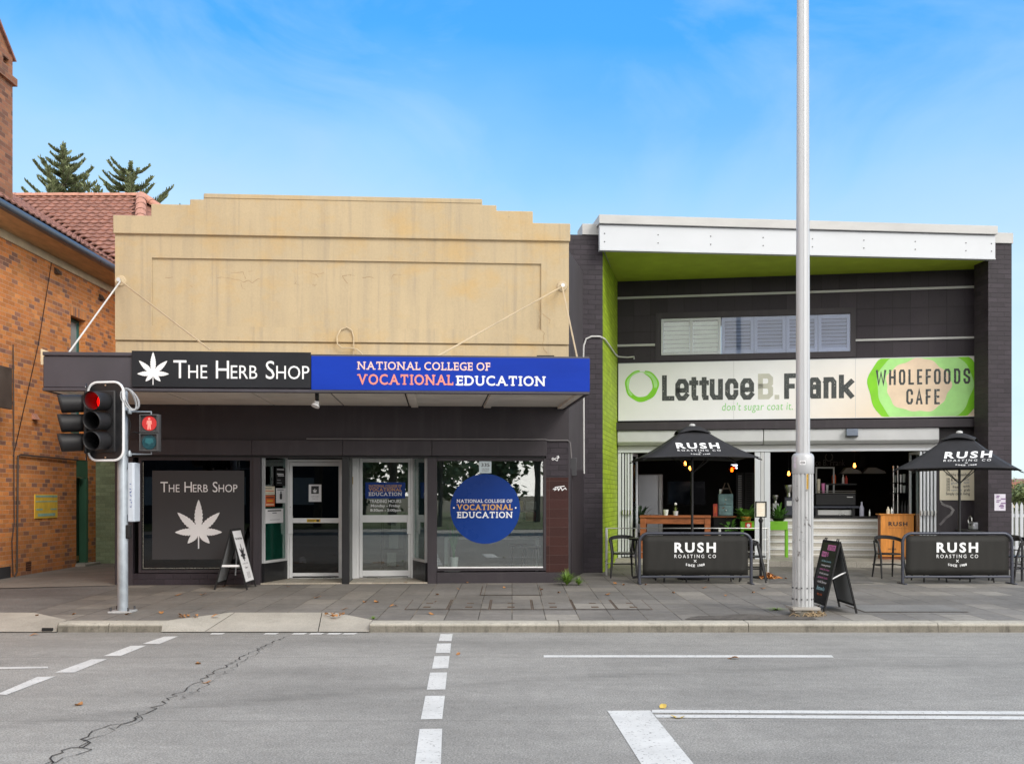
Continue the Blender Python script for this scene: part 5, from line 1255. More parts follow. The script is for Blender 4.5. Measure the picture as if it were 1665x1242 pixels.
# service counter
dc = 1.25
zc1 = C.z(1340, 839, -dc)
kt = cthing('service_counter', 1340, dc, 'pale slatted service counter with black top across the right bay', 'counter')
ob('front', cbox(MB(C), 1240, 1429, 0, 0, dc, dc + .6, zfl, zc1 - .05), M_slat, kt); ob('top', cbox(MB(C), 1238, 1430, 0, 0, dc - .03, dc + .65, zc1 - .048, zc1), M_black, kt, bev=.006)
ob('end_post', cbox(MB(C), 1427, 1430.5, 0, 0, dc - .035, dc + .02, zfl, zc1 - .05), M_alu, kt)
kk = MB(C)
for z in [zfl + .17 * i + .17 for i in range(5)]: cbox(kk, 1240, 1427, 0, 0, dc - .018, dc - .001, z - .022, z + .022)
ob('trim_strip', kk, M_alu, kt)
# coffee machine
def C_(px0, px1, pt, pb, d0, d1, **k): return cbox(MB(C), px0, px1, pt, pb, d0, d1, **k)
cm = cthing('coffee_machine', 1360, dc + .1, 'wide black espresso machine with cup rail on the counter', 'coffee machine', z=zc1)
ob('body', C_(1326, 1392, 802, 822, dc + .1, dc + .6), M_black, cm, bev=.02); ob('drip_tray', C_(1322, 1397, 822.5, 826, dc + .04, dc + .6), M_tube, cm, bev=.006)
for p_ in (1328, 1388): ob('foot', C_(p_ - 2, p_ + 2, 826.2, 0, dc + .1, dc + .4, z0=zc1 + .001), M_black, cm)
ob('base_panel', C_(1330, 1386, 829, 837, dc + .25, dc + .55), M_steel, cm)
m = MB(C)
for py in (798, 801):
    a_, b_ = C.u(1331, -dc - .12), C.u(1391, -dc - .12); z = C.z(1360, py, -dc - .12); m.tube([(a_, dc + .55, z), (a_, dc + .12, z), (b_, dc + .12, z), (b_, dc + .55, z)], .008, 5)
ob('cup_rail', m, M_steel, cm)
ob('badge', C_(1377, 1387, 807.5, 808.5, dc + .09, dc + .098), M_lett, cm)
def cup(px, pb, d, r, h, mat, label, name='paper_cups', cat='cups', z=None, group=None):
    v = C.p(px, pb, -d); zz = v.z if z is None else z
    o = MB(C).lathe([(r * .75, 0), (r, h), (r * .85, h), (r * .8, h - .01)], (v.x, d, zz), 12)
    return ob(name, o, mat, None, label, cat, group)
zmt = C.z(1360, 802, -dc - .1) + .001
cup(1331, 800, dc + .3, .04, .34, M_cream, 'tall stack of cream paper cups left on the espresso machine', z=zmt); cup(1338.5, 800, dc + .3, .042, .24, M_pinkc, 'shorter stack of pink paper cups on the espresso machine', z=zmt); cup(1345, 800, dc + .3, .03, .2, M_alu2, 'grey stack of small cups right of the pink cups', z=zmt)
sf = cthing('cup_shelf', 1358, dc + .9, 'black wall shelf on metal frame above the espresso machine', 'shelf', z=C.z(1358, 787, -dc - .9))
ob('board', C_(1328, 1393, 786, 788, dc + .8, dc + 1.1), M_black, sf)
m = MB(C); a_, b_ = C.u(1326, -dc - .85), C.u(1357, -dc - .85); z0_, z1_ = C.z(1340, 805, -dc - .85), C.z(1340, 759, -dc - .85)
m.frame(a_, b_, z0_, z1_, .035, dc + .84, dc + .88); ob('frame', m, M_alu2, sf)
def bottle(px, pb, d, r, h, mat, label, z=None):
    v = C.p(px, pb, -d); zz = v.z if z is None else z
    return ob('bottle', MB(C).lathe([(r, 0), (r, h * .6), (r * .4, h * .78), (r * .35, h), (r * .3, h)], (v.x, d, zz), 10), mat, None, label, 'bottle')
zsb = C.z(1358, 786, -dc - .8) + .001
bottle(1356, 786, dc + .95, .05, .3, M_orange, 'orange bottle on the shelf above the espresso machine', zsb); bottle(1371, 786, dc + .95, .03, .22, M_paper, 'slim white bottle on the shelf above the espresso machine', zsb); bottle(1376, 786, dc + .95, .035, .2, M_red, 'short red bottle beside the slim white bottle on shelf', zsb)
bottle(1401, 837, dc + .2, .055, .34, paint('milk jug', (.55, .56, .68), .35), 'pale lilac jug on the counter right of the espresso machine', zc1 + .001); bottle(1414, 837, dc + .2, .03, .16, M_steel, 'small steel shaker near the counter end', zc1 + .001)
# grinders at the left end of the counter
def grinder(px, d, h, w, label, dark=M_tube):
    v = C.p(px, 838, -d); t = thing('coffee_grinder', label, 'grinder', C.world(v.x, d, zc1), rzC)
    ob('body', MB(C).box(v.x - w, v.x + w, d - w, d + w * 1.3, zc1 + .001, zc1 + h * .58), dark, t, bev=.02)
    ob('neck', MB(C).lathe([(w * .5, 0), (w * .5, h * .12)], (v.x, d, zc1 + h * .581), 12), M_steel, t)
    ob('hopper', MB(C).lathe([(w * .5, 0), (w * 1.05, h * .14), (w * 1.05, h * .24), (w * .9, h * .26)], (v.x, d, zc1 + h * .701), 14), M_steel, t)
    return t, v
gt, v = grinder(1282.5, dc + .25, .78, .11, 'tall dark coffee grinder with round white badge beside pole'); ob('badge', MB(C).box(v.x - .06, v.x + .06, dc + .13, dc + .138, zc1 + .24, zc1 + .36), M_lett, gt, bev=.01)
grinder(1261, dc + .3, .52, .075, 'smaller steel coffee grinder behind the fern', M_alu2)
# chalk name on the back wall, range hood, framed notice
cwx = dc + 2.6
hw = cthing('chalk_wall_sign', 1350, cwx, 'faint chalk shop lettering under horseshoe on black inner wall', 'sign', z=C.z(1350, 757, -cwx))
ob('board', C_(1296, 1440, 735, 760, cwx, cwx + .04), M_blackm, hw)
M_chalk = paint('dim chalk', (.20, .20, .21), .9, var=.2)
m = MB(C); text(m, 'Lettuce B. Frank', C.u(1303, -cwx), C.u(1374, -cwx), C.z(1340, 757, -cwx), C.z(1340, 747, -cwx), cwx - .004); ob('lettering', m, M_chalk, hw, recalc=False)
v = C.p(1348, 743, -cwx); m = MB(C); m.stroke([(v.x + .09 * math.cos(R(a)), v.z + .1 * math.sin(R(a))) for a in range(130, 412, 20)], .03, cwx - .006, cwx - .002); ob('horseshoe', m, M_chalk, hw, recalc=False)
hd = cthing('range_hood', 1405, dc + 2.0, 'pale metal range hood hanging right of the chalk lettering', 'hood', z=C.z(1405, 769, -dc - 2))
y0_ = dc + 2.0
for a_, b_ in ((1368, 1402), (1404, 1441)):
    x0_, x1_ = C.u(a_, -y0_), C.u(b_, -y0_); z0_, z1_ = C.z(1400, 769.5, -y0_), C.z(1400, 760, -y0_)
    ob('canopy', MB(C).prism([(x0_, z0_), (x1_, z0_), (x1_ - .04, z0_ + .06), (x1_ - .25, z1_), (x0_ + .12, z1_)], y0_, y0_ + .5), M_flash, hd)
ob('duct', C_(1398, 1408, 740, 759.5, y0_ + .1, y0_ + .4), M_blackm, hd)
# glass rack at the right
gr_ = cthing('bar_shelf', 1466, 1.5, 'dark shelving with glasses and steel posts by folding doors', 'shelf')
for p_ in (1453, 1460, 1480): x = C.u(p_, -1.5); ob('upright', MB(C).cyl((x, 1.5, zfl), (x, 1.5, C.z(1466, 757, -1.5)), .018, seg=8), M_steel, gr_)
for py in (784, 801, 836): ob('shelf_board', C_(1451, 1483, py, py + 1.5, 1.45, 1.85), M_blackm, gr_)
g = random.Random(5)
for i in range(11):
    r_ = i // 6; px = 1455 + (i % 6) * 5; pb = (784, 801)[r_]; zz = C.z(1466, pb, -1.45) + .001; h = g.uniform(.12, .2)
    v = C.p(px, pb, -1.6); ob('glass', MB(C).lathe([(.028, 0), (.035, h), (.03, h)], (v.x, 1.6, zz), 8), (M_blind, M_blackm, M_steel)[i % 3], None, 'small glassware standing on the dark bar shelving', 'glass', 'glasses on the bar shelving')
zz = C.z(1466, 836, -1.45) + .001
for i, px in enumerate((1457, 1462, 1467, 1472, 1477)):
    v = C.p(px, 836, -1.6); ob('bottle', MB(C).lathe([(.035, 0), (.035, .18), (.014, .24), (.012, .32)], (v.x, 1.6, zz), 8), M_black, None, 'dark bottle standing on the lowest bar shelf', 'bottle', 'dark bottles on the bar shelving')
# orange timber point of sale with lettering
ot = cthing('timber_counter', 1459, .35, 'orange timber sales desk with black capitals beside folding doors', 'desk')
dz = .35; zo1 = C.z(1459, 836, -dz)
ob('front', C_(1432, 1486, 0, 0, dz, dz + .04, z0=zfl + .06, z1=zo1 - .02), M_ply, ot, bev=.006); ob('carcass', C_(1433, 1485, 0, 0, dz + .042, dz + .5, z0=zfl + .0, z1=zo1 - .021), M_wood, ot); ob('top', C_(1430, 1488, 0, 0, dz - .02, dz + .52, z0=zo1 - .019, z1=zo1 + .01), M_ply, ot, bev=.005)
lettb(text, 'RUSH', 1444.5, 1475.5, 848, 855, M_ink, -dz + .001, C, ot, off=.035, space=1.25); lettb(text, 'ROASTING CO', 1445, 1475, 857.5, 859.3, M_wood, -dz + .001, C, ot, space=1.3); lettb(text, 'SINCE 1988', 1444, 1457, 891, 893.5, M_ink, -dz + .001, C, ot)
bottle(1444, 836, .5, .04, .16, M_cream, 'cream salt shaker on the orange sales desk', zo1 + .011); bottle(1450, 836, .5, .03, .15, M_steel, 'steel pepper shaker on the orange sales desk', zo1 + .011)
# more on the walls of the dim room
for i, (a_, b_) in enumerate(((1197, 1209), (1211, 1226))):
    sg_ = cthing('louvre_board', (a_ + b_) / 2, 5.6, ('narrow dark louvred board on the inner wall above blue chest', 'wider dark louvred board beside the white door post')[i], 'board', z=C.z(1210, 832, -5.6))
    z0_, z1_ = C.z(1210, 832, -5.6), C.z(1210, 768, -5.6); x0_, x1_ = C.u(a_, -5.6), C.u(b_, -5.6); ob('frame', MB(C).frame(x0_, x1_, z0_, z1_, .05, 5.55, 5.6), M_dkgrey, sg_)
    m = MB(C)
    for k in range(16): z = z0_ + .06 + k * (z1_ - z0_ - .12) / 16; m.box(x0_ + .051, x1_ - .051, 5.57, 5.59, z, z + .045)
    ob('louvre', m, M_alu2 if i == 0 else M_dkgrey, sg_)
# small machine with a spout by the right pillar
v = C.p(1591, 862, .45); X, Y = C.world(v.x, -.45, 0)[:2]
bq = thing('juice_press', 'blue-grey metal press with lever behind the right barrier', 'press', (X, Y, 0))
zz0 = Z_at(861, Y); ob('stand', MB().box(X - .26, X + .26, Y - .2, Y + .2, 0, zz0), M_blackm, bq)
ob('body', MB().box(X - .17, X + .17, Y - .13, Y + .13, zz0 + .001, zz0 + .16), M_fridge, bq, bev=.03); ob('cylinder', MB().lathe([(.09, 0), (.09, .2), (.05, .24)], (X + .02, Y, zz0 + .161), 12), M_steel, bq)
ob('wheel', MB().tube([(X - .2 + .0, Y - .05 + .09 * math.cos(R(a)), zz0 + .2 + .09 * math.sin(R(a))) for a in range(0, 360, 30)], .018, 6, closed=True), M_steel, bq); ob('lever', MB().tube([(X + .02, Y, zz0 + .36), (X + .1, Y, zz0 + .40), (X + .22, Y - .03, zz0 + .43)], [.02, .03, .045], 8), M_cream, bq)
# ---------------------------------------------------------------- umbrellas, barriers, chairs on the footpath
def rush_text(fr_m, par, x0, x1, ztop, mat, y, vs=1.0):
    """RUSH / ROASTING CO / x / SINCE 1988, laid out from the width of the big word."""
    w = x1 - x0; q = w * vs; h = q * .245; m = MB(fr_m)
    text(m, 'RUSH', x0, x1, ztop - h, ztop, y, off=.035, space=1.3)
    text(m, 'ROASTING CO', x0, x1, ztop - q * .375, ztop - q * .29, y, off=.004, space=1.5)
    xc = (x0 + x1) / 2; zx = ztop - q * .447; d = w * .03; dv_ = d * vs
    for s_ in (-1, 1): m.stroke([(xc - d, zx - s_ * dv_), (xc + d, zx + s_ * dv_)], w * .012, y - .0005 * (s_ > 0), y + .001)
    word = 'SINCE 1988'; n = len(word); zz = ztop - q * .56
    for i, ch in enumerate(word):
        if ch == ' ': continue
        t = (i - (n - 1) / 2) / n; V, Fs = glyphs(ch, off=.02); a0 = min(a for a, _ in V); a1 = max(a for a, _ in V); hh = q * .058; ww = w * .058 * (a1 - a0) / .682
        xx = xc + t * w * .46; dz = abs(t) ** 2 * q * .14
        put(m, V, Fs, xx - ww / 2, xx + ww / 2, zz - hh / 2 + dz, zz + hh / 2 + dz, y)
    ob('lettering', m, mat, par, recalc=False)
def umbrella(X, Y, half, ze, za, deg, label, pole_top=True):
    fr = FY(X, Y, deg); M = Matrix.Translation((X, Y, 0)) @ Matrix.Rotation(R(deg), 4, 'Z')
    t = thing('market_umbrella', label, 'umbrella', (X, Y, 0), R(deg), 'black cafe umbrellas')
    ob('base', MB(M).lathe([(.28, 0), (.28, .05), (.05, .08), (.04, .3)], seg=20), M_blackm, t)
    ob('pole', MB(M).cyl((0, 0, .1), (0, 0, za - .02), .024, seg=12), M_black, t)
    m = MB(M); n = 10; top = .20; cs_ = [(-1, -1), (1, -1), (1, 1), (-1, 1)]
    zt_ = za - .11
    for k in range(4):
        c0_, c1_ = Vector(cs_[k]), Vector(cs_[(k + 1) % 4]); g = []
        for i in range(n + 1):
            s_ = i / n; r_ = top / half + (1 - top / half) * s_; row = []
            for j in range(n + 1):
                u = j / n; p = (c0_ * (1 - u) + c1_ * u) * half * r_
                edge = math.sin(math.pi * u)
                z = zt_ + (ze - zt_) * s_ + .035 * math.sin(math.pi * s_) * (-1) - .025 * edge * s_ * 1.0 + .05 * edge * s_ ** 3
                inw = 1 - .035 * edge * s_ ** 2
                row.append(m.add((p.x * inw, p.y * inw, z)))
            g.append(row)
        for i in range(n):
            for j in range(n): m.f.append([g[i][j], g[i][j + 1], g[i + 1][j + 1], g[i + 1][j]])
    cano = ob('canopy', m, M_umb, t, recalc=False)
    so = cano.modifiers.new('cloth', 'SOLIDIFY'); so.thickness = .004; so.offset = -1
    m = MB(M); a_ = .30
    for k in range(4):
        c0_, c1_ = Vector(cs_[k]), Vector(cs_[(k + 1) % 4]); pr = None
        for j in range(7):
            u = j / 6; p = (c0_ * (1 - u) + c1_ * u) * a_; zz = zt_ - .055 + .06 * math.sin(math.pi * u); row = [(0, 0, za), (p.x * .45, p.y * .45, za - .035), (p.x, p.y, zz)]
            if pr:
                m.q(pr[0], pr[1], row[1]); m.q(pr[1], pr[2], row[2], row[1])
            pr = row
    v_ = ob('vent_cap', m, M_umb, t, recalc=False, weld=True); v_.modifiers.new('cloth', 'SOLIDIFY').thickness = .004
    ob('finial', MB(M).lathe([(.06, za - .01), (.055, za + .02), (.02, za + .035)], seg=12), M_alu2, t)
    for k in range(4):
        c = Vector(cs_[k]) * half; r_ = ob('rib', MB(M).tube([(c.x * .12, c.y * .12, zt_ - .03), (c.x * .98, c.y * .98, ze - .02), (c.x * 1.02, c.y * 1.02, ze - .035)], .011, 5), M_black, t)
        ob('strut', MB(M).tube([(0, 0, ze - .25), (c.x * .5, c.y * .5, (zt_ + ze) / 2 - .05)], .009, 5), M_black, r_)
    # print on the front slope
    vb, vt = Vector((0, -half * .985, ze)), Vector((0, -top, zt_)); up = (vt - vb); L = up.length; up.normalize(); nr = Vector((1, 0, 0)).cross(up)
    # build the print as cloth-hugging geometry: local (x, s) mapped onto the sagging panel
    class Hug(MB):
        def add(s, p):
            x, y, z = p; s_ = 1 - z / L; s_ = min(max(s_, 0), 1); r_ = top / half + (1 - top / half) * s_; u = .5 + x / (2 * half * r_); e = math.sin(math.pi * min(max(u, 0), 1))
            zz = zt_ + (ze - zt_) * s_ - .035 * math.sin(math.pi * s_) - .025 * e * s_ + .05 * e * s_ ** 3
            return _MB0.add(s, (x * (1 - .035 * e * s_ ** 2), -half * r_ * (1 - .035 * e * s_ ** 2) - .010 + y, zz + .012))
    return t, Hug, M, L
_MB0 = MB
def umb_print(t, Hug, M, L, x0, x1, zt0):
    global MB
    keep = MB
    try:
        MB = Hug; rush_text(M, t, x0, x1, zt0, M_lett, 0, 1.12)
    finally: MB = keep
u1 = umbrella(3.36, 19.5, 1.03, 2.22, 2.86, 0, 'black umbrella showing white lettering beside the lime brick wall')
umb_print(*u1, -.40, .38, u1[3] * .60)
u2 = umbrella(8.43, 19.7, 1.0, 2.03, 2.74, -30, 'black umbrella with pale finial, turned askew near the far brick pillar')
umb_print(*u2, -.18, .62, u2[3] * .60)
def barrier(px0, px1, label, Y=18.4):
    x0, x1 = X_at(px0, Y), X_at(px1, Y); xc = (x0 + x1) / 2
    t = thing('cafe_barrier', label, 'barrier', (xc, Y, 0), 0, 'black canvas cafe barriers')
    zt_, zb_, r = Z_at(867, Y), Z_at(937.5, Y), .028
    P = [(x0 + r, Y, .02), (x0 + r, Y, zt_ - .16)] + [(x0 + r + .16 * (1 - math.cos(R(a))), Y, zt_ - .16 + .16 * math.sin(R(a))) for a in range(15, 91, 15)]
    P += [(2 * xc - p[0], p[1], p[2]) for p in P[::-1]]
    ob('tube_frame', MB().tube(P, r, 10), M_tube, t)
    ob('bottom_rail', MB().cyl((x0 + .06, Y, zb_), (x1 - .06, Y, zb_), .022, seg=10), M_tube, t)
    m = MB(); nx, nz = 16, 6; a, b, c, d = x0 + .085, x1 - .085, zb_ + .03, zt_ - .035
    for i in range(nx):
        for j in range(nz):
            def P_(i, j): u, v = i / nx, j / nz; return (a + (b - a) * u, Y - .004 + .0015 * math.sin(u * 9) * math.sin(v * 3), c + (d - c) * v)
            m.q(P_(i, j), P_(i + 1, j), P_(i + 1, j + 1), P_(i, j + 1))
    cv = ob('canvas', m, M_canv, t, recalc=False, weld=True); cv.modifiers.new('cloth', 'SOLIDIFY').thickness = .003
    for x in (x0 + r, x1 - r): ob('foot', MB().box(x - .025, x + .025, Y - .16, Y + .2, 0, .022), M_tube, t, bev=.006)
    rush_text(None, t, xc - .37 - .0, xc + .36 - .0, Z_at(881.5, Y), M_lett, Y - .016)
    return t
barrier(1037, 1224, 'black canvas barrier under the umbrella beside the lime wall'); barrier(1465, 1648, 'black canvas barrier in front of the far right brick pillar')
def chair(X, Y, deg, label, group):
    t = thing('cafe_chair', label, 'chair', (X, Y, 0), R(deg), group); M = Matrix.Translation((X, Y, 0)) @ Matrix.Rotation(R(deg), 4, 'Z')
    m = MB(M).prismz([(.22 * math.cos(R(a)) * (1.0), .21 * math.sin(R(a))) for a in range(0, 360, 18)], .44, .465); ob('seat', m, M_black, t, bev=.008)
    arc = [(.27 * math.cos(R(a)), .235 * math.sin(R(a)), .70 + .065 * math.sin(R(a))) for a in range(-18, 199, 14)]
    m = MB(M)
    for p, q in zip(arc, arc[1:]): pass
    n = len(arc); pts, fs = [], []
    for (x, y, z) in arc: k = (x * .93, y * .93); pts += [(x, y, z - .035), (x, y, z + .035), (k[0], k[1], z + .035), (k[0], k[1], z - .035)]
    for i in range(n - 1):
        for j in range(4): fs.append((4 * i + j, 4 * i + (j + 1) % 4, 4 * i + 4 + (j + 1) % 4, 4 * i + 4 + j))
    fs += [(0, 1, 2, 3), (4 * n - 4, 4 * n - 1, 4 * n - 2, 4 * n - 3)]
    ob('backrest', m.raw(pts, fs), M_black, t, bev=.01)
    for x, y, top in ((-.25, -.08, .70), (.25, -.08, .70), (-.20, .19, .70), (.20, .19, .70)):
        front = y < 0
        ob('leg', MB(M).tube([(x * 1.0, y if not front else -.06, top), (x * .88, y * .9 if not front else -.12, .45), (x * 1.02, (.25 if not front else -.22), .0)], [.016, .022, .015], 8), M_black, t)
    ob('stretcher', MB(M).tube([(-.23, -.17, .24), (-.22, .2, .24), (.22, .2, .24), (.23, -.17, .24)], .011, 6), M_black, t)
    return t
gl_, gr2 = 'chairs at the tables under the left umbrella', 'chairs at the tables under the right umbrella'
c0 = chair(X_at(1013, 19.9), 19.9, 0, 'black curved-back chair standing beside the lime brick wall', gl_)
def dupchair(X, Y, deg, label, group):
    c = copy_tree(c0); c.location = (X, Y, 0); c.rotation_euler = (0, 0, R(deg)); c['label'] = label; c['group'] = group; return c
dupchair(X_at(1226, 18.95), 18.95, 75, 'black chair tucked at barrier end next to the menu stand', gl_)
dupchair(X_at(1090, 19.2), 19.0, 185, 'black chair hidden but for its legs under the left barrier canvas', gl_)
dupchair(X_at(1170, 19.2), 19.2, 170, 'second black chair seen only by legs under left barrier, nearer the menu stand', gl_)
dupchair(X_at(1445, 19.8), 19.8, 8, 'black curved-back chair in front of the orange sales desk', gr2)
dupchair(X_at(1512, 19.0), 19.0, 180, 'black chair behind the right barrier, mostly hidden, nearest the orange desk', gr2)
dupchair(X_at(1590, 19.0), 19.0, 172, 'black chair behind the right barrier showing legs below the pillar', gr2)
dupchair(X_at(1646, 19.0), 19.0, -70, 'black chair end-on at the outer end of the right barrier', gr2)
def table(X, Y, label, g):
    t = thing('cafe_table', label, 'table', (X, Y, 0), 0, g)
    ob('top', MB().lathe([(.34, .72), (.35, .73), (.35, .75), (.34, .755)], (X, Y, 0), 24), M_black, t); ob('column', MB().cyl((X, Y, .03), (X, Y, .72), .035, seg=12), M_black, t)
    m = MB()
    for a in (20, 110, 200, 290): m.tube([(X, Y, .05), (X + .3 * math.cos(R(a)), Y + .3 * math.sin(R(a)), .02)], .02, 6)
    ob('foot', m, M_black, t)
table(X_at(1052, 19.75), 19.75, 'round black cafe table beside the left chair behind the barrier', 'tables on the footpath'); table(X_at(1530, 19.9), 19.9, 'round black cafe table behind the right barrier', 'tables on the footpath')
# menu stand, rail, leaf pile
Y = 19.75; X = X_at(1237, Y)
ms = thing('menu_stand', 'black post menu stand with lit cream page by the white door post', 'stand', (X, Y, 0))
ob('base', MB().lathe([(.17, 0), (.17, .025), (.04, .045)], (X, Y, 0), 18), M_blackm, ms); ob('post', MB().tube([(X, Y, .03), (X, Y, Z_at(850, Y)), (X, Y, Z_at(846, Y)), (X, Y, Z_at(841, Y))], [.026, .026, .045, .02], 10), M_blackm, ms)
fx0_, fx1_, fz0_, fz1_ = X_at(1228, Y), X_at(1246, Y), Z_at(841, Y), Z_at(815, Y); f_ = ob('frame', MB().frame(fx0_, fx1_, fz0_, fz1_, .018, Y - .03, Y + .01), M_blackm, ms); ob('page', MB().box(fx0_ + .019, fx1_ - .019, Y - .012, Y - .002, fz0_ + .019, fz1_ - .019), paint('menu page', (.78, .74, .62), .6, var=.04), f_)
m = MB()
for i in range(7): m.box(fx0_ + .04, fx1_ - .04 - .03 * (i % 3), Y - .0135, Y - .012, fz1_ - .06 - .032 * i, fz1_ - .052 - .032 * i)
ob('print', m, M_beige, f_)
Y = 20.45
rl = thing('cable_rail', 'steel post railing with thin rails before the left cafe bay', 'railing', (X_at(1115, Y), Y, 0))
zt0 = Z_at(858.5, Y)
for px in (986, 1034, 1170, 1248.5): x = X_at(px, Y); o = ob('post', MB().box(x - .022, x + .022, Y - .022, Y + .022, 0, zt0 + .01), M_steel, rl, bev=.004)
for z in (zt0, zt0 - .22, zt0 - .46, zt0 - .68): ob('rail', MB().cyl((X_at(986, Y), Y - .03, z), (X_at(1248, Y), Y - .03, z), .010 if z == zt0 else .005, seg=8), M_steel, rl)
# ---------------------------------------------------------------- lamp pole
Y = 14.05; X = X_at(1305.5, Y); zg = gz(Y)
lp = thing('lamp_pole', 'tall pale metal lamp pole with fluted base and collar at kerb', 'pole', (X, Y, zg))
ob('footing', MB().lathe([(.17, -.1), (.165, .06), (.15, .11)], (X, Y, zg), 20), M_kerbface, lp)
zfl_ = Z_at(985, Y)
m = MB().prismz([(X - .185, Y - .185), (X + .185, Y - .185), (X + .185, Y + .185), (X - .185, Y + .185)], zfl_ - .04, zfl_); m.prismz([(X - .15, Y - .15), (X + .15, Y - .15), (X + .15, Y + .15), (X - .15, Y + .15)], zfl_ - .075, zfl_ - .041)
ob('base_plate', m, stained('weathered plate', (.30, .28, .25), (.42, .41, .39), (.16, .11, .08), .6, .2), lp, bev=.006)
m = MB(); pts = []
n = 16
prof = []
for k in range(n * 6):
    a = 2 * math.pi * k / (n * 6); ph = (k % 6) / 6.0; rr_ = .137 if ph < .62 else .122
    prof.append((X + rr_ * math.cos(a), Y + rr_ * math.sin(a)))
m.prismz(prof, zfl_ + .001, Z_at(769, Y)); ob('fluted_column', m, M_galvw, lp, smooth=False)
m = MB()
for a in range(0, 360, 30):
    for z in (zfl_ + .10, zfl_ + .25): m.cyl((X + .132 * math.cos(R(a + 8)), Y + .132 * math.sin(R(a + 8)), z), (X + .146 * math.cos(R(a + 8)), Y + .146 * math.sin(R(a + 8)), z), .011, seg=6)
ob('bolt', m, M_dkgrey, lp)
zc0, zc1_ = Z_at(770, Y), Z_at(737, Y)
co = ob('collar', MB().lathe([(.142, zc0), (.145, zc0 + .005), (.145, zc1_ - .05), (.135, zc1_ - .02), (.112, zc1_)], (X, Y, 0), 28), M_galv2, lp)
ob('shaft', MB().lathe([(.094, zc1_ - .02), (.0785, 8.3), (.076, 10.5)], (X, Y, 0), 24), M_galv2, lp)
for a in (-98, -66, -110): ob('seam', MB().tube([(X + .095 * math.cos(R(a)), Y + .095 * math.sin(R(a)), zc1_), (X + .0785 * math.cos(R(a)), Y + .0785 * math.sin(R(a)), 8.3)], .0035, 4), M_alu2, lp) if a != -110 else None
def wrap(r, a0, a1, z0, z1, n=6):
    m = MB()
    for i in range(n):
        p, q = R(a0 + (a1 - a0) * i / n), R(a0 + (a1 - a0) * (i + 1) / n)
        m.q((X + r * math.cos(p), Y + r * math.sin(p), z0), (X + r * math.cos(q), Y + r * math.sin(q), z0), (X + r * math.cos(q), Y + r * math.sin(q), z1), (X + r * math.cos(p), Y + r * math.sin(p), z1))
    return m
def wrap_text(body, r, a0, a1, z0, z1, mat, par, vertical=False):
    V, Fs = glyphs(body, off=.02); bx = (min(v[0] for v in V), max(v[0] for v in V), min(v[1] for v in V), max(v[1] for v in V)); pts = []
    for a, b in V:
        s_, t_ = (a - bx[0]) / (bx[1] - bx[0]), (b - bx[2]) / (bx[3] - bx[2])
        an, z = (R(a0 + (a1 - a0) * t_), z1 - (z1 - z0) * s_) if vertical else (R(a0 + (a1 - a0) * s_), z0 + (z1 - z0) * t_)
        pts.append((X + r * math.cos(an), Y + r * math.sin(an), z))
    ob('lettering', MB().raw(pts, Fs), mat, par, recalc=False)
pl_ = ob('number_tag', wrap(.1465, -122, -92, Z_at(756, Y), Z_at(749, Y)), M_paper, co, recalc=False); wrap_text('43208', .1475, -118, -96, Z_at(754.5, Y), Z_at(750.5, Y), M_ink, co)
for zc, mt in ((747, M_pinkc), (757, M_paper)): 
    z = Z_at(zc, Y); ob('sticker', wrap(.1465, -160, -142, z - .035, z + .035), paint('lilac sticker %d' % zc, (.55, .50, .58), .6), co, recalc=False)
yt_ = ob('yellow_strip', wrap(.1395, -86, -76, Z_at(795, Y), Z_at(771, Y), 3), paint('yellow strip', (.62, .36, .02), .5), lp, recalc=False); wrap_text('NO STANDING', .1405, -84, -78, Z_at(794, Y), Z_at(772, Y), M_ink, lp, True)
m = MB(); g = random.Random(3)
for i in range(46):
    a = R(g.uniform(-130, 20)); r0 = .15 + g.uniform(0, .10); b_ = a + g.uniform(-.8, .8); z = zg + .006 + g.uniform(0, .06) * (1 - (r0 - .15) * 8)
    m.tube([(X + r0 * math.cos(a), Y + r0 * math.sin(a), z), (X + (r0 + .04) * math.cos((a + b_) / 2), Y + (r0 + .04) * math.sin((a + b_) / 2), z + .02), (X + (r0 + .07) * math.cos(b_), Y + (r0 + .07) * math.sin(b_), zg + .005)], .004, 4)
ob('dry_straw', m, paint('straw', (.30, .22, .13), .8, var=.3), None, 'dry tangled straw heaped round the foot of lamp pole', 'straw', kind='stuff')
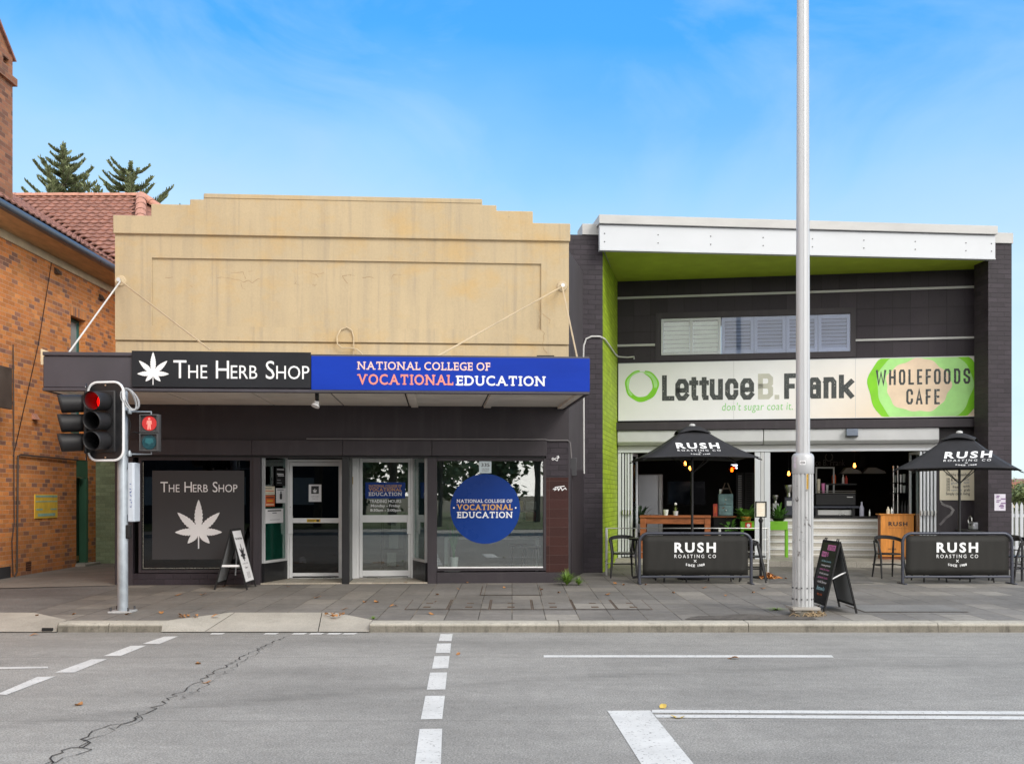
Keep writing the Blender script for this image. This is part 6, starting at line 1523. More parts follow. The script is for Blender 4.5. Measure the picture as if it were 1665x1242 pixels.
# ---------------------------------------------------------------- folding boards
def board(X, Y, L, spread, h, face, label, cat='board', name='sandwich_board', lift=.09, rz=0.0):
    """Ridge runs along local y (away from the street), panels lean to -x and +x."""
    zg = gz(Y); M = Matrix.Translation((X, Y, zg)) @ Matrix.Rotation(rz, 4, 'Z'); t = thing(name, label, cat, (X, Y, zg), rz); Ms = []
    for s_ in (-1, 1):
        an = math.atan2(spread, h); hh = math.hypot(h, spread)
        # panel frame: local x along ridge, z up the panel, -y outward
        ex = Vector((0, -s_ * 1.0, 0)) * -1; 
        ux = Vector((0, 1, 0)) if s_ > 0 else Vector((0, -1, 0)); uz = Vector((-s_ * spread, 0, h)).normalized(); uy = uz.cross(ux)
        o = Vector((s_ * spread, 0 if s_ > 0 else L, 0)); P = M @ Matrix(((ux.x, uy.x, uz.x, o.x), (ux.y, uy.y, uz.y, o.y), (ux.z, uy.z, uz.z, o.z), (0, 0, 0, 1))); Ms.append(P)
        f = ob('leg_frame', MB(P).box(0, .03, -.012, .012, 0, hh).box(L - .03, L, -.012, .012, 0, hh).box(.031, L - .031, -.012, .012, hh - .03, hh).box(.031, L - .031, -.012, .012, lift, lift + .03), M_blackm, t, bev=.003)
        ob('panel', MB(P).box(.031, L - .031, -.006, .006, lift + .031, hh - .031), face[s_], f)
    hl = math.hypot(h, spread)
    return t, Ms, hl, M
white = M_paper; inner = paint('board back', (.20, .21, .22), .6, var=.15)
b1, Ms, hl, M1 = board(-4.67, 17.35, .62, .27, 1.0, {-1: inner, 1: white}, 'white folding pavement board with black leaf, standing against the dark shopfront', lift=.10)
P = Ms[1]; m = MB(P); leaf_emblem(m, .31, .58, .20, -.012, .004); ob('leaf_emblem', m, M_ink, b1)
m = MB(P); text(m, 'The Herb Shop', .10, .52, .84, .89, -.0085, off=.015); text(m, 'Open', .22, .40, .34, .385, -.0085, off=.01); text(m, '111', .26, .42, .18, .29, -.0085, off=.01); text(m, 'every day', .14, .48, .42, .45, -.0085); ob('lettering', m, M_ink, b1, recalc=False)
ob('cross_bar', MB(M1).box(-.17, .17, .02, .045, .38, .415), M_alu, b1); ob('chain', MB(M1).tube([(0, .3, .75), (.02, .3, .5), (.0, .3, .22)], .012, 5), M_alu2, b1)
b2, Ms, hl, M2 = board(4.46, 14.2, .76, .225, .97, {-1: M_signk, 1: inner}, 'black chalk menu board with pink and blue writing beside the lamp pole', lift=.10)
P = Ms[0]
def chalk(body, x0, x1, z0, z1, mat, sh=.15): m = MB(P); text(m, body, x0, x1, z0, z1, -.0085, shear=sh, off=.012); ob('lettering', m, mat, b2, recalc=False)
ob('chalk_patch', MB(P).box(.30, .64, -.0080, -.0062, .86, .935), M_pinkc, b2); ob('chalk_patch', MB(P).box(.10, .30, -.0080, -.0062, .76, .83), M_pinkc, b2)
chalk('LETTUCE', .33, .61, .87, .92, M_signk, 0); chalk('FRANK', .12, .28, .77, .82, M_signk, 0); chalk('B', .34, .40, .77, .83, M_pinkc, 0)
for i, (bd_, mt) in enumerate((('all day brekky', M_bluec), ('house granola', M_lett), ('salads & wraps', M_pinkc), ('fresh juices', M_lett), ('protein balls', M_pinkc), ('cold brew', M_lett))): chalk(bd_, .16 + .03 * (i % 2), .60, .68 - i * .058, .715 - i * .058, mt)
chalk('bowls', .22, .58, .29, .35, M_bluec); chalk('try me', .30, .52, .21, .25, M_orange)
ob('handle', MB(P).tube([(.06, .0, hl - .02), (.06, .0, hl + .03), (.14, .0, hl + .03), (.14, .0, hl - .02)], .008, 6), M_blackm, b2); ob('handle', MB(P).tube([(.60, .0, hl - .02), (.60, .0, hl + .03), (.68, .0, hl + .03), (.68, .0, hl - .02)], .008, 6), M_blackm, b2)
ob('stay', MB(M2).tube([(-.12, .05, .45), (0, .03, .52), (.10, .05, .56)], .010, 6), M_alu, b2)
# ---------------------------------------------------------------- traffic signal
Y = 14.35; X = X_at(199.5, Y); zg = gz(Y)
tl = thing('traffic_signal', 'galvanised traffic signal post with red lights lit for cars and walkers', 'traffic light', (X, Y, zg))
zt2 = Z_at(638, Y)
ob('post', MB().lathe([(.071, .02), (.071, zt2 - zg), (.05, zt2 - zg + .03)], (X, Y, zg), 20), M_galv, tl)
o = ob('base_plate', MB().box(X - .15, X + .15, Y - .15, Y + .15, zg, zg + .025), M_galvw, tl, bev=.004)
m = MB()
for dx in (-.12, .12):
    for dy in (-.12, .12): m.cyl((X + dx, Y + dy, zg + .025), (X + dx, Y + dy, zg + .075), .014, seg=6)
ob('bolt', m, M_dkgrey, o)
def head(M, lit, edge=True):
    """Three-lamp head; local -y is where it faces, origin at centre."""
    rad, W_, H_ = .14, .265, .53
    pts = [(sx * (W_ - rad) + rad * math.cos(R(a)), sz * (H_ - rad) + rad * math.sin(R(a))) for sx, sz, a0 in ((1, 1, 0), (-1, 1, 90), (-1, -1, 180), (1, -1, 270)) for a in range(a0, a0 + 91, 15)]
    hd = ob('signal_head', MB(M).box(-.155, .155, -.03, .13, -.42, .42), M_hood, tl, bev=.02)
    bb = MB(M).prism(pts, .0, .008); ob('backing_board', bb, M_black, hd)
    if edge: ob('board_edge', MB(M).tube([(x, -.004, z) for x, z in pts], .017, 6, closed=True), M_lett, hd)
    for i, z in enumerate((.265, 0, -.265)):
        ob('lens', lens(M, z, .112), E_redd if (lit and i == 0) else M_lensk, hd)
        visor(M, z, .120, .31, hd)
    m = MB(M)
    for z in (.49, -.49): m.cyl((0, -.012, z), (0, -.002, z), .012, seg=8)
    ob('screw', m, M_steel, hd)
    return hd
def lens(M, z, r):
    m = MB(M); pr = [(r, -.034), (r * .9, -.045), (r * .55, -.058), (.004, -.062)]; n = 20
    for (r0, y0), (r1, y1) in zip(pr, pr[1:]):
        for k in range(n):
            a, b = 2 * math.pi * k / n, 2 * math.pi * (k + 1) / n
            m.q((r0 * math.cos(a), y0, z + r0 * math.sin(a)), (r0 * math.cos(b), y0, z + r0 * math.sin(b)), (r1 * math.cos(b), y1, z + r1 * math.sin(b)), (r1 * math.cos(a), y1, z + r1 * math.sin(a)))
    return m
def visor(M, z, r, ln, par, cut=40):
    """Tunnel hood, open in a notch at the bottom, drooping a little and flaring."""
    m = MB(M); n = 26; rows = []
    for i in range(7):
        t = i / 6; row = []
        for k in range(n + 1):
            a = R(-90 + cut * t * .0 + (360) * k / n); 
            rr_ = r * (1 + .04 * t); row.append((rr_ * math.cos(a), -.03 - ln * t * (1 + .10 * math.sin(a)), z + rr_ * math.sin(a) - .012 * t))
        rows.append(row)
    for i in range(6):
        for k in range(n): m.q(rows[i][k], rows[i][k + 1], rows[i + 1][k + 1], rows[i + 1][k])
    v = ob('visor', m, M_hood, par, recalc=False, weld=True); s_ = v.modifiers.new('wall', 'SOLIDIFY'); s_.thickness = .004
    return v
hx, hy = X_at(172, 14.2), 14.20; zc = Z_at(685, 14.2)
MH = Matrix.Translation((hx, hy, zc)) @ Matrix.Rotation(R(-11), 4, 'Z'); head(MH, True)
h2x = X_at(142, 14.35); MH2 = Matrix.Translation((h2x - .02, 14.36, zc - .01)) @ Matrix.Rotation(R(-69), 4, 'Z'); head(MH2, False, False)
for dz in (.50, -.50): ob('bracket', MB().tube([(X, Y, zc + dz), (hx + .04, hy + .14, zc + dz), (hx + .03, hy + .1, zc + dz * .8)], .018, 8), M_galv, tl)
for dz in (.47, -.47): ob('bracket', MB().tube([(X, Y + .02, zc + dz), (h2x + .1, 14.38, zc + dz)], .016, 8), M_galv, tl)
# walker lamp
pY = 14.3; px0_, px1_ = X_at(228.5, pY), X_at(259.5, pY); zp0, zp1 = Z_at(734, pY), Z_at(673.5, pY); zm = (zp0 + zp1) / 2
ph = ob('walker_head', MB().box(px0_, px1_, pY - .02, pY + .07, zp0, zp1), paint('signal housing grey', (.055, .055, .058), .5, var=.15), tl, bev=.008)
xc = (px0_ + px1_) / 2
for za, zb_, litd in ((zm, zp1, 1), (zp0, zm, 0)):
    ob('bezel', MB().frame(px0_ + .006, px1_ - .006, za + .006, zb_ - .006, .014, pY - .07, pY - .021), paint('bezel grey', (.07, .07, .073), .45), ph, bev=.003)
    zc_ = (za + zb_) / 2; rr_ = .098
    l_ = ob('lens', MB(Matrix.Translation((xc, pY, 0))).prism([(rr_ * math.cos(R(a)), zc_ + rr_ * math.sin(R(a))) for a in range(0, 360, 12)], -.034, -.022), E_red if litd else M_lensg, ph)
    if litd:
        m = MB(Matrix.Translation((xc, pY, zc_))); y_ = -.0375
        m.prism([(.016 * math.cos(R(a)), .062 + .016 * math.sin(R(a))) for a in range(0, 360, 30)], y_, y_ + .003)
        m.prism([(-.030, .040), (.030, .040), (.036, -.012), (.027, -.012), (.021, .02), (.021, -.02), (.024, -.082), (.008, -.082), (0, -.03), (-.008, -.082), (-.024, -.082), (-.021, -.02), (-.021, .02), (-.027, -.012), (-.036, -.012)], y_, y_ + .003)
        ob('walking_figure', m, E_man, ph)
    else:
        ob('painted_glint', MB(Matrix.Translation((xc, pY, zc_))).prism([(-.045, .055), (.045, .055), (.06, 0), (.0, -.03), (-.06, 0)], -.0365, -.0345), paint('painted lens glint', (.015, .11, .13), .3), ph)  # glint on the unlit lens, painted as a paler patch
for z, dx in ((Z_at(669, pY), 0), (Z_at(738, pY), 0)): ob('bracket', MB().tube([(X, Y, z), (X + .1, Y - .02, z), (xc, pY + .05, z), (xc, pY + .05, zm)], .011, 6), M_galv, tl); ob('clamp', MB().lathe([(.03, z - .03), (.035, z), (.012, z + .05)], (X + .1, Y - .02, 0), 8), M_galv, tl)
m = MB(); g = random.Random(9); cx_ = X_at(214, 14.25)
for i in range(9):
    rx, rz_, dy = .055 + .012 * i * .6, .14 + g.uniform(-.01, .02), g.uniform(-.05, .05); zc_ = Z_at(650, 14.25)
    m.tube([(cx_ + rx * math.cos(R(a)) * .9 + .05 * math.sin(R(a)) * -1 + g.uniform(-.002, .002), 14.2 + dy + .03 * math.cos(R(a)), zc_ + rz_ * math.sin(R(a))) for a in range(0, 360, 20)], .006, 5, closed=True)
ob('cable_coil', m, M_cable, tl)
ob('cable', MB().tube([(X + .06, Y - .04, Z_at(668, Y)), (X + .13, Y - .06, Z_at(690, Y)), (X + .10, Y - .05, Z_at(708, Y)), (X + .16, Y - .03, Z_at(702, Y)), (px0_ + .02, pY + .05, Z_at(706, pY))], .009, 6), M_blackm, tl)
bx0, bx1 = X_at(209, Y), X_at(219.5, Y); zb0, zb1 = Z_at(848, Y), Z_at(752, Y)
cb = ob('side_plate', MB().prismz([(bx0, Y - .03), (bx1 - .02, Y - .03), (bx1, Y - .01), (bx1, Y + .2), (bx0, Y + .2)], zb0, zb1), paint('pale blue plate', (.50, .55, .62), .45, var=.08), tl, bev=.01)
ob('bracket', MB().box(X + .03, bx0, Y - .02, Y + .02, zb0 + .1, zb1 - .1), M_galv, tl)
m = MB(); g = random.Random(21)
for i in range(7): z = zb1 - .3 - i * .05; m.tube([(bx1 - .05 + g.uniform(-.015, .015), Y - .031, z + g.uniform(-.02, .02)) for _ in range(4)], .004, 4)
ob('scribble', m, paint('blue marker', (.06, .10, .30), .6), cb)
bt = ob('push_button', MB().box(X + .055, X + .11, Y - .05, Y + .05, Z_at(875, Y), Z_at(853, Y)), M_blackm, tl, bev=.012)
# ---------------------------------------------------------------- orange brick building on the left
XB = -9.5
MBk = Matrix.Translation((XB, 0, 0)) @ Matrix.Rotation(R(90), 4, 'Z')       # local x = Y, local y = into the wall (-X)
def BY(px, X=XB): return -X * F / (CX - px)
def BZ(px, py, X=XB): return CZ + (HY - py) / F * BY(px, X)
bb = thing('brick_building', 'orange brick building with tiled roof, chimney and green side door', 'building', (XB, 20, 0))
zw = 6.50
wy0, wy1, wz0_, wz1_ = BY(115), BY(139), 2.9, BZ(125, 516)
dy0, dy1, dzt = BY(124), BY(143.5), BZ(134, 748)
YE = 26.2
m = MB(MBk)
def wallb(y0, y1, z0, z1): m.box(y0, y1, 0, .35, z0, z1)
wallb(8, dy0, -.1, wz0_); wallb(dy1, YE, -.1, wz0_); wallb(dy0, dy1, dzt, wz0_)
wallb(8, wy0, wz0_, zw); wallb(wy1, YE, wz0_, zw); wallb(wy0, wy1, wz1_, zw)
ob('wall', m, M_brick, bb)
ob('wall', MB(FY(0, YE + .02)).box(XB - 1, -7.3, 0, .3, -.1, 6.62), M_brick, bb)
wf = ob('window', MB(MBk).frame(wy0, wy1, wz0_, wz1_, .07, .14, .22), M_teal, bb, bev=.004); ob('pane', MB(MBk).box(wy0 + .07, wy1 - .07, .17, .18, wz0_ + .07, wz1_ - .07), paint('dull window glass', (.28, .33, .33), .15, var=.2), wf)
ob('window_head', MB(MBk).box(wy0 - .05, wy1 + .05, -.004, .0, wz1_, wz1_ + .22), brick('soldier course', .086, .235, .010, OR, (.50, .40, .29), .85, stagger=0, bp=.4), bb)
zm_ = BZ(134, 776)
ob('door_head', MB(MBk).box(dy0, dy1, .01, .1, zm_, dzt), M_mgreen, bb); ob('door_frame', MB(MBk).box(dy1 - .1, dy1, .0, .2, 0.06, zm_ - .002), M_mgreen, bb)
dr_ = ob('door', MB(MBk).box(dy0, dy1 - .102, .16, .22, .06, zm_ - .002), M_dgreen, bb); ob('kick_plate', MB(MBk).box(dy1 - .45, dy1 - .15, .15, .159, .10, .22), paint('brass kick plate', (.38, .26, .10), .5, .4), dr_)
ob('door_step', MB(MBk).box(dy0 - .05, dy1 + .15, -.22, .2, -.05, .06), M_conc, bb, bev=.01)
# eaves: frieze, soffit boards, gutter, roof planes
XG = -8.85
ob('frieze', MB(MBk).box(8, YE, -.04, -.001, zw - .16, zw), M_cream2, bb)
ob('soffit', MB().q((XB, 8, zw + .0), (XG + .05, 8, zw + .03), (XG + .05, YE - .4, zw + .03), (XB, YE - .4, zw + .0)), M_timber, bb)
gx = XG
ob('gutter', MB().tube([(gx, 8, zw + .12), (gx, YE - 1.5, zw + .09)], .085, 12), M_gutter, bb)
ob('fascia_board', MB().box(gx - .06, gx - .04, 8, YE - 1.6, zw + .031, zw + .18), M_gutter, bb)
CO = Vector((XG - .02, 24.0, 6.72)); T, PT = 4.9, .63
def tiled(o, u, v, nu_len, nv_len, clip=None, pitch_row=.28, colw=.23, name='roof'):
    """Roman tiles: corrugated courses, each lapping over the one below. u along the eave, v up the slope."""
    u, v = u.normalized(), v.normalized(); nn = u.cross(v); nn = nn if nn.z > 0 else -nn; m = MB()
    nr = int(nv_len / pitch_row) + 1; seg = colw / 6
    nc = int(nu_len / seg)
    for r_ in range(nr):
        v0, v1 = r_ * pitch_row, min((r_ + 1) * pitch_row + .03, nv_len + .02); a_, b_ = (clip(v0) if clip else (0, nu_len)); pr = None
        i0, i1 = int(max(0, a_) / seg), int(min(nu_len, b_) / seg)
        jit = rnd.uniform(-.004, .004)
        for i in range(i0, i1 + 1):
            h = .028 * (0.5 + .5 * math.cos(2 * math.pi * (i % 6) / 6)) ** 1.5; x = i * seg
            lo, hi = o + u * x + v * v0 + nn * (h + .035 + jit), o + u * x + v * v1 + nn * h
            bt = lo - nn * .03
            if pr: m.q(pr[0], lo, hi, pr[1]); m.q(pr[2], bt, lo, pr[0])
            pr = (lo, hi, bt)
    return ob(name, m, M_tileroof, bb, recalc=False)
# plane above the gutter, rising to -X; cut by the valley
vs_ = Vector((-1, 0, PT)); sl = math.hypot(1, PT)
tiled(Vector((XG - .02, 9.0, 6.72)), Vector((0, 1, 0)), vs_, 30, T * sl, lambda v: (0, 15.0 + v / sl))
# wing plane facing the street
tiled(Vector((XG - T - .3, 24.0, 6.72)), Vector((1, 0, 0)), Vector((0, 1, PT)), 9, T * sl, lambda v: (T + .3 - v / sl, 5.05 + (1 - v / (T * sl)) * 1.6 - 1.45))
ob('roof_underlay', MB().q((XG - .02, 9, 6.66), (XG - .02, 24, 6.66), (XG - .02 - T, 24 + T, 6.66 + PT * T), (XG - .02 - T, 9, 6.66 + PT * T)).q((XG - .02, 24, 6.66), (-8.5, 24, 6.66), (-10.25, 24 + T, 6.66 + PT * T), (XG - .02 - T, 24 + T, 6.66 + PT * T)), M_tileroof, bb, recalc=False)
AP = Vector((-10.25, 24 + T, 6.72 + PT * T))
# hip end and its rounded caps
def caps(a, b, n, r=.11):
    o = MB(); d = (b - a) / n
    for i in range(n):
        p, q = a + d * i, a + d * (i + 1.12); rows = []
        ax = d.normalized(); s_ = ax.cross(Vector((0, 0, 1))).normalized(); up_ = s_.cross(ax)
        for P_, r_ in ((p, r * .88), (q, r)): rows.append([P_ + s_ * r_ * math.cos(R(k)) + up_ * (r_ * math.sin(R(k)) * .9 + .02) for k in range(-10, 191, 25)])
        for k in range(len(rows[0]) - 1): o.q(rows[0][k], rows[0][k + 1], rows[1][k + 1], rows[1][k])
    return ob('ridge_cap', o, M_ridge, bb, recalc=False)
caps(Vector((-14.2, 24 + T, AP.z)), AP, 9, .10)
H1, H2 = Vector((-8.55, 24.0, 6.72)), Vector((-6.0, 26.2, 6.72))
caps(AP, H1, 12, .15); caps(AP, H2, 12, .15)
ob('hip_face', MB().q(AP + Vector((0, .1, -.03)), H1, H2), M_tileroof, bb, recalc=False); ob('hip_face', MB().q(AP, H2, Vector((-6, 33, 6.72)), Vector((-13, 33, 9.7))), M_tileroof, bb, recalc=False)
# chimney with gabled hood
YC = BY(20.5, -9.4); ch0 = YC - 1.5; zc1 = BZ(20, 92, -9.4)
cm_ = ob('chimney', MB(MBk).box(ch0, YC, -.1, .8, 6.95, BZ(20, 139, -9.4)), M_chim, bb)
ob('chimney_collar', MB(MBk).box(ch0 - .06, YC + .07, -.16, .86, BZ(20, 139, -9.4) + .001, BZ(20, 127, -9.4)), M_chim, cm_)
zk = BZ(20, 127, -9.4) + .002
m = MB(MBk); yo = (ch0 + YC) / 2
for a, b in ((ch0, ch0 + .35), (YC - .5, YC - .36), (YC - .14, YC)): m.box(a, b, -.1, .8, zk, zc1)
m.box(ch0 + .35, YC - .5, -.1, .8, zk, zc1); m.box(YC - .36, YC - .14, -.1, .8, zk, zk + .16); m.box(YC - .36, YC - .14, -.1, .8, zc1 - .12, zc1); m.box(YC - .36, YC - .14, .1, .7, zk + .16, zc1 - .12)
ob('chimney_hood', m, M_chim, cm_)
zp_ = zc1 + .55
ob('chimney_gable', MB(MBk).prism([(ch0 + .03, zc1 + .001), (YC - .03, zc1 + .001), (yo, zp_)], -.08, .78), M_chim, cm_)
for s_ in (0, 1):
    e = ((YC + .09, zc1 - .06), (yo, zp_ + .06), (yo, zp_ + .0), (YC + .05, zc1 - .08)) if s_ else ((ch0 - .09, zc1 - .06), (yo, zp_ + .061), (yo, zp_ + .001), (ch0 - .05, zc1 - .08))
    ob('chimney_slab', MB(MBk).prism(list(e), -.14, .84), M_tileroof, cm_)
ob('chimney_flashing', MB(MBk).box(ch0, YC + .04, -.14, -.1, 6.72, 6.98), M_flash, cm_)
# pipes, vents, cable, air brick
def bpipe(pts, r, mat, nm='pipe', off=.04): return ob(nm, MB(MBk).tube([(BY(x), -off, BZ(x, y)) for x, y in pts], r, 6), mat, bb)
bpipe([(20, 938), (24, 930), (26, 741), (30, 739), (124, 748)], .018, M_grime); bpipe([(18, 936), (16, 880), (20, 848), (18, 560), (19, 668)], .012, M_grime)
bpipe([(91, 368), (60, 560), (19, 742)], .008, M_blackm, 'cable', .03)
for px, py in ((91, 442), (163, 484), (55, 678)):
    y, z = BY(px), BZ(px, py); v_ = ob('vent_hood', MB(MBk).prismx([(-.0, z + .07), (-.02, z + .07), (-.09, z - .05), (0, z - .05)], y - .09, y + .09), M_ridge if px == 55 else M_grime, bb)
y, z = BY(46), BZ(46, 920); ob('air_brick', MB(MBk).box(y - .11, y + .11, -.006, .0, z - .09, z + .09), brick('vent grille', .05, .045, .016, [(0, (.30, .12, .06))], (.03, .02, .02), .8), bb)
ob('cellar_hatch', MB(MBk).box(17.0, BY(15), -.03, .0, -.05, BZ(10, 921)), M_dkgrey, bb)
# painted plates fixed to the brick
nt_ = thing('wall_notice', 'faded yellow notice with pale green bands on the orange brick', 'notice', (XB + .03, BY(73), BZ(73, 842)), R(90))
y0_, y1_, z0_, z1_ = BY(55.5), BY(92), BZ(73, 842), BZ(73, 803.5)
ob('plate', MB(MBk).box(y0_, y1_, -.02, -.001, z0_, z1_), M_notice, nt_)
m = MB(MBk); H_ = z1_ - z0_
M_mint = paint('faded mint', (.34, .55, .44), .6, var=.2, sc=8)
m.box(y0_ + .02, y1_ - .02, -.024, -.02, z1_ - .12 * H_, z1_ - .02); m.box(y0_ + .03, y1_ - .03, -.024, -.02, z0_ + .68 * H_, z0_ + .72 * H_); m.box(y0_ + .05, y0_ + .32 * (y1_ - y0_), -.024, -.02, z0_ + .34 * H_, z0_ + .40 * H_); m.box(y1_ - .32 * (y1_ - y0_), y1_ - .05, -.024, -.02, z0_ + .34 * H_, z0_ + .40 * H_); m.box(y0_ + .12, y1_ - .12, -.024, -.02, z0_ + .08 * H_, z0_ + .2 * H_)
ob('print', m, M_mint, nt_)
ds_ = thing('dark_sign', 'dark brown square sign plate high on the brick wall', 'sign', (XB + .3, BY(5), BZ(5, 664)), R(90))
ob('plate', MB().box(-9.0 - .06, -9.0, 15.5, -(-9.0) * F / (CX - 20), Z_at(664, 18.6), Z_at(596, 18.6)), M_grime, ds_, bev=.01); ob('arm', MB().box(-9.5, -9.061, 17.2, 17.26, Z_at(630, 18.6), Z_at(626, 18.6)), M_blackm, ds_)
# sage-painted wall closing the lane
Ys = 23.86
sw = thing('lane_wall', 'sage green painted brick wall closing the lane beside shop', 'wall', (-8.4, Ys, 0))
ob('wall', MB(FY(0, Ys)).box(XB + .001, -6.9, 0, .24, -.05, 2.42), M_sage, sw); ob('coping', MB().box(XB + .001, -6.9, Ys - .12, Ys + .3, 2.421, 2.52), M_dark, sw)
# ---------------------------------------------------------------- Norfolk pines behind the roofs
def pine(px, top_py, Y, label, seed, h=None, lean=0.0, spread=1.0):
    g = random.Random(seed); X = X_at(px, Y); H = Z_at(top_py, Y)
    t = thing('norfolk_pine', label, 'tree', (X, Y, 0))
    ob('trunk', MB().tube([(X, Y, -.3), (X, Y, H * .5), (X, Y, H - 1.2), (X, Y, H)], [.42, .26, .08, .015], 8), M_bark, t)
    m = MB(); br = MB(); z = H - .75; k = 0
    while z > H - 10.5:
        dtop = H - z; L = min(.35 + .47 * dtop ** .95, 4.4) * spread; n = 6 if dtop > 1.5 else 5; a0 = g.uniform(0, 6.28)
        for i in range(n):
            if g.random() < .07: continue
            a = a0 + 6.283 * i / n + g.uniform(-.22, .22); ln = L * g.uniform(.62, 1.12); rise = g.uniform(.02, .36) * (1 if dtop < 5 else .7)
            c, s_ = math.cos(a), math.sin(a); side = Vector((-s_, c, 0)); P = []
            for j in range(7): tt = j / 6; P.append(Vector((X + c * ln * tt, Y + s_ * ln * tt, z + ln * (rise * tt + .22 * tt * tt - .10 * math.sin(math.pi * tt)))))
            br.tube(P, [.035, .03, .026, .022, .018, .014, .008], 4)
            ns_ = int(18 + ln * 34)
            for q in range(ns_):
                tt = .12 + .88 * (q + g.random()) / ns_; j = min(5, int(tt * 6)); p = P[j].lerp(P[j + 1], tt * 6 - j); d = (P[j + 1] - P[j]).normalized()
                sl_ = (.26 + .34 * g.random()) * (1.1 - .55 * tt) * min(1, .45 + dtop * .22)
                for sd in (-1, 1):
                    if g.random() < .12: continue
                    dd = (d * g.uniform(.25, .8) + side * sd * g.uniform(.35, .9) + Vector((0, 0, g.uniform(.25, .95)))).normalized(); tip = p + dd * sl_; md = p + dd * sl_ * .5 + Vector((0, 0, .03))
                    w = .046 * g.uniform(.6, 1.3); for_w = dd.cross(Vector((g.uniform(-1, 1), g.uniform(-1, 1), .4))).normalized() * w
                    m.q(p - for_w * .5, p + for_w * .5, md + for_w, md - for_w); m.q(md - for_w, md + for_w, tip + for_w * .25, tip - for_w * .25)
        z -= (.42 + .045 * dtop) * g.uniform(.88, 1.12)
    ob('limb', br, M_bark, t, recalc=False); cr = ob('crown', m, M_pine, t, recalc=False, smooth=False)
    return t
pine(103, 229, 60, 'Norfolk pine with tall bare tip behind the tiled roof', 3, spread=1.12)
pine(211, 261, 58, 'wider, lower Norfolk pine rising behind the hip of roof', 5, spread=1.45)
# ---------------------------------------------------------------- trees: leafy crowns
def leafy(X, Y, H, rad, label, seed, n=2600, lw=.20, group=None, z0=None, mat=M_tree, name='tree'):
    g = random.Random(seed); t = thing(name, label, 'tree', (X, Y, -.1), 0, group); zb = H * .38 if z0 is None else z0
    br = MB().tube([(X, Y, -.3), (X + .1, Y, zb), (X, Y + .1, H * .7)], [H * .028, H * .02, .05], 7)
    blobs = []
    for i in range(12):
        a = g.uniform(0, 6.28); r_ = rad * g.uniform(.15, .75); c = Vector((X + r_ * math.cos(a), Y + r_ * math.sin(a), zb + (H - zb) * g.uniform(.18, .88))); blobs.append((c, rad * g.uniform(.28, .5)))
        br.tube([(X, Y, zb * g.uniform(.7, 1.1)), c.lerp(Vector((X, Y, c.z)), .5) - Vector((0, 0, .3)), c], [H * .012, H * .008, .02], 5)
    ob('trunk', br, M_bark, t); m = MB()
    for i in range(n):
        c, r_ = blobs[g.randrange(12)]; d = Vector((g.gauss(0, 1), g.gauss(0, 1), g.gauss(0, .8))).normalized(); p = c + d * r_ * g.uniform(.55, 1.05)
        u = Vector((g.uniform(-1, 1), g.uniform(-1, 1), g.uniform(-.6, .6))).normalized(); v = u.cross(d).normalized(); s_ = lw * g.uniform(.6, 1.4)
        m.q(p - u * s_, p - v * s_ * .5, p + u * s_, p + v * s_ * .5)
    ob('crown', m, mat, t, recalc=False, smooth=False); return t
leafy(X_at(1660, 62), 62, 2.35, 1.5, 'low bushy tree beyond the white fence at the far right', 31, 1400, .12, z0=.7)
leafy(X_at(1682, 70), 70, 3.3, 1.3, 'taller tree beyond the white fence at the picture edge', 32, 1200, .09, z0=1.3)
for X, Y, H, r_, lb, sd in ((-5.0, -14, 8.5, 3.2, 'street tree behind the viewer, mirrored in the dark door', 41), (-1.2, -17, 9.5, 3.6, 'street tree behind the viewer, mirrored in the right door', 42), (1.2, -15.5, 5.0, 1.6, 'street tree behind the viewer, mirrored left of the blue decal', 43), (7.6, -24, 8, 2.4, 'large street tree behind the viewer, mirrored in right window', 44), (-9, -16, 9, 3.6, 'street tree behind the viewer, mirrored in the dark shop window', 45)):
    leafy(X, Y, H, r_, lb, sd, 2200 if X < -4 else 700, .26 if X < -4 else .17)
for i in range(7):
    leafy(-13 + i * 5.2 + rnd.uniform(-1, 1), -38 - rnd.uniform(0, 5), 4.5 + rnd.uniform(0, 2.5), 3.4, 'bushy tree of the row behind the viewer, mirrored in the shop glass', 60 + i, 1300, .30, 'tree row mirrored in the shop glass', .6)
ob('grass_bank', MB().box(-80, 80, -60, -11, -.3, -.02), paint('grass bank', (.07, .10, .03), .95, var=.35, sc=1.2), kind='structure')
bh = thing('block_building', 'grey block building across the street, mirrored in the dark window', 'building', (-14, -24, 0))
ob('wall', MB().box(-24, -4, -34, -24, -.1, 6.5), M_dark2, bh); ob('roof', MB().box(-24.3, -3.7, -34.3, -23.7, 6.501, 6.8), M_flash, bh)
for i in range(5):
    for j in range(2): ob('window', MB().box(-22 + i * 3.6, -20 + i * 3.6, -24, -23.95, 1 + j * 3, 2.6 + j * 3), M_alu2, bh)
# houses far off at the right
def house(px, Y, w, h, wallm, label):
    X = X_at(px, Y); t = thing('far_house', label, 'house', (X, Y, 0)); ob('wall', MB().box(X - w / 2, X + w / 2, Y, Y + 7, -.2, h), wallm, t)
    ob('roof', MB().prism([(X - w / 2 - .4, h), (X + w / 2 + .4, h), (X + w * .15, h + 1.6), (X - w * .15, h + 1.6)], Y - .4, Y + 7.4), M_tileroof, t)
    for dx in (-.25, .25): ob('window', MB().box(X + dx * w - .5, X + dx * w + .5, Y - .03, Y, h * .4, h * .8), M_dkgrey, t)
house(1661, 150, 10, 1.9, M_cream2, 'distant cream house with tiled roof beyond the white fence'); house(1690, 165, 12, 2.6, M_conc, 'distant grey house at the picture edge beyond the fence')
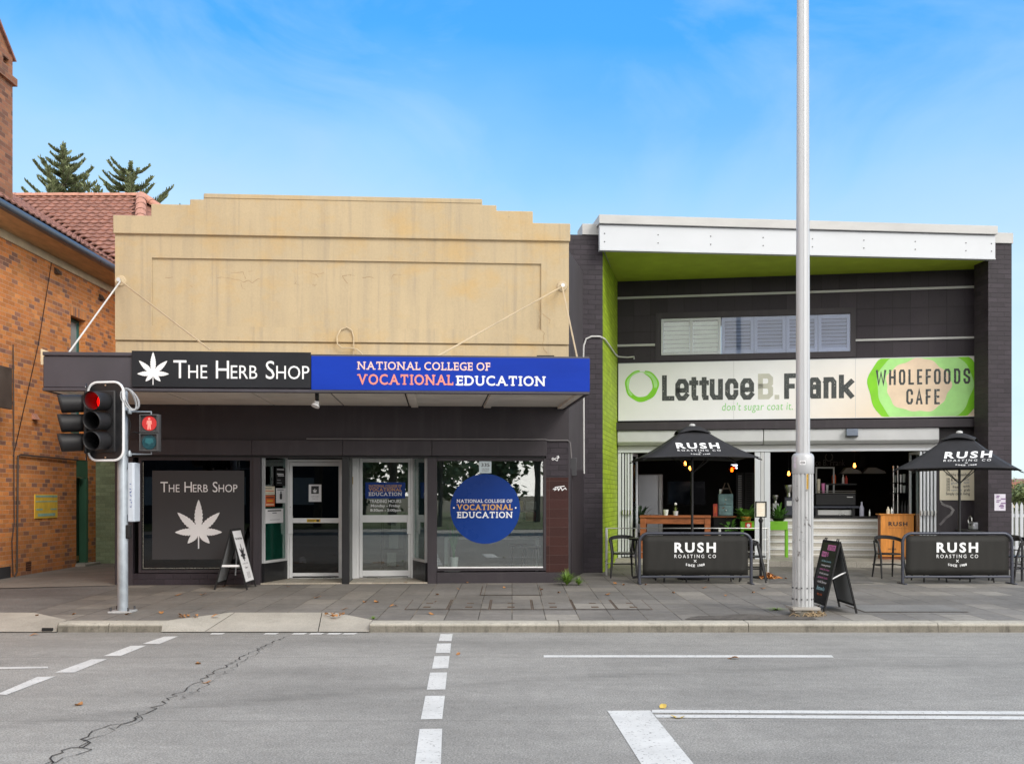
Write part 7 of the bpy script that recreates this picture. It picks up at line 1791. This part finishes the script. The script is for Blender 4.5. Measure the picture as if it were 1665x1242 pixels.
# white picket fence at the right edge
def fence(): 
    Y0 = 24.5; t = thing('picket_fence', 'white picket fence running back beside the far right pillar', 'fence', (12, Y0, 0)); m = MB()
    x0_ = X_at(1643, Y0)
    for i in range(26):
        x = x0_ + i * .115; m.prism([(x, .02), (x + .07, .02), (x + .07, 1.32), (x + .035, 1.40), (x, 1.32)], Y0, Y0 + .02)
    ob('picket', m, M_white2, t)
    for z in (.3, 1.05): ob('rail', MB().box(x0_, x0_ + 3, Y0 + .021, Y0 + .06, z, z + .07), M_white2, t)
fence()
hr = thing('hand_rail', 'low grey pipe railing on footpath at the right picture edge', 'railing', (X_at(1656, 19.2), 19.2, 0))
ya, yb = 19.0, 23.5; xa = X_at(1662, ya)
m = MB().tube([(xa, ya, 0), (xa, ya, .72), (xa + .0, ya + .1, .80), (xa + .55, yb, .82), (xa + .55, yb, 0)], .025, 8); ob('rail', m, M_dkgrey, hr)
for t_ in (.3, .6): ob('post', MB().cyl((xa + .55 * t_, ya + (yb - ya) * t_, 0), (xa + .55 * t_, ya + (yb - ya) * t_, .80), .018, seg=6), M_dkgrey, hr)
for z in (.30, .55): ob('cable', MB().cyl((xa, ya, z), (xa + .55, yb, z), .010, seg=5), M_dkgrey, hr)
# ---------------------------------------------------------------- weeds and fallen leaves
def tuft(px, py, n, h, sp, label, seed, z=None):
    Y = F * CZ / (py - HY); Y = F * (CZ - gz(Y)) / (py - HY); X = X_at(px, Y)
    return ob('grass_tuft', blades(MB(), (X, Y, gz(Y)), n, h, sp, .0038, .75, seed), M_leafy, None, label, 'weed', recalc=False)
tuft(922, 951, 260, .34, .34, 'bright green grass tuft at the foot of the maroon pier', 2); tuft(941, 951, 90, .20, .22, 'smaller grass tuft in the gap by dark brick pillar', 3)
tuft(607, 1007, 30, .06, .10, 'tiny weed at the corner of the pram ramp', 4); tuft(1262, 992, 60, .05, .22, 'flat yellow-green weed in the soil by lamp pole', 6)
lf = None
def leaf(px, py, s, on_road=False, yellow=False):
    global lf
    Y = F * (CZ - ZR) / (py - HY) if on_road else F * CZ / (py - HY)
    z = (ZR + .006) if on_road else gz(Y) + .012
    if not on_road: Y = F * (CZ - z) / (py - HY)
    X = X_at(px, Y)
    m = MB(Matrix.Translation((X, Y, z)) @ Matrix.Rotation(rnd.uniform(0, 6.28), 4, 'Z')); P = []
    for k in range(6):
        t = k / 5; w = s * .42 * math.sin(math.pi * (.04 + .92 * t)); P.append(((t - .5) * 2 * s * .8, w, .012 * math.sin(t * 5 + px) + .25 * s * (t - .5) ** 2 + .02 * s))
    for (a, w, h), (b, w2, h2) in zip(P, P[1:]): m.q((a, -w, h + .25 * w), (a, 0, h), (b, 0, h2), (b, -w2, h2 + .25 * w2)); m.q((a, 0, h), (a, w, h + .3 * w), (b, w2, h2 + .3 * w2), (b, 0, h2))
    col_ = M_leaft if yellow else M_leafo
    where = 'road' if on_road else 'paving'
    ob('fallen_leaf', m, col_, None, ('yellowed' if yellow else 'brown') + ' dry leaf lying on the %s' % where, 'leaf', 'fallen leaves on the %s' % where + (' gone yellow' if yellow else ''), recalc=False)
for px, py in ((468, 953), (516, 971), (593, 978), (612, 978), (507, 943), (711, 966), (707, 978), (701, 998), (560, 990), (556, 996), (660, 947), (745, 957), (909, 963), (988, 966), (1095, 963), (1225, 963), (1240, 956), (330, 966), (470, 942), (1014, 950), (940, 948), (1000, 948), (760, 947), (350, 1001), (365, 953), (290, 967), (262, 996), (208, 998), (640, 985), (880, 958), (1145, 955), (60, 1000), (820, 955), (1050, 950), (1180, 968), (1330, 985), (120, 998), (25, 925), (60, 921), (85, 918), (45, 927), (105, 915), (120, 916)): leaf(px, py, rnd.uniform(.045, .085))
for i in range(14): leaf(525 + rnd.uniform(0, 42), 1000 + rnd.uniform(-4, 3), rnd.uniform(.03, .06))
for i in range(10): leaf(290 + rnd.uniform(0, 30), 1000 + rnd.uniform(-3, 3), rnd.uniform(.03, .06))
for px, py in ((656, 1025), (876, 1024), (1068, 1024), (1048, 1026), (55, 1033), (745, 1064), (1192, 1071), (322, 1079), (128, 1146), (335, 1110), (1460, 1024)): leaf(px, py, rnd.uniform(.05, .08), True)
for px, py in ((1078, 1150), (1102, 1167)): leaf(px, py, .07, True, True)
# heap of big orange leaves by the menu stand
Y = 19.6; X = X_at(1251, Y); g = random.Random(17); m = MB()
for i in range(70):
    a, r_ = g.uniform(0, 6.28), abs(g.gauss(0, .13)); p = Vector((X + r_ * math.cos(a) * 1.1, Y + r_ * math.sin(a) * .6, .012 + max(0, .11 - r_ * .5) * g.random())); u = Vector((g.uniform(-1, 1), g.uniform(-1, 1), g.uniform(-.5, .5))).normalized(); v = u.cross(Vector((g.uniform(-.6, .6), g.uniform(-.6, .6), 1))).normalized(); s_ = g.uniform(.04, .075)
    m.q(p - u * s_, p - v * s_ * .5, p + u * s_, p + v * s_ * .5)
ob('leaf_litter', m, paint('orange leaf', (.48, .19, .05), .7, var=.4, sc=9), None, 'heap of crisp orange leaves at the foot of menu stand', 'leaf heap', kind='stuff', recalc=False)
